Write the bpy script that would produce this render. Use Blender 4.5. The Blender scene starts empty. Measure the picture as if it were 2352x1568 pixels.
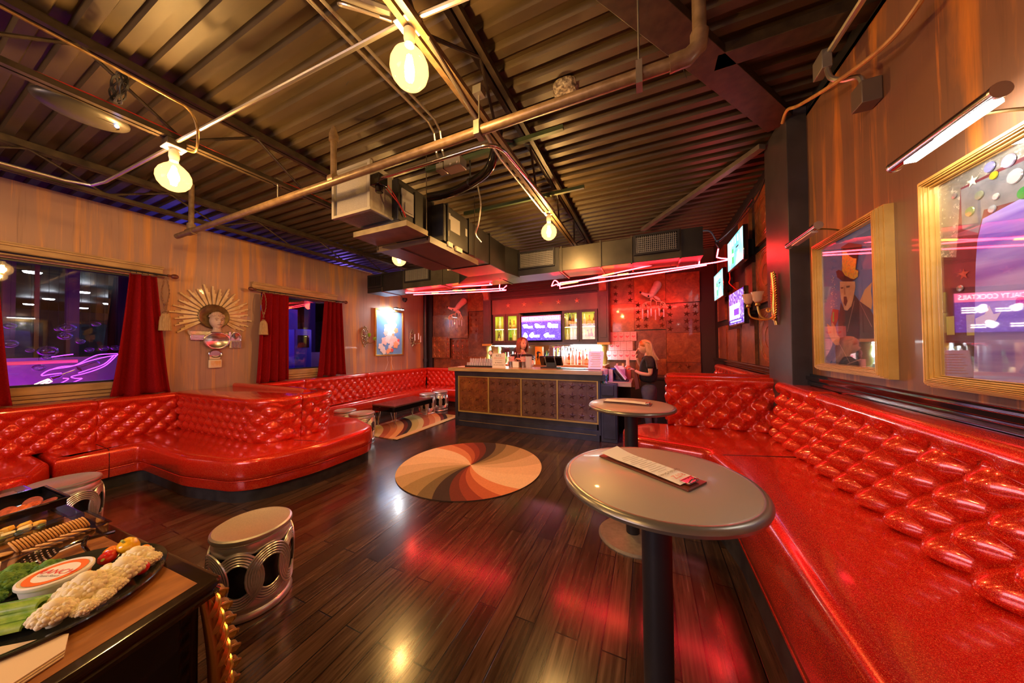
import bpy, bmesh, math, random
from mathutils import Vector, Matrix, Euler
random.seed(7)
PI = math.pi
sc = bpy.context.scene
C = sc.collection

# ---------------------------------------------------------------- camera, view, world, lights
cam_d = bpy.data.cameras.new('camera')
cam = bpy.data.objects.new('camera', cam_d)
C.objects.link(cam)
cam_d.sensor_width = 36.0
cam_d.lens = 691.0 / 2352.0 * 36.0
cam_d.clip_start = 0.05
cam_d.clip_end = 60
yaw, pitch, roll = math.radians(24.30), math.radians(1.02), math.radians(0.50)
cam.rotation_mode = 'XYZ'
cam.matrix_world = (Matrix.Translation((0, 0, 1.52)) @ Matrix.Rotation(yaw, 4, 'Z') @
                    Matrix.Rotation(PI / 2 + pitch, 4, 'X') @ Matrix.Rotation(-roll, 4, 'Z'))
sc.camera = cam
sc.view_settings.view_transform = 'Standard'
sc.view_settings.look = 'None'
sc.view_settings.exposure = 0.95
sc.view_settings.gamma = 1.0
sc.view_settings.use_curve_mapping = False
w = bpy.data.worlds.new('night'); sc.world = w; w.use_nodes = True
w.node_tree.nodes['Background'].inputs[0].default_value = (0.05, 0.045, 0.06, 1)
w.node_tree.nodes['Background'].inputs[1].default_value = 0.4


def lamp(name, kind, loc, power, col, size=0.1, rot=None, sy=None, spot=None):
    d = bpy.data.lights.new(name, kind)
    d.energy = power; d.color = col
    if kind == 'AREA':
        d.size = size
        if sy: d.shape = 'RECTANGLE'; d.size_y = sy
    elif kind in ('POINT', 'SPOT'):
        d.shadow_soft_size = size
    if spot: d.spot_size = spot[0]; d.spot_blend = spot[1]
    o = bpy.data.objects.new(name, d); C.objects.link(o); o.location = loc
    if rot is not None: o.rotation_euler = rot
    return o


def aim(loc, target):
    return (Vector(target) - Vector(loc)).to_track_quat('-Z', 'Y').to_euler()


WARM = (1.0, 0.66, 0.33)
# the room's globe bulbs: two rows under the ceiling joists, the rows go on behind the camera
BULBS = [(-3.2, 0.99, 2.80), (-1.1, 1.18, 2.96), (-1.1, 3.58, 2.94), (-3.2, 3.22, 2.78)]
BACK_BULBS = [(-3.2, -1.3, 2.8), (-1.1, -1.2, 2.94)]
for i, b in enumerate(BULBS + BACK_BULBS):
    lamp('bulb_light', 'POINT', b, [58, 36, 62, 46, 52, 50][i], WARM, 0.035)
# added violet-white fill from behind the camera, the wall there has no windows
lamp('rear_fill_light', 'AREA', (-2.6, -3.0, 2.1), 42, (0.92, 0.78, 0.95), 2.6, aim((-2.6, -3.0, 2.1), (-1.5, 3.0, 0.8)), 1.3)
# red neon: the side of the tubes that faces the back wall and the side walls
lamp('neon_glow', 'AREA', (-3.4, 4.86, 2.62), 20, (1.0, 0.035, 0.02), 2.0, (math.radians(84), 0, 0), 0.06)
lamp('neon_glow', 'AREA', (-0.25, 4.86, 2.60), 23, (1.0, 0.035, 0.02), 2.0, (math.radians(84), 0, 0), 0.06)
lamp('neon_glow', 'POINT', (0.80, 4.75, 2.70), 5, (1.0, 0.03, 0.02), 0.08)
lamp('neon_glow', 'POINT', (-4.5, 4.85, 2.60), 7, (1.0, 0.05, 0.03), 0.08)
# the neighbouring hall seen through the left windows
lamp('hall_magenta_light', 'AREA', (-7.6, 0.0, 0.25), 34, (0.62, 0.0, 1.0), 1.6, aim((-7.6, 0.0, 0.25), (-9.4, 0.6, 0.9)), 1.0)
lamp('hall_blue_light', 'POINT', (-9.6, 3.2, 2.4), 30, (0.09, 0.08, 1.0), 0.2)
lamp('hall_violet_light', 'POINT', (-7.4, 5.5, 3.0), 22, (0.30, 0.15, 1.0), 0.2)
# white picture lights over the framed pictures
lamp('picture_light_beam', 'AREA', (-5.86, 5.86, 2.50), 8, (0.95, 0.97, 1.0), 0.30, aim((-5.86, 5.86, 2.50), (-6.12, 5.55, 1.9)), 0.05)
lamp('picture_light_beam', 'AREA', (0.98, 1.74, 2.27), 2.2, (1.0, 0.96, 0.86), 0.05, aim((0.98, 1.74, 2.27), (1.22, 1.70, 2.0)), 0.40)
# back bar under-cabinet lights
lamp('under_cabinet_light', 'AREA', (-1.5, 6.75, 1.52), 20, (0.86, 0.95, 1.0), 1.1, (0, 0, 0), 0.12)
lamp('under_cabinet_light', 'AREA', (-3.2, 6.75, 1.52), 14, (0.80, 1.0, 0.95), 0.8, (0, 0, 0), 0.12)
# added colour spots without fixtures: blue on the bar end, red on the floor
lamp('added_blue_spot', 'SPOT', (-0.4, 3.6, 3.3), 110, (0.12, 0.20, 1.0), 0.05, aim((-0.4, 3.6, 3.3), (-0.75, 5.0, 0.85)), None, (0.62, 0.9))
lamp('added_red_spot', 'SPOT', (-0.9, 3.0, 3.3), 26, (1.0, 0.03, 0.01), 0.03, aim((-0.9, 3.0, 3.3), (-1.44, 2.28, 0.0)), None, (0.24, 0.9))

# ---------------------------------------------------------------- mesh helpers
ORIGIN = {}


class MB:
    """collects shapes in world coordinates (or local ones for copied things)"""
    def __init__(s): s.v = []; s.f = []

    def add(s, vs, fs):
        n = len(s.v); s.v += [tuple(v) for v in vs]; s.f += [tuple(i + n for i in f) for f in fs]; return s

    def box(s, x0, x1, y0, y1, z0, z1, M=None):
        if M is None:      # hair's breadth differences keep touching boxes from sharing a face
            s.nb = getattr(s, 'nb', 0) + 1; e = 0.00012 * ((s.nb * 3) % 7)
            x0 -= e; x1 += e; y0 -= e; y1 += e; z0 -= e; z1 += e
        vs = [Vector((x, y, z)) for x in (x0, x1) for y in (y0, y1) for z in (z0, z1)]
        if M is not None: vs = [M @ v for v in vs]
        return s.add(vs, [(0, 1, 3, 2), (4, 6, 7, 5), (0, 4, 5, 1), (2, 3, 7, 6), (0, 2, 6, 4), (1, 5, 7, 3)])

    def tube(s, pts, r, n=8, closed=False, caps=True):
        pts = [Vector(p) for p in pts]
        rs = r if isinstance(r, (list, tuple)) else [r] * len(pts)
        m = len(pts); vs = []; up = None
        for i, p in enumerate(pts):
            if closed: t = pts[(i + 1) % m] - pts[i - 1]
            else: t = pts[min(i + 1, m - 1)] - pts[max(i - 1, 0)]
            if t.length < 1e-9: t = Vector((0, 0, 1))
            t.normalize()
            if up is None:
                up = Vector((0, 0, 1)) if abs(t.z) < 0.9 else Vector((1, 0, 0))
            a = t.cross(up)
            if a.length < 1e-4: a = t.orthogonal()
            a.normalize(); b = a.cross(t).normalized(); up = b
            for k in range(n):
                g = 2 * PI * k / n
                vs.append(p + (a * math.cos(g) + b * math.sin(g)) * rs[i])
        fs = []
        for i in range(m if closed else m - 1):
            for k in range(n):
                i2 = (i + 1) % m; k2 = (k + 1) % n
                fs.append((i * n + k, i * n + k2, i2 * n + k2, i2 * n + k))
        if caps and not closed:
            fs.append(tuple(range(n))[::-1]); fs.append(tuple((m - 1) * n + k for k in range(n)))
        return s.add(vs, fs)

    def lathe(s, prof, c=(0, 0, 0), n=24, axis='Z', M=None, caps=True):
        vs = []
        for r, h in prof:
            for k in range(n):
                g = 2 * PI * k / n
                v = Vector((r * math.cos(g), r * math.sin(g), h))
                if axis == 'X': v = Vector((h, v.x, v.y))
                if axis == 'Y': v = Vector((v.x, h, v.y))
                if M is not None: v = M @ v
                vs.append(v + Vector(c))
        fs = []
        for i in range(len(prof) - 1):
            for k in range(n):
                k2 = (k + 1) % n
                fs.append((i * n + k, i * n + k2, (i + 1) * n + k2, (i + 1) * n + k))
        if caps:
            if prof[0][0] > 1e-5: fs.append(tuple(range(n))[::-1])
            if prof[-1][0] > 1e-5: fs.append(tuple((len(prof) - 1) * n + k for k in range(n)))
        return s.add(vs, fs)

    def ball(s, c, r, n=12, sc_=(1, 1, 1), M=None):
        m = max(4, n // 2)
        prof = [(max(1e-6, math.sin(PI * i / m)) * r, -math.cos(PI * i / m) * r) for i in range(m + 1)]
        T = Matrix.Diagonal((*sc_, 1))
        if M is not None: T = M.to_4x4() @ T
        return s.lathe(prof, c, n, 'Z', T, caps=False)

    def prism(s, poly, f0, f1):
        """poly: 2D points; f0/f1 map (a,b) to the two end faces"""
        n = len(poly)
        vs = [f0(a, b) for a, b in poly] + [f1(a, b) for a, b in poly]
        fs = [tuple(range(n))[::-1], tuple(range(n, 2 * n))]
        for i in range(n):
            j = (i + 1) % n; fs.append((i, j, n + j, n + i))
        return s.add(vs, fs)

    def grid(s, fn, nu, nv, cu=False):
        vs = [fn(i / nu, j / nv) for j in range(nv + 1) for i in range(nu + 1)]
        fs = [(j * (nu + 1) + i, j * (nu + 1) + i + 1, (j + 1) * (nu + 1) + i + 1, (j + 1) * (nu + 1) + i)
              for j in range(nv) for i in range(nu)]
        return s.add(vs, fs)


def origin_of(p):
    return ORIGIN.get(p.name, Matrix.Identity(4)) if p is not None else Matrix.Identity(4)


def tag(o, label=None, cat=None, group=None, kind=None):
    if label: o['label'] = label
    if cat: o['category'] = cat
    if group: o['group'] = group
    if kind: o['kind'] = kind
    return o


def thing(name, label, cat, loc=(0, 0, 0), rotz=0.0, group=None):
    o = bpy.data.objects.new(name, None); C.objects.link(o)
    o.location = loc; o.rotation_euler = (0, 0, rotz); o.empty_display_size = 0.05
    ORIGIN[o.name] = Matrix.Translation(loc) @ Matrix.Rotation(rotz, 4, 'Z')
    return tag(o, label, cat, group)


def obj(name, mb, m, parent=None, smooth=40, bevel=0.0, sub=0, base=None, recalc=True):
    """link the collected shapes as ONE mesh object; world coordinates in, local ones stored"""
    me = bpy.data.meshes.new(name)
    inv = origin_of(parent).inverted()
    off = Vector(base) if (base is not None and parent is None) else Vector((0, 0, 0))
    me.from_pydata([tuple(inv @ Vector(v) - off) for v in mb.v], [], mb.f)
    me.validate()
    if recalc:
        bm = bmesh.new(); bm.from_mesh(me)
        bmesh.ops.recalc_face_normals(bm, faces=bm.faces); bm.to_mesh(me); bm.free()
    if smooth is not None:
        me.shade_smooth() if hasattr(me, 'shade_smooth') else None
        me.set_sharp_from_angle(angle=math.radians(smooth))
    o = bpy.data.objects.new(name, me); C.objects.link(o)
    o.location = off
    if parent is not None: o.parent = parent
    ORIGIN[o.name] = origin_of(parent) @ Matrix.Translation(off)
    for mm in (m if isinstance(m, (list, tuple)) else [m]): me.materials.append(mm)
    if bevel:
        b = o.modifiers.new('bevel', 'BEVEL'); b.width = bevel; b.segments = 2; b.limit_method = 'ANGLE'
        b.angle_limit = math.radians(40)
    if sub:
        b = o.modifiers.new('sub', 'SUBSURF'); b.levels = sub; b.render_levels = sub
    return o


def struct(name, mb, m, parent=None, **k):
    o = obj(name, mb, m, parent, **k)
    if parent is None: o['kind'] = 'structure'
    return o


def dup(root, loc, rotz=0.0, label=None, group=None, scale=None):
    r = root.copy(); C.objects.link(r); r.location = loc; r.rotation_euler = (0, 0, rotz)
    if scale: r.scale = scale
    if label: r['label'] = label
    if group: r['group'] = group
    for ch in list(root.children):
        c = ch.copy(); C.objects.link(c); c.parent = r
        for g in ch.children:
            d = g.copy(); C.objects.link(d); d.parent = c
    return r


# ---------------------------------------------------------------- materials
def mat(name, col=(0.5, 0.5, 0.5), rough=0.5, metal=0.0, coat=0.0, emit=None, es=0.0, spec=None, alpha=None,
        trans=0.0, ior=None, sss=0.0):
    m = bpy.data.materials.new(name); m.use_nodes = True
    b = m.node_tree.nodes['Principled BSDF']
    b.inputs['Base Color'].default_value = (*col, 1); b.inputs['Roughness'].default_value = rough
    b.inputs['Metallic'].default_value = metal; b.inputs['Coat Weight'].default_value = coat
    b.inputs['Coat Roughness'].default_value = 0.05
    if emit: b.inputs['Emission Color'].default_value = (*emit, 1); b.inputs['Emission Strength'].default_value = es
    if spec is not None: b.inputs['Specular IOR Level'].default_value = spec
    if trans: b.inputs['Transmission Weight'].default_value = trans
    if ior: b.inputs['IOR'].default_value = ior
    if alpha is not None: b.inputs['Alpha'].default_value = alpha
    if sss: b.inputs['Subsurface Weight'].default_value = sss; b.inputs['Subsurface Radius'].default_value = (0.02, 0.008, 0.004)
    return m


class NT:
    def __init__(s, m): s.m = m; s.t = m.node_tree; s.b = s.t.nodes['Principled BSDF']
    def n(s, typ, **k):
        x = s.t.nodes.new(typ)
        for a, v in k.items():
            if a.startswith('i_'): x.inputs[a[2:].replace('_', ' ')].default_value = v
            else: setattr(x, a, v)
        return x
    def l(s, a, b): s.t.links.new(a, b)
    def coord(s, scale=(1, 1, 1), rot=(0, 0, 0), loc=(0, 0, 0), kind='Object'):
        tc = s.n('ShaderNodeTexCoord'); mp = s.n('ShaderNodeMapping')
        mp.inputs['Scale'].default_value = scale; mp.inputs['Rotation'].default_value = rot; mp.inputs['Location'].default_value = loc
        s.l(tc.outputs[kind], mp.inputs[0]); return mp.outputs[0]
    def ramp(s, fac, stops, interp='LINEAR'):
        r = s.n('ShaderNodeValToRGB'); cr = r.color_ramp; cr.interpolation = interp
        while len(cr.elements) < len(stops): cr.elements.new(0.5)
        for e, (p, c) in zip(cr.elements, stops): e.position = p; e.color = (*c, 1) if len(c) == 3 else c
        s.l(fac, r.inputs[0]); return r.outputs[0]
    def noise(s, vec, scale=5, detail=4, rough=0.5, dist=0.0):
        x = s.n('ShaderNodeTexNoise'); x.inputs['Scale'].default_value = scale; x.inputs['Detail'].default_value = detail
        x.inputs['Roughness'].default_value = rough; x.inputs['Distortion'].default_value = dist
        s.l(vec, x.inputs['Vector']); return x.outputs[0]
    def mix(s, fac, a, b, blend='MIX'):
        x = s.n('ShaderNodeMix', data_type='RGBA', blend_type=blend)
        for i, v in ((0, fac), (6, a), (7, b)):
            if hasattr(v, 'links'): s.l(v, x.inputs[i])
            else: x.inputs[i].default_value = v if i == 0 else (*v, 1)
        return x.outputs[2]
    def bump(s, h, strength=0.3, dist=0.01):
        x = s.n('ShaderNodeBump'); x.inputs['Strength'].default_value = strength; x.inputs['Distance'].default_value = dist
        s.l(h, x.inputs['Height']); s.l(x.outputs[0], s.b.inputs['Normal']); return x
    def col(s, o): s.l(o, s.b.inputs['Base Color'])
    def rgh(s, o): s.l(o, s.b.inputs['Roughness'])


def noisy(name, a, b, scale=8, rough=0.5, metal=0.0, bump=0.0, stretch=(1, 1, 1), coat=0.0, detail=5, lo=0.35, hi=0.65, dist=0.004):
    m = mat(name, a, rough, metal, coat); t = NT(m)
    f = t.noise(t.coord(stretch), scale, detail)
    t.col(t.ramp(f, [(lo, a), (hi, b)]))
    if bump: t.bump(f, bump, dist)
    return m


def vinyl():
    m = mat('red_glitter_vinyl', (0.62, 0.010, 0.008), 0.26, 0.0, 0.9); t = NT(m)
    v = t.coord()
    vo = t.n('ShaderNodeTexVoronoi'); vo.inputs['Scale'].default_value = 700; t.l(v, vo.inputs['Vector'])
    sep = t.n('ShaderNodeSeparateColor'); t.l(vo.outputs['Color'], sep.inputs[0])
    c = t.ramp(sep.outputs[0], [(0.0, (0.42, 0.003, 0.003)), (0.55, (0.66, 0.012, 0.006)), (0.86, (0.85, 0.04, 0.012)), (0.97, (1.0, 0.22, 0.06))])
    t.col(c)
    mt = t.ramp(sep.outputs[1], [(0.3, (0.12,) * 3), (0.9, (0.55,) * 3)]); t.l(mt, t.b.inputs['Metallic'])
    t.b.inputs['Coat Roughness'].default_value = 0.07
    return m


VINYL = vinyl()
VINYL_DARK = mat('dark_seam', (0.05, 0.001, 0.001), 0.5)
BLACK = mat('black_paint', (0.012, 0.011, 0.014), 0.45)
BLACKGLOSS = mat('black_lacquer', (0.006, 0.005, 0.005), 0.12, 0, 0.6)
KICK = noisy('dark_kick_board', (0.018, 0.017, 0.02), (0.035, 0.033, 0.036), 12, 0.55)
NAVY = noisy('navy_paint', (0.018, 0.018, 0.030), (0.035, 0.034, 0.052), 6, 0.38, bump=0.05)
CHROME = mat('chrome', (0.75, 0.75, 0.78), 0.12, 1.0)
STEEL = mat('galvanised_steel', (0.42, 0.40, 0.36), 0.35, 0.9)
CONDUIT = mat('conduit_metal', (0.62, 0.58, 0.50), 0.3, 0.9)
PAINTED_PIPE = noisy('brown_painted_pipe', (0.16, 0.10, 0.05), (0.24, 0.16, 0.09), 20, 0.38, 0.3)
DARKSTEEL = noisy('dark_painted_steel', (0.030, 0.020, 0.012), (0.060, 0.040, 0.022), 14, 0.45, 0.2)
GOLD = mat('gold_leaf', (0.83, 0.52, 0.14), 0.28, 0.95)
BRASS = noisy('aged_brass', (0.30, 0.19, 0.07), (0.52, 0.36, 0.16), 30, 0.35, 0.9)
GOLDPAINT = mat('gold_trim_paint', (0.50, 0.34, 0.09), 0.4, 0.3)
WHITE = mat('white', (0.8, 0.8, 0.78), 0.5)
CREAM = mat('cream', (0.78, 0.66, 0.45), 0.5)
PAPER = mat('white_paper', (0.86, 0.86, 0.84), 0.7)
def glassy(name, tint=(1, 1, 1), rim=(0.9, 0.9, 0.9), power=1.6, floor_=0.04, emit=None, es=0.0, rough=0.02):
    """thin glass: clear when seen square on, mirror-like towards its rim"""
    m = bpy.data.materials.new(name); m.use_nodes = True; t = m.node_tree; t.nodes.clear()
    out = t.nodes.new('ShaderNodeOutputMaterial'); mx = t.nodes.new('ShaderNodeMixShader')
    tr_ = t.nodes.new('ShaderNodeBsdfTransparent'); tr_.inputs[0].default_value = (*tint, 1)
    g = t.nodes.new('ShaderNodeBsdfGlossy'); g.inputs[0].default_value = (*rim, 1); g.inputs[1].default_value = rough
    lw = t.nodes.new('ShaderNodeLayerWeight'); lw.inputs[0].default_value = 0.5
    pw_ = t.nodes.new('ShaderNodeMath'); pw_.operation = 'POWER'; pw_.inputs[1].default_value = power * 2
    ma = t.nodes.new('ShaderNodeMath'); ma.operation = 'MULTIPLY_ADD'; ma.inputs[1].default_value = 0.9; ma.inputs[2].default_value = floor_
    t.links.new(lw.outputs['Facing'], pw_.inputs[0]); t.links.new(pw_.outputs[0], ma.inputs[0]); t.links.new(ma.outputs[0], mx.inputs[0])
    t.links.new(tr_.outputs[0], mx.inputs[1]); t.links.new(g.outputs[0], mx.inputs[2])
    if emit:
        e = t.nodes.new('ShaderNodeEmission'); e.inputs[0].default_value = (*emit, 1); e.inputs[1].default_value = es
        ad = t.nodes.new('ShaderNodeAddShader'); t.links.new(mx.outputs[0], ad.inputs[0]); t.links.new(e.outputs[0], ad.inputs[1]); t.links.new(ad.outputs[0], out.inputs[0])
    else: t.links.new(mx.outputs[0], out.inputs[0])
    return m


GLASS = glassy('clear_glass', (0.97, 0.99, 0.98), power=2.0, floor_=0.04)
REDCLOTH = noisy('red_curtain_cloth', (0.20, 0.003, 0.005), (0.28, 0.006, 0.009), 60, 0.95, bump=0.1, stretch=(1, 1, 4))
REDCLOTH.node_tree.nodes['Principled BSDF'].inputs['Specular IOR Level'].default_value = 0.12

# ---------------------------------------------------------------- the setting
XL, XR, YB, YF, ZC = -6.10, 1.22, 7.20, -3.20, 3.50


def floor_mat():
    m = mat('dark_plank_floor', (0.03, 0.015, 0.01), 0.22, 0, 0.35); t = NT(m)
    v = t.coord((1, 1, 1), (0, 0, PI / 2))
    br = t.n('ShaderNodeTexBrick')
    br.offset = 0.37; br.inputs['Scale'].default_value = 1.0; br.inputs['Brick Width'].default_value = 1.15
    br.inputs['Row Height'].default_value = 0.118; br.inputs['Mortar Size'].default_value = 0.0042
    br.inputs['Mortar Smooth'].default_value = 0.3; br.inputs['Bias'].default_value = 0.0
    br.inputs['Color1'].default_value = (0, 0, 0, 1); br.inputs['Color2'].default_value = (1, 1, 1, 1); br.inputs['Mortar'].default_value = (0.5, 0.5, 0.5, 1)
    t.l(v, br.inputs['Vector'])
    g = t.noise(t.coord((26, 1.3, 1)), 2.2, 5, 0.55, 0.3)
    g2 = t.noise(t.coord((1, 1, 1)), 1.3, 3)
    base = t.ramp(g, [(0.28, (0.028, 0.0145, 0.0095)), (0.55, (0.062, 0.034, 0.022)), (0.78, (0.105, 0.062, 0.040))])
    tint = t.ramp(br.outputs['Color'], [(0.0, (0.55, 0.53, 0.52)), (1.0, (1.45, 1.4, 1.35))])
    c = t.mix(1.0, base, tint, 'MULTIPLY')
    c = t.mix(br.outputs['Fac'], c, (0.004, 0.002, 0.0015))
    t.col(c)
    r = t.ramp(t.mix(0.5, g, g2), [(0.3, (0.14,) * 3), (0.7, (0.30,) * 3)]); t.rgh(r)
    h = t.mix(br.outputs['Fac'], t.mix(0.96, g, (0.6, 0.6, 0.6)), (0, 0, 0))
    t.bump(h, 0.30, 0.004)
    t.b.inputs['Coat Roughness'].default_value = 0.12
    return m


def streak_wall(name, base_a, base_b, st, density=0.5, seed=0.0, rough=0.42):
    m = mat(name, base_a, rough, 0, 0.15); t = NT(m)
    big = t.noise(t.coord((1, 1, 1), loc=(seed, seed, 0)), 0.8, 3)
    fine = t.noise(t.coord((14, 14, 0.35), loc=(seed, 0, 0)), 2.2, 8, 0.65, 0.5)
    mid = t.noise(t.coord((3.2, 3.2, 0.20), loc=(0, seed, 3)), 1.6, 6, 0.6, 0.7)
    base = t.ramp(big, [(0.35, base_a), (0.65, base_b)])
    k = 0.62 - density * 0.2
    c = t.mix(t.ramp(mid, [(k, (0, 0, 0)), (k + 0.13, (0.85,) * 3)]), base, st)
    c = t.mix(t.ramp(fine, [(0.28, (0.55,) * 3), (0.44, (0, 0, 0))]), c, tuple(x * 0.45 for x in base_a))
    c = t.mix(t.ramp(fine, [(0.60, (0, 0, 0)), (0.72, (0.7,) * 3)]), c, tuple(min(1, x * 1.25) for x in st))
    t.col(c); t.bump(fine, 0.08, 0.003)
    return m


WALL_L = streak_wall('mauve_tan_streaked_wall', (0.33, 0.185, 0.15), (0.42, 0.25, 0.175), (0.66, 0.31, 0.08), 0.62, 2.0)
WALL_R = streak_wall('brown_streaked_wall', (0.15, 0.070, 0.042), (0.21, 0.10, 0.055), (0.62, 0.22, 0.03), 0.55, 5.0)
DECK = noisy('painted_steel_deck', (0.046, 0.030, 0.014), (0.078, 0.053, 0.026), 3, 0.50, 0.12, detail=8, stretch=(0.5, 2, 1))

struct('floor', MB().box(-6.25, 1.5, YF - 0.1, YB + 0.2, -0.1, 0.0), floor_mat())
# corrugated deck, ribs run across the room
prof = []
y = YF - 0.2
while y < YB + 0.3:
    prof += [(y, 0), (y + 0.062, 0), (y + 0.076, 0.04), (y + 0.138, 0.04)]
    y += 0.152
dk = MB(); n = len(prof)
X0, X1 = -9.6, 1.6
vs = [(X0, a, ZC + b) for a, b in prof] + [(X1, a, ZC + b) for a, b in prof]
dk.add(vs, [(i, i + 1, n + i + 1, n + i) for i in range(n - 1)])
struct('ceiling', dk, DECK, smooth=None, recalc=False)
struct('trim_1', MB().box(X0, X1, YF - 0.2, YB + 0.3, ZC + 0.06, ZC + 0.1), BLACK)

# left wall with two window openings
W1 = (-0.95, 1.72, 1.13, 2.50); W2 = (2.95, 4.25, 1.13, 2.50)
lw = MB(); ZL = 3.33
for a, b, c, d in ((YF, W1[0], 0, ZL), (W1[0], W1[1], 0, W1[2]), (W1[0], W1[1], W1[3], ZL), (W1[1], W2[0], 0, ZL),
                   (W2[0], W2[1], 0, W2[2]), (W2[0], W2[1], W2[3], ZL), (W2[1], YB, 0, ZL)):
    lw.box(XL - 0.15, XL, a, b, c, d)
struct('wall_left', lw, WALL_L, smooth=None)
WOODTRIM = noisy('tan_wood_trim', (0.36, 0.22, 0.085), (0.50, 0.33, 0.14), 5, 0.4, stretch=(4, 1, 4), coat=0.2)
WINDARK = mat('window_gasket', (0.01, 0.01, 0.012), 0.4)
PANE = glassy('window_glass', (0.92, 0.92, 0.95), power=1.6, floor_=0.06)
for i, (a, b, c, d) in enumerate((W1, W2)):
    t_ = MB()
    for q in ((a, b, c, c + 0.02), (a, b, d - 0.02, d), (a, a + 0.02, c, d), (b - 0.02, b, c, d)):
        t_.box(XL - 0.12, XL - 0.04, *q)
    wn = struct('window_%d' % (i + 1), t_, WINDARK)
    obj('sill', MB().box(XL - 0.04, XL + 0.035, a, b, c - 0.085, c - 0.004).box(XL - 0.02, XL + 0.028, a, b, c - 0.128, c - 0.093)
        .box(XL - 0.02, XL + 0.022, a, b, c - 0.17, c - 0.136), WOODTRIM, wn, bevel=0.003)
    obj('window_pane', MB().box(XL - 0.088, XL - 0.082, a + 0.01, b - 0.01, c + 0.01, d - 0.01), PANE, wn)
    cor = MB()
    ca, cb = (a - 0.1, 1.78) if i == 0 else (2.80, 4.32)
    # stepped cornice moulding
    for (q0, q1, q2) in ((0.02, 2.535, 2.56), (0.035, 2.56, 2.585), (0.05, 2.585, 2.64), (0.075, 2.64, 2.66), (0.09, 2.66, 2.675)):
        cor.box(XL - 0.01, XL + q0, ca, cb, q1 - 0.02, q2 - 0.02)
    obj('cornice', cor, WOODTRIM, wn, bevel=0.002)

# right wall: streaked part, dark column, then the tin-panelled part
struct('wall_right', MB().box(XR, XR + 0.15, YF, 3.30, 0, 3.43), WALL_R, smooth=None)
struct('trim_2', MB().box(XR - 0.13, XR + 0.15, 3.24, 3.76, 0, 3.49), noisy('column_paint', (0.035, 0.030, 0.034), (0.050, 0.045, 0.050), 5, 0.4), bevel=0.004)
DARKWALL = mat('dark_wall', (0.022, 0.017, 0.018), 0.6)
struct('wall_right_far', MB().box(XR + 0.02, XR + 0.17, 3.72, YB, 0, 3.49), DARKWALL)
struct('wall_back', MB().box(XL - 0.15, XR + 0.2, YB, YB + 0.15, 0, 3.49), DARKWALL)
struct('wall_front', MB().box(XL - 0.15, XR + 0.2, YF - 0.15, YF, 0, 3.49), WALL_L)
struct('trim_3', MB().box(XR + 0.0, XR + 0.12, YF, 3.3, 3.40, 3.52).box(XR + 0.02, XR + 0.1, 3.7, YB, 3.42, 3.52), BLACK)
# chair rail on the right wall
struct('trim_4', MB().box(XR - 0.02, XR, -3.1, 7.1, 1.02, 1.28).box(XR - 0.045, XR - 0.02, -3.1, 7.1, 1.235, 1.262)
       .box(XR - 0.035, XR - 0.02, -3.1, 7.1, 1.195, 1.222), BLACKGLOSS, bevel=0.003)
# black pipe in the far left corner
struct('trim_5', MB().tube([(XL + 0.10, 7.06, 0.3), (XL + 0.10, 7.06, 3.4)], 0.055, 16).lathe([(0.07, 0), (0.07, 0.09)], (XL + 0.10, 7.06, 1.10), 16)
       .box(XL + 0.17, XL + 0.30, 7.12, 7.2, 0.3, 3.3), mat('pipe_black', (0.02, 0.018, 0.022), 0.35))


# ---------------------------------------------------------------- tufted banquettes
def smooth_path(corners, step=0.03):
    """corners: (x, y, fillet radius); returns evenly sampled points with left normals"""
    P = [Vector((c[0], c[1])) for c in corners]
    pts = [P[0]]
    for i in range(1, len(P) - 1):
        r = corners[i][2]
        a = (P[i - 1] - P[i]).normalized(); b = (P[i + 1] - P[i]).normalized()
        ang = a.angle(b)
        if r <= 0 or abs(ang - PI) < 0.02: pts.append(P[i]); continue
        d = r / math.tan(ang / 2)
        s = P[i] + a * d; e = P[i] + b * d
        c = P[i] + (a + b).normalized() * (r / math.sin(ang / 2))
        a0 = math.atan2(s.y - c.y, s.x - c.x); a1 = math.atan2(e.y - c.y, e.x - c.x)
        da = (a1 - a0 + PI) % (2 * PI) - PI
        k = max(3, int(abs(da) * r / step) + 1)
        for j in range(k + 1): pts.append(c + Vector((math.cos(a0 + da * j / k), math.sin(a0 + da * j / k))) * r)
    pts.append(P[-1])
    out = [pts[0]]
    for q in pts[1:]:
        if (q - out[-1]).length > 1e-4: out.append(q)
    return out


def resample(pts, step):
    L = [0]
    for a, b in zip(pts, pts[1:]): L.append(L[-1] + (b - a).length)
    n = max(2, int(round(L[-1] / step)))
    res = []; j = 0
    for i in range(n + 1):
        s = L[-1] * i / n
        while j < len(pts) - 2 and L[j + 1] < s: j += 1
        f = (s - L[j]) / max(1e-9, L[j + 1] - L[j])
        res.append(pts[j].lerp(pts[j + 1], min(1, max(0, f))))
    nor = []
    for i in range(n + 1):
        t = res[min(n, i + 1)] - res[max(0, i - 1)]; t.normalize()
        nor.append(Vector((t.y, -t.x)))      # right-hand side of travel = front
    return res, nor, L[-1]


def tuft(u, v, a, b):
    """diamond tufting height 0..1 at u (along), v (up): buttons on a staggered lattice"""
    p = (u / a + v / b) / 2; q = (u / a - v / b) / 2
    s1 = abs(math.sin(PI * p)); s2 = abs(math.sin(PI * q))
    # distance to nearest button
    pi_, qi = round(p), round(q)
    du = ((p - pi_) + (q - qi)) * a; dv = ((p - pi_) - (q - qi)) * b
    r = math.hypot(du, dv)
    crease = (s1 * s2 + 0.004) ** 0.46
    dimple = 1 - math.exp(-(r / 0.045) ** 1.3)
    but = 0.12 * math.exp(-(r / 0.011) ** 4)
    return crease * (0.30 + 0.70 * dimple)  + but


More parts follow.
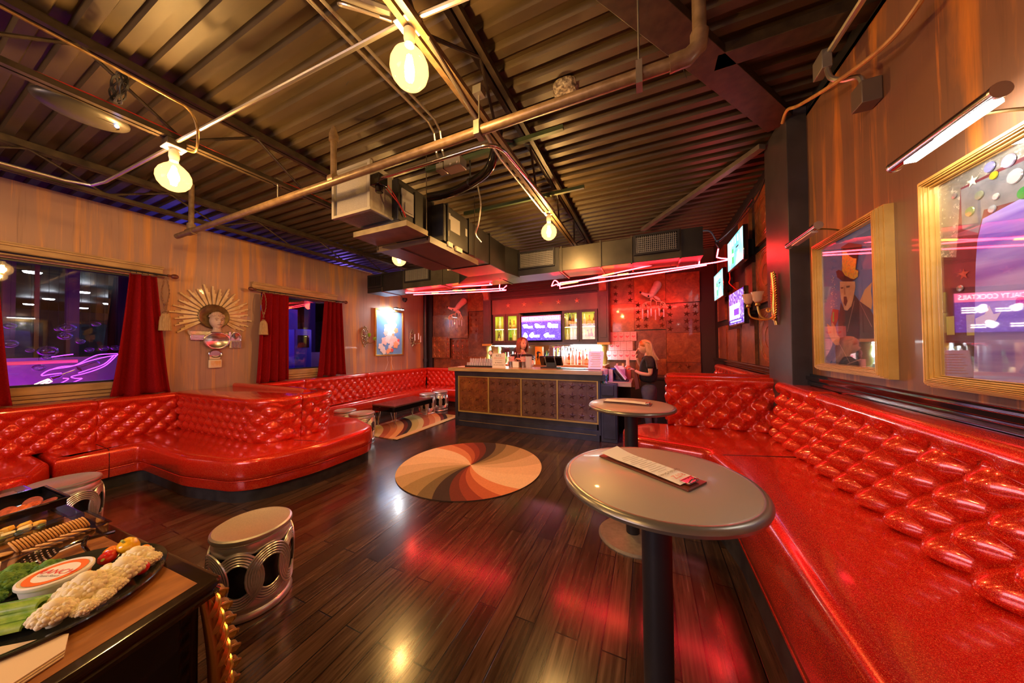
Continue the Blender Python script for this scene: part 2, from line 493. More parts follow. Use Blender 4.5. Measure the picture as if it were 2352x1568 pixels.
def tufted_back(name, parent, path, z0, z1, t0, t1, a, b, amp=0.055, res=0.014, rear=True, pinch=(True, True), v_off=0.0, u_off=0.0):
    """path is the back plane line (plan); the padded face looks to the right of travel"""
    pts, nor, L = resample(path, res)
    H = z1 - z0 - 0.05
    nv = max(6, int(H / res)); mb = MB(); rows = []
    prof = [('t', H * j / nv) for j in range(nv + 1)]
    # roll over the top
    k = 7
    for j in range(1, k + 1): prof.append(('r', j / k))
    if rear: prof.append(('b', 0))
    for kind, val in prof:
        row = []
        for i, (p, nn) in enumerate(zip(pts, nor)):
            u = L * i / (len(pts) - 1)
            e = 1.0
            if pinch[0]: e = min(e, (u / 0.05) ** 0.6 if u < 0.05 else 1)
            if pinch[1]: e = min(e, (max(0.0, L - u) / 0.05) ** 0.6 if L - u < 0.05 else 1)
            if kind == 't':
                f = val / H; th = t0 + (t1 - t0) * f
                bot = min(1, (val + 0.004) / 0.03) ** 0.5
                hgt = tuft(u + u_off, val + v_off, a, b)
                if val > H - 0.07:
                    g = (val - H + 0.07) / 0.07; hgt = hgt * (1 - g) + 0.95 * g
                d = th + amp * hgt * bot * (0.35 + 0.65 * e); z = z0 + val
            elif kind == 'r':
                g = val * PI / 2
                d = (t1 + amp * 0.95 * (0.35 + 0.65 * e) - 0.05) + 0.05 * math.cos(g) if val < 1 else t1 * 0.5
                z = z0 + H + 0.05 * math.sin(g) * (0.75 + 0.25 * e)
                if val == 1: d = 0.0
            else:
                d = 0.0; z = z0
            row.append((p.x + nn.x * d, p.y + nn.y * d, z))
        rows.append(row)
    m = len(pts); vs = [v for r in rows for v in r]; nr = len(rows)
    fs = [(j * m + i, j * m + i + 1, (j + 1) * m + i + 1, (j + 1) * m + i) for j in range(nr - 1) for i in range(m - 1)]
    # end caps
    fs.append(tuple(j * m for j in range(nr))); fs.append(tuple(j * m + m - 1 for j in range(nr))[::-1])
    mb.add(vs, fs)
    return obj(name, mb, VINYL, parent, smooth=70)


def offset_poly(pts, d):
    """inset a CCW outline by d"""
    n = len(pts); out = []
    for i in range(n):
        a, b, c = pts[i - 1], pts[i], pts[(i + 1) % n]
        t1 = (b - a).normalized(); t2 = (c - b).normalized()
        n1 = Vector((-t1.y, t1.x)); n2 = Vector((-t2.y, t2.x))
        k = (n1 + n2)
        if k.length < 1e-6: k = n1
        k.normalize(); out.append(b + k * d / max(0.4, k.dot(n1)))
    return out


def slab(name, parent, outline, levels, m, cap_bottom=True, bulge=None, smooth=50):
    """outline CCW list of Vector2; levels: (inset, z) from the bottom up"""
    mb = MB(); rows = []
    for ins, z in levels:
        q = offset_poly(outline, ins) if ins else outline
        rows.append([(p.x, p.y, z) for p in q])
    n = len(outline); vs = [v for r in rows for v in r]
    fs = [(j * n + i, j * n + (i + 1) % n, (j + 1) * n + (i + 1) % n, (j + 1) * n + i) for j in range(len(rows) - 1) for i in range(n)]
    fs.append(tuple((len(rows) - 1) * n + i for i in range(n)))
    if cap_bottom: fs.append(tuple(range(n))[::-1])
    mb.add(vs, fs)
    return obj(name, mb, m, parent, smooth=smooth)


def rounded(corners, step=0.03):
    """closed outline from (x, y, fillet) corners"""
    n = len(corners); out = []
    for i in range(n):
        a, b, c = corners[i - 1], corners[i], corners[(i + 1) % n]
        seg = smooth_path([(a[0], a[1], 0), b, (c[0], c[1], 0)], step)[1:-1]
        out += seg if seg else [Vector(b[:2])]
    res = [out[0]]
    for p in out[1:]:
        if (p - res[-1]).length > 0.004: res.append(p)
    # densify the straight runs
    fin = []
    for i, p in enumerate(res):
        q = res[(i + 1) % len(res)]; k = max(1, int((q - p).length / 0.25))
        for j in range(k): fin.append(p.lerp(q, j / k))
    return fin


def seat(parent, corners, z, kick_h, pipe_z, over=0.05, seams=()):
    out = rounded(corners)
    # cushion with a rounded front edge
    slab('seat_cushion', parent, out, [(0.012, pipe_z + 0.003), (0.0, pipe_z + 0.014), (-0.004, pipe_z + 0.06), (0.0, z - 0.05), (0.008, z - 0.026), (0.024, z - 0.010), (0.05, z - 0.002), (0.10, z)], VINYL)
    slab('seat_rail', parent, out, [(0.016, kick_h), (0.012, kick_h + 0.01), (0.012, pipe_z)], VINYL)
    pp = offset_poly(out, 0.006)
    obj('piping', MB().tube([(p.x, p.y, pipe_z) for p in pp], 0.005, 6, closed=True), VINYL, parent)
    slab('kick_board', parent, out, [(over, 0.0), (over, kick_h)], KICK)
    for s in seams:
        (xa, ya), (xb, yb) = s           # back end, front end
        d = Vector((xb - xa, yb - ya)).normalized()
        path = [(xa, ya, z + 0.001), (xb - d.x * 0.05, yb - d.y * 0.05, z - 0.001), (xb - d.x * 0.022, yb - d.y * 0.022, z - 0.009), (xb, yb, z - 0.05), (xb + d.x * 0.003, yb + d.y * 0.003, pipe_z + 0.02), (xb - d.x * 0.008, yb - d.y * 0.008, kick_h)]
        obj('seam', MB().tube(path, 0.0035, 6), VINYL_DARK, parent)
    return out


V2 = lambda *a: [Vector(q) for q in a]
# A: near left booth: along the left wall, then out into the room as a padded divider with a seat wrapped round it
A_ = thing('banquette', 'red tufted vinyl banquette under the big window wrapping around the rounded room divider', 'banquette', (-5.6, 1.6, 0))
seat(A_, [(-6.06, 0.86, 0), (-5.38, 0.86, 0.02), (-5.38, 1.42, 0.06), (-4.35, 1.42, 0.9), (-3.56, 1.58, 0.42), (-3.39, 2.2, 1.2), (-3.42, 3.02, 0.36), (-4.1, 3.30, 0.25), (-5.38, 3.30, 0), (-5.38, 2.75, 0), (-6.06, 2.75, 0)], 0.44, 0.13, 0.225,
     seams=[((-5.80, 1.20), (-5.38, 1.20)), ((-3.85, 2.2), (-3.42, 2.30))])
# C-shaped back of the divider
dp = smooth_path([(-5.86, 2.02, 0), (-4.02, 2.05, 0.20), (-4.02, 2.32, 0)])
tufted_back('backrest', A_, dp, 0.43, 0.955, 0.10, 0.13, 0.0875, 0.095, u_off=0.02, v_off=0.019, pinch=(False, True))
dp = smooth_path([(-4.02, 2.32, 0), (-4.02, 2.62, 0.10), (-4.4, 2.66, 0)])
tufted_back('backrest', A_, dp, 0.43, 0.955, 0.10, 0.13, 0.0875, 0.095, v_off=0.019, pinch=(True, True))
for ya, yb in ((1.92, 1.22), (1.22, -0.35)):
    tufted_back('backrest', A_, V2((XL + 0.03, ya), (XL + 0.03, yb)) [::-1] if False else V2((XL + 0.03, yb), (XL + 0.03, ya)), 0.43, 0.945, 0.14, 0.20, 0.0875, 0.095, v_off=0.019, res=0.0115)
slab('divider_top', A_, rounded([(-6.05, 2.02, 0), (-4.04, 2.05, 0.15), (-4.04, 2.60, 0.12), (-6.05, 2.60, 0)]), [(0, 0.3), (0, 0.925), (0.03, 0.935)], VINYL)
obj('bolster', MB().tube([(-6.02, 2.58, 0.945), (-4.3, 2.58, 0.945), (-4.12, 2.52, 0.94)], 0.045, 12), VINYL, A_)

# E: the arm of the booth nearest the camera on the left
E_ = thing('banquette', 'red vinyl banquette arm reaching in from the left edge with a rounded corner', 'banquette', (-5.5, 0.4, 0))
seat(E_, [(-6.06, -1.2, 0), (-5.0, -1.2, 0.0), (-4.90, 0.66, 0.20), (-5.36, 0.835, 0.10), (-6.06, 0.835, 0)], 0.442, 0.13, 0.225)

# B: far left banquette: along the wall under the small window, round the corner and along the back wall
B_ = thing('banquette', 'long red tufted banquette under the small window turning along the back wall', 'banquette', (-5.8, 5, 0))
seat(B_, [(-6.06, 3.34, 0), (-5.34, 3.34, 0.02), (-5.34, 6.42, 0.18), (-3.92, 6.42, 0), (-3.92, 7.16, 0), (-6.06, 7.16, 0)], 0.44, 0.13, 0.225,
     seams=[((-5.8, 4.62), (-5.34, 4.62)), ((-5.0, 6.9), (-5.0, 6.42))])
for ya, yb in ((2.72, 3.56), (3.56, 4.90), (4.90, 6.96)):
    tufted_back('backrest', B_, V2((XL + 0.03, ya), (XL + 0.03, yb)), 0.43, 0.945, 0.14, 0.20, 0.0875, 0.095, v_off=0.019, res=0.015)
tufted_back('backrest', B_, V2((XL + 0.2, 7.17), (-3.92, 7.17)), 0.43, 0.945, 0.14, 0.20, 0.0875, 0.095, v_off=0.019, res=0.016)

# R: high right-hand bench and its turned arm
R_ = thing('banquette', 'high red glitter tufted bench running along the right wall and turning across', 'banquette', (0.8, 2, 0))
seat(R_, [(1.16, 3.74, 0), (0.36, 3.74, 0.0), (-0.02, 3.66, 0.15), (-0.27, 3.36, 0.18), (-0.16, 3.0, 0.16), (0.43, 2.86, 0.09), (0.50, 2.5, 0.3), (0.50, -1.6, 0), (1.16, -1.6, 0)], 0.68, 0.25, 0.300, 0.055,
     seams=[((0.99, 2.92), (0.47, 2.76))])
for ya, yb in ((3.52, 2.80), (2.80, -1.4)):
    tufted_back('backrest', R_, V2((1.19, ya), (1.19, yb)), 0.67, 1.185, 0.13, 0.05, 0.105, 0.102, amp=0.106, v_off=0.052, res=0.0088 if ya < 3 else 0.0115)
tufted_back('backrest', R_, V2((0.18, 3.78), (0.22, 3.78), (1.19, 3.78)), 0.67, 1.195, 0.14, 0.05, 0.105, 0.102, amp=0.088, v_off=0.052, res=0.0105, u_off=0.01, pinch=(False, False))
tufted_back('backrest', R_, smooth_path([(0.30, 4.0, 0), (0.30, 3.80, 0)]), 0.67, 1.195, 0.09, 0.08, 0.105, 0.102, amp=0.05, v_off=0.052, pinch=(False, False))

# Q: the next bench behind it
Q_ = thing('banquette', 'red tufted bench behind the right arm, running along the panelled wall to the back', 'banquette', (0.9, 5, 0))
tufted_back('backrest', Q_, V2((1.18, 6.45), (1.18, 3.98)), 0.67, 1.185, 0.13, 0.05, 0.105, 0.102, v_off=0.052, res=0.02)
tufted_back('backrest', Q_, V2((1.19, 3.84), (0.20, 3.84)), 0.67, 1.215, 0.10, 0.06, 0.105, 0.102, v_off=0.052, res=0.02)
seat(Q_, [(1.16, 6.45, 0), (0.50, 6.45, 0), (0.50, 4.5, 0.2), (0.25, 4.3, 0.1), (0.25, 3.80, 0), (1.16, 3.80, 0)], 0.68, 0.25, 0.30)

# ---------------------------------------------------------------- under the ceiling
def bezier(p0, p1, p2, p3, n=12):
    r = []
    for i in range(n + 1):
        t = i / n; a = (1 - t)
        r.append(tuple(a ** 3 * p0[k] + 3 * a * a * t * p1[k] + 3 * a * t * t * p2[k] + t ** 3 * p3[k] for k in range(3)))
    return r


def spline(pts, n=6):
    P = [Vector(p) for p in pts]; out = []
    for i in range(len(P) - 1):
        a = P[max(0, i - 1)]; b = P[i]; c = P[i + 1]; d = P[min(len(P) - 1, i + 2)]
        for j in range(n):
            t = j / n
            out.append(0.5 * ((2 * b) + (c - a) * t + (2 * a - 5 * b + 4 * c - d) * t * t + (3 * b - a - 3 * c + d) * t ** 3))
    out.append(P[-1]); return out


def bar_joist(xt, zt, xb, zb, label, y0=-3.1, y1=7.15, phase=0.0):
    t = thing('bar_joist', label, 'joist', (xb, 2, zb), 0, None)
    obj('top_chord', MB().box(xt - 0.045, xt - 0.008, y0, y1, zt, zt + 0.045).box(xt + 0.008, xt + 0.045, y0, y1, zt, zt + 0.045).box(xt - 0.02, xt + 0.02, y0, y1, zt + 0.03, zt + 0.07), DARKSTEEL, t)
    obj('bottom_chord', MB().box(xb - 0.042, xb - 0.009, y0, y1, zb - 0.03, zb + 0.005).box(xb + 0.009, xb + 0.042, y0, y1, zb - 0.03, zb + 0.005), PAINTED_PIPE if xb > -2 else DARKSTEEL, t)
    wb = MB(); y = y0 + phase; k = 0
    pts = []
    while y < y1:
        pts.append((xt, y, zt + 0.01) if k % 2 == 0 else (xb, y, zb)); y += 0.46; k += 1
    for a, b in zip(pts, pts[1:]): wb.tube([a, b], 0.011, 6)
    obj('web', wb, DARKSTEEL, t)
    return t


bar_joist(-3.2, 3.42, -3.2, 3.11, 'dark open-web steel joist carrying the left row of globe bulbs')
bar_joist(-0.98, 3.42, -1.08, 3.20, 'open-web steel joist carrying the globe bulb nearest the camera', phase=0.2)
bar_joist(-5.3, 3.42, -5.3, 3.20, 'open-web steel joist close to the left wall above the windows', phase=0.1)


def beam(name, label, a, b, wdt, hgt, m=DARKSTEEL, z=3.44):
    a = Vector((*a, z)); b = Vector((*b, z)); d = (b - a).normalized(); s = Vector((-d.y, d.x, 0)) * wdt / 2
    vs = []
    for p in (a, b):
        for q in (-1, 1):
            for h in (0, hgt): vs.append(p + s * q + Vector((0, 0, h)))
    mb = MB().add(vs, [(0, 1, 3, 2), (4, 6, 7, 5), (0, 4, 5, 1), (2, 3, 7, 6), (0, 2, 6, 4), (1, 5, 7, 3)])
    o = obj(name, mb, m, bevel=0.003); tag(o, label, 'beam')


beam('steel_beam', 'wide dark steel beam running diagonally to the black column top', (-0.25, 1.50), (1.10, 3.36), 0.20, 0.06)
beam('steel_brace', 'narrow steel brace lit red and violet rising to the right wall', (-0.05, 5.45), (1.05, 3.66), 0.075, 0.05, noisy('brace_paint', (0.10, 0.075, 0.06), (0.14, 0.11, 0.09), 9, 0.4), 3.43)
beam('steel_beam', 'dark cross beam in the black upper right corner by the wall', (0.45, 2.42), (1.25, 2.42), 0.13, 0.07)

# sprinkler main with its riser, tee and hangers
sp = thing('sprinkler_pipe', 'thick brown sprinkler pipe crossing the room under the joists', 'pipe', (-2.4, 1.68, 2.93))
obj('main', MB().tube([(-5.32, 1.68, 2.93), (-2.4, 1.68, 2.93), (0.18, 1.68, 2.925)], 0.030, 14), PAINTED_PIPE, sp)
obj('elbow', MB().tube([(0.12, 1.68, 2.925), (0.20, 1.68, 2.93), (0.245, 1.68, 2.965), (0.25, 1.68, 3.03)], 0.040, 12), PAINTED_PIPE, sp)
obj('riser', MB().tube([(0.25, 1.68, 3.02), (0.25, 1.68, 3.5)], 0.030, 12), PAINTED_PIPE, sp)
obj('tee', MB().tube([(-5.02, 1.68, 2.93), (-4.88, 1.68, 2.93)], 0.040, 12).tube([(-4.95, 1.68, 2.93), (-4.95, 1.68, 3.02)], 0.040, 12), PAINTED_PIPE, sp)
obj('riser', MB().tube([(-4.95, 1.68, 3.0), (-4.95, 1.68, 3.5)], 0.026, 12), PAINTED_PIPE, sp)
obj('riser', MB().tube([(-2.40, 1.68, 2.95), (-2.40, 1.68, 3.30)], 0.024, 12).lathe([(0.036, 0), (0.036, 0.06), (0.022, 0.10), (0.012, 0.13)], (-2.40, 1.68, 3.27), 12).lathe([(0.042, -0.03), (0.042, 0.03)], (-2.40, 1.68, 2.95), 12, 'X'), PAINTED_PIPE, sp)
obj('hanger', MB().tube([(-0.98, 1.68, 2.96), (-0.98, 1.68, 3.17)], 0.006, 6).box(-1.0, -0.96, 1.64, 1.72, 2.885, 2.975).box(-1.01, -0.95, 1.65, 1.71, 3.16, 3.21), STEEL, sp)
obj('hanger', MB().tube([(-3.2, 1.68, 2.96), (-3.2, 1.68, 3.12)], 0.006, 6).box(-3.225, -3.175, 1.65, 1.71, 3.08, 3.14), STEEL, sp)
obj('hanger', MB().tube([(-0.02, 1.68, 2.94), (-0.02, 1.68, 3.5)], 0.006, 6).box(-0.035, -0.005, 1.645, 1.715, 2.86, 2.98), STEEL, sp)

# lamps with their conduits
BULBGLASS = glassy('amber_bulb_glass', (1.0, 0.80, 0.45), (1.0, 0.75, 0.4), power=1.1, floor_=0.03, emit=(1.0, 0.60, 0.20), es=0.85)
FIL = mat('glowing_filament', (1, 0.8, 0.4), 0.5, emit=(1.0, 0.80, 0.48), es=130)
SOCKET = mat('white_socket', (0.75, 0.70, 0.58), 0.4)


def globe_lamp(loc, zbox, label, s=1.0):
    x, y, z = loc; zt = z + 0.135 * s
    t = thing('globe_lamp', label, 'ceiling lamp', (x, y, zbox), 0, None)
    prof = [(0.001, -0.098), (0.035, -0.092), (0.064, -0.074), (0.086, -0.045), (0.096, -0.010), (0.094, 0.022), (0.080, 0.056), (0.056, 0.084), (0.034, 0.103), (0.023, 0.120), (0.020, 0.135)]
    obj('bulb', MB().lathe([(r * s, h * s) for r, h in prof], loc, 40, caps=False), BULBGLASS, t, smooth=89)
    f = MB()
    for k in range(6):
        g = k * PI / 3; f.tube([(x + 0.010 * math.cos(g), y + 0.010 * math.sin(g), z + 0.065 * s), (x + 0.022 * math.cos(g), y + 0.022 * math.sin(g), z), (x + 0.012 * math.cos(g), y + 0.012 * math.sin(g), z - 0.055 * s)], 0.0045, 5)
    obj('filament', f, FIL, t)
    obj('socket', MB().lathe([(0.024, 0), (0.026, 0.02), (0.029, 0.03), (0.029, 0.075), (0.016, 0.09)], (x, y, zt - 0.012), 18).tube([(x, y, zt + 0.06), (x, y, zbox)], 0.010, 8), SOCKET, t)
    obj('box_cover', MB().box(x - 0.055, x + 0.055, y - 0.055, y + 0.055, zbox - 0.012, zbox - 0.006), WHITE, t)
    obj('junction_box', MB().box(x - 0.05, x + 0.05, y - 0.05, y + 0.05, zbox - 0.006, zbox + 0.045), DARKSTEEL, t, bevel=0.004)
    return t


lbl = ['glowing amber globe bulb on the left, above the big window side',
       'largest glowing amber globe bulb, hanging near the top of the picture',
       'glowing amber globe bulb at the far end of the central joist',
       'glowing globe bulb beneath the hanging air duct near the small window']
for b, l_, zb in zip(BULBS, lbl, (3.03, 3.19, 3.185, 3.05)): globe_lamp(b, zb, l_, 1.0)
for b, l_ in zip(BACK_BULBS, ('amber globe bulb of the left row behind the camera', 'amber globe bulb of the central row behind the camera')): globe_lamp(b, 3.1, l_, 1.0)

cd = thing('conduit', 'thin metal conduit linking the two nearest globe bulbs and running on to the left', 'conduit', (-3.2, 1.0, 3.05))
obj('run', MB().tube([(-3.16, 0.99, 3.06), (-1.14, 1.17, 3.21)], 0.0125, 8), CONDUIT, cd)
obj('run', MB().tube([(-1.04, 1.19, 3.22), (-0.3, 1.27, 3.22), (1.0, 1.40, 3.24)], 0.014, 8), CONDUIT, cd)
obj('run', MB().tube([(-3.24, 0.99, 3.05), (-4.55, 0.97, 3.08), (-4.82, 0.95, 3.10), (-4.90, 0.82, 3.10), (-4.90, 0.4, 3.09), (-4.9, -1.5, 3.09)], 0.0125, 8), CONDUIT, cd)
obj('run', MB().tube([(-1.17, 1.12, 3.23), (-1.5, 0.85, 3.28), (-2.3, 0.2, 3.3)], 0.022, 8), CONDUIT, cd)
obj('cable_hook', MB().tube(spline([(-1.17, 1.13, 3.19), (-1.30, 1.07, 3.24), (-1.38, 1.0, 3.24), (-1.33, 0.98, 3.2), (-1.2, 1.08, 3.18)]), 0.006, 6), CONDUIT, cd)
cd = thing('conduit', 'bright conduit along the sprinkler pipe bending down the central joist to the far bulb', 'conduit', (-1.0, 1.92, 3.0))
obj('run', MB().tube([(-2.15, 1.90, 3.0)] + [(-1.25, 1.91, 3.0)] + bezier((-1.15, 1.91, 3.0), (-1.02, 1.91, 3.0), (-0.98, 1.95, 3.0), (-0.98, 2.08, 3.02), 8) + [(-1.02, 3.50, 3.17)], 0.0145, 10), CHROME, cd)
obj('run', MB().tube([(-1.04, 1.25, 3.16), (-1.14, 2.3, 3.15), (-1.15, 3.5, 3.17)], 0.012, 8), CONDUIT, cd)
cd = thing('conduit', 'pair of conduits side by side under the ceiling left of the largest bulb', 'conduit', (-1.65, 1.5, 3.43))
for dx in (0, 0.065):
    obj('run', MB().tube([(-1.665 + dx, -3.0, 3.43), (-1.665 + dx, 2.0, 3.43), (-1.68 + dx, 2.1, 3.40), (-1.70 + dx, 2.16, 3.26), (-1.62 + dx, 2.12, 3.10), (-1.45 + dx, 2.02, 3.02)], 0.011, 8), CONDUIT, cd)
# cables on the left joist
RED = mat('red_cable', (0.55, 0.03, 0.02), 0.5)
rc = thing('cable_bundle', 'bundle of red cables tied along the left joist', 'cable', (-3.2, 0.5, 3.12))
for k in range(3):
    obj('cable', MB().tube(spline([(-3.2 + 0.02 * k - 0.02, y, 3.125 + 0.012 * math.sin(y * 5 + k * 2)) for y in [-1.0 + 0.32 * i for i in range(11)]]), 0.0042, 5), RED, rc)
o = obj('coiled_cable', MB().tube(spline([(-3.07 + 0.10 * math.cos(g) * (1 + 0.05 * math.sin(3 * g)), 0.70 + 0.015 * math.sin(g * 2.3), 3.20 + 0.085 * math.sin(g)) for g in [i * 0.5 for i in range(52)]], 3), 0.005, 5), BLACK)
tag(o, 'coil of black cable hanging beside the black oval housing', 'cable')
o = obj('flexible_conduit', MB().tube(spline([(-2.72, -0.6, 3.12), (-2.70, 0.27, 3.11), (-2.72, 0.78, 3.11), (-2.80, 0.93, 3.14), (-2.87, 1.0, 3.08), (-3.0, 1.04, 2.98), (-3.14, 1.04, 3.02)]), 0.008, 7), BRASS)
tag(o, 'spiral metal flex drooping across to the left globe bulb', 'cable')
sk = thing('ceiling_speaker', 'black oval housing with a tiny blue light hung from the left joist', 'speaker', (-3.34, 0.66, 3.1))
obj('housing', MB().ball((-3.34, 0.62, 3.085), 0.17, 28, (0.75, 1.15, 0.36)), mat('black_plastic_housing', (0.03, 0.025, 0.02), 0.38), sk)
obj('indicator', MB().ball((-3.27, 0.74, 3.043), 0.011, 10), mat('blue_indicator', (0.1, 0.2, 1), 0.3, emit=(0.2, 0.4, 1), es=12), sk)
obj('ring', MB().tube([(-3.30 + 0.045 * math.cos(g), 0.68 + 0.08 * math.sin(g), 3.042) for g in [i * PI / 10 for i in range(20)]], 0.003, 5, closed=True), DARKSTEEL, sk)
# little wires poking through the deck
random.seed(3)
spots = sorted([(random.uniform(-3.0, 0.9), random.uniform(0.6, 4.5)) for _ in range(18)], key=lambda q: math.atan2(q[0], q[1]))
ORD = ['first', 'second', 'third', 'fourth', 'fifth', 'sixth', 'seventh', 'eighth', 'ninth', 'tenth', 'eleventh', 'twelfth', 'thirteenth', 'fourteenth', 'fifteenth', 'sixteenth', 'seventeenth', 'eighteenth', 'nineteenth', 'twentieth']
for i, (x, y) in enumerate(spots):
    a = random.uniform(-0.03, 0.03); l_ = random.uniform(0.03, 0.07)
    o = obj('deck_wire', MB().tube([(x, y, 3.51), (x + a, y + a * 0.5, 3.51 - l_)], 0.0022, 4), BLACK)
    tag(o, '%s wire stub from the left poking down through the metal ceiling' % ORD[i], 'wire', 'wire stubs in the ceiling deck')
PATCH = noisy('foam_patch', (0.10, 0.07, 0.05), (0.75, 0.66, 0.5), 45, 0.6, bump=1.0, lo=0.4, hi=0.75)
o = obj('ceiling_patch', MB().lathe([(0.001, 0), (0.05, -0.012), (0.085, -0.006), (0.098, 0.02), (0.105, 0.05)], (-0.55, 2.27, 3.475), 18), PATCH)
tag(o, 'round ragged foil patch filling a hole in the ceiling', 'patch')
GREEN = mat('green_unistrut', (0.07, 0.10, 0.05), 0.35, 0.5)
for (x0, x1, yy, lb) in ((-2.2, -0.62, 3.35, 'green metal strut rail spanning behind the air handler'), (-2.0, -0.60, 2.36, 'green metal strut rail nearer the big bulb above the air handler')):
    o = obj('strut_rail', MB().box(x0, x1, yy, yy + 0.035, 3.28, 3.30).box(x0, x1, yy, yy + 0.005, 3.28, 3.315).box(x0, x1, yy + 0.03, yy + 0.035, 3.28, 3.315), GREEN); tag(o, lb, 'rail')

# air handler
DUCT = noisy('black_duct_wrap', (0.007, 0.006, 0.0065), (0.016, 0.014, 0.015), 5, 0.45, bump=0.2)
DUCT2 = noisy('painted_sheet_duct', (0.055, 0.048, 0.036), (0.085, 0.075, 0.058), 4, 0.35, 0.35, bump=0.1)
FILT = noisy('grey_filter_panel', (0.24, 0.22, 0.19), (0.30, 0.27, 0.24), 40, 0.6, stretch=(1, 1, 8), bump=0.3)
ac = thing('air_handler', 'hanging air handler with grey filter box and long black casing', 'air handler', (-2.4, 2.6, 3.0))
obj('filter_box', MB().box(-2.77, -2.28, 1.955, 2.22, 2.79, 3.22), FILT, ac, bevel=0.006)
obj('filter_frame', MB().box(-2.785, -2.755, 1.93, 1.96, 2.775, 3.235).box(-2.30, -2.27, 1.93, 1.96, 2.775, 3.235).box(-2.785, -2.27, 1.93, 1.96, 2.775, 2.80).box(-2.785, -2.27, 1.93, 1.96, 3.21, 3.235).box(-2.285, -2.262, 1.93, 2.2, 2.775, 2.795), mat('pale_metal_edge', (0.40, 0.37, 0.32), 0.4, 0.4), ac)
obj('casing', MB().box(-2.72, -2.20, 2.2, 2.75, 2.77, 3.18).box(-2.74, -2.04, 2.70, 4.3, 2.70, 3.12), DUCT, ac, bevel=0.008)
for yy in (2.42, 2.76, 3.2, 3.75):
    obj('flange', MB().box(-2.76, -2.025 if yy > 2.7 else -2.185, yy, yy + 0.018, 2.69 if yy > 2.7 else 2.76, 3.14), DUCT, ac)
obj('drip_tray', MB().box(-2.66, -1.97, 2.08, 2.36, 2.625, 2.64).box(-2.66, -1.97, 2.07, 2.085, 2.625, 2.675).box(-1.985, -1.97, 2.07, 2.36, 2.625, 2.675), BRASS if False else noisy('tray_metal', (0.13, 0.10, 0.07), (0.2, 0.16, 0.11), 8, 0.4, 0.4), ac)
obj('drip_tray', MB().box(-2.72, -1.99, 2.42, 3.36, 2.59, 2.605).box(-2.72, -1.99, 2.41, 2.425, 2.58, 2.635).box(-2.0, -1.985, 2.41, 3.36, 2.58, 2.645).box(-2.42, -2.40, 2.42, 3.36, 2.58, 2.592), noisy('tray_brown', (0.075, 0.04, 0.028), (0.11, 0.06, 0.04), 5, 0.4), ac)
obj('control_panel', MB().box(-2.199, -2.185, 2.24, 2.40, 2.86, 3.10).box(-2.186, -2.175, 2.27, 2.37, 2.88, 2.97), mat('grey_circuit', (0.35, 0.35, 0.38), 0.35, 0.3), ac, bevel=0.003)
obj('wires', MB().tube(spline([(-2.26, 2.02, 3.1), (-2.23, 2.10, 3.02), (-2.19, 2.2, 2.92), (-2.18, 2.28, 2.82)]), 0.006, 5).tube(spline([(-2.25, 2.04, 3.12), (-2.2, 2.14, 3.0), (-2.175, 2.27, 2.84)]), 0.004, 5), RED, ac)
for (y0, y1, z0, z1) in ((2.83, 3.02, 2.86, 3.03), (2.80, 2.83, 2.98, 3.05), (3.14, 3.18, 2.90, 2.99), (2.76, 2.80, 2.78, 2.84)):
    obj('data_plate', MB().box(-2.041, -2.037, y0, y1, z0, z1), mat('silver_label', (0.6, 0.6, 0.6), 0.3, 0.5), ac)
obj('switch_box', MB().box(-1.99, -1.97, 2.70, 2.78, 2.63, 2.68).box(-1.99, -1.965, 2.84, 2.96, 2.62, 2.67), SOCKET, ac)
for (x, y, z0) in ((-2.02, 2.40, 2.6), (-2.02, 3.33, 2.6), (-2.70, 2.4, 2.6), (-2.70, 3.33, 2.6)):
    obj('hanger_rod', MB().tube([(x, y, z0), (x, y, 3.48)], 0.005, 6), DARKSTEEL, ac)
obj('refrigerant_pipe', MB().tube(spline([(-2.03, 2.44, 3.06), (-1.75, 2.46, 3.06), (-1.48, 2.42, 3.08), (-1.28, 2.36, 3.12), (-1.17, 2.28, 3.22), (-1.12, 2.24, 3.36)]), 0.042, 14), BLACKGLOSS, ac)
obj('pipe_strap', MB().lathe([(0.047, -0.012), (0.047, 0.012)], (-1.52, 2.43, 3.08), 14, 'X').tube([(-1.52, 2.43, 3.12), (-1.52, 2.43, 3.3)], 0.008, 6), BLACK, ac)
obj('whip', MB().tube(spline([(-1.42, 2.40, 3.02), (-1.40, 2.42, 2.85), (-1.44, 2.44, 2.68), (-1.48, 2.46, 2.60), (-1.43, 2.48, 2.52)]), 0.007, 6), CONDUIT, ac)
obj('junction_box', MB().box(-1.52, -1.36, 2.02, 2.12, 3.00, 3.08).box(-1.60, -1.53, 2.02, 2.10, 3.0, 3.06), STEEL, ac, bevel=0.004)
obj('valve', MB().box(-2.20, -2.09, 1.87, 1.97, 2.94, 3.04).lathe([(0.035, -0.03), (0.035, 0.06)], (-2.14, 1.92, 2.92), 12), BLACKGLOSS, ac, bevel=0.008)

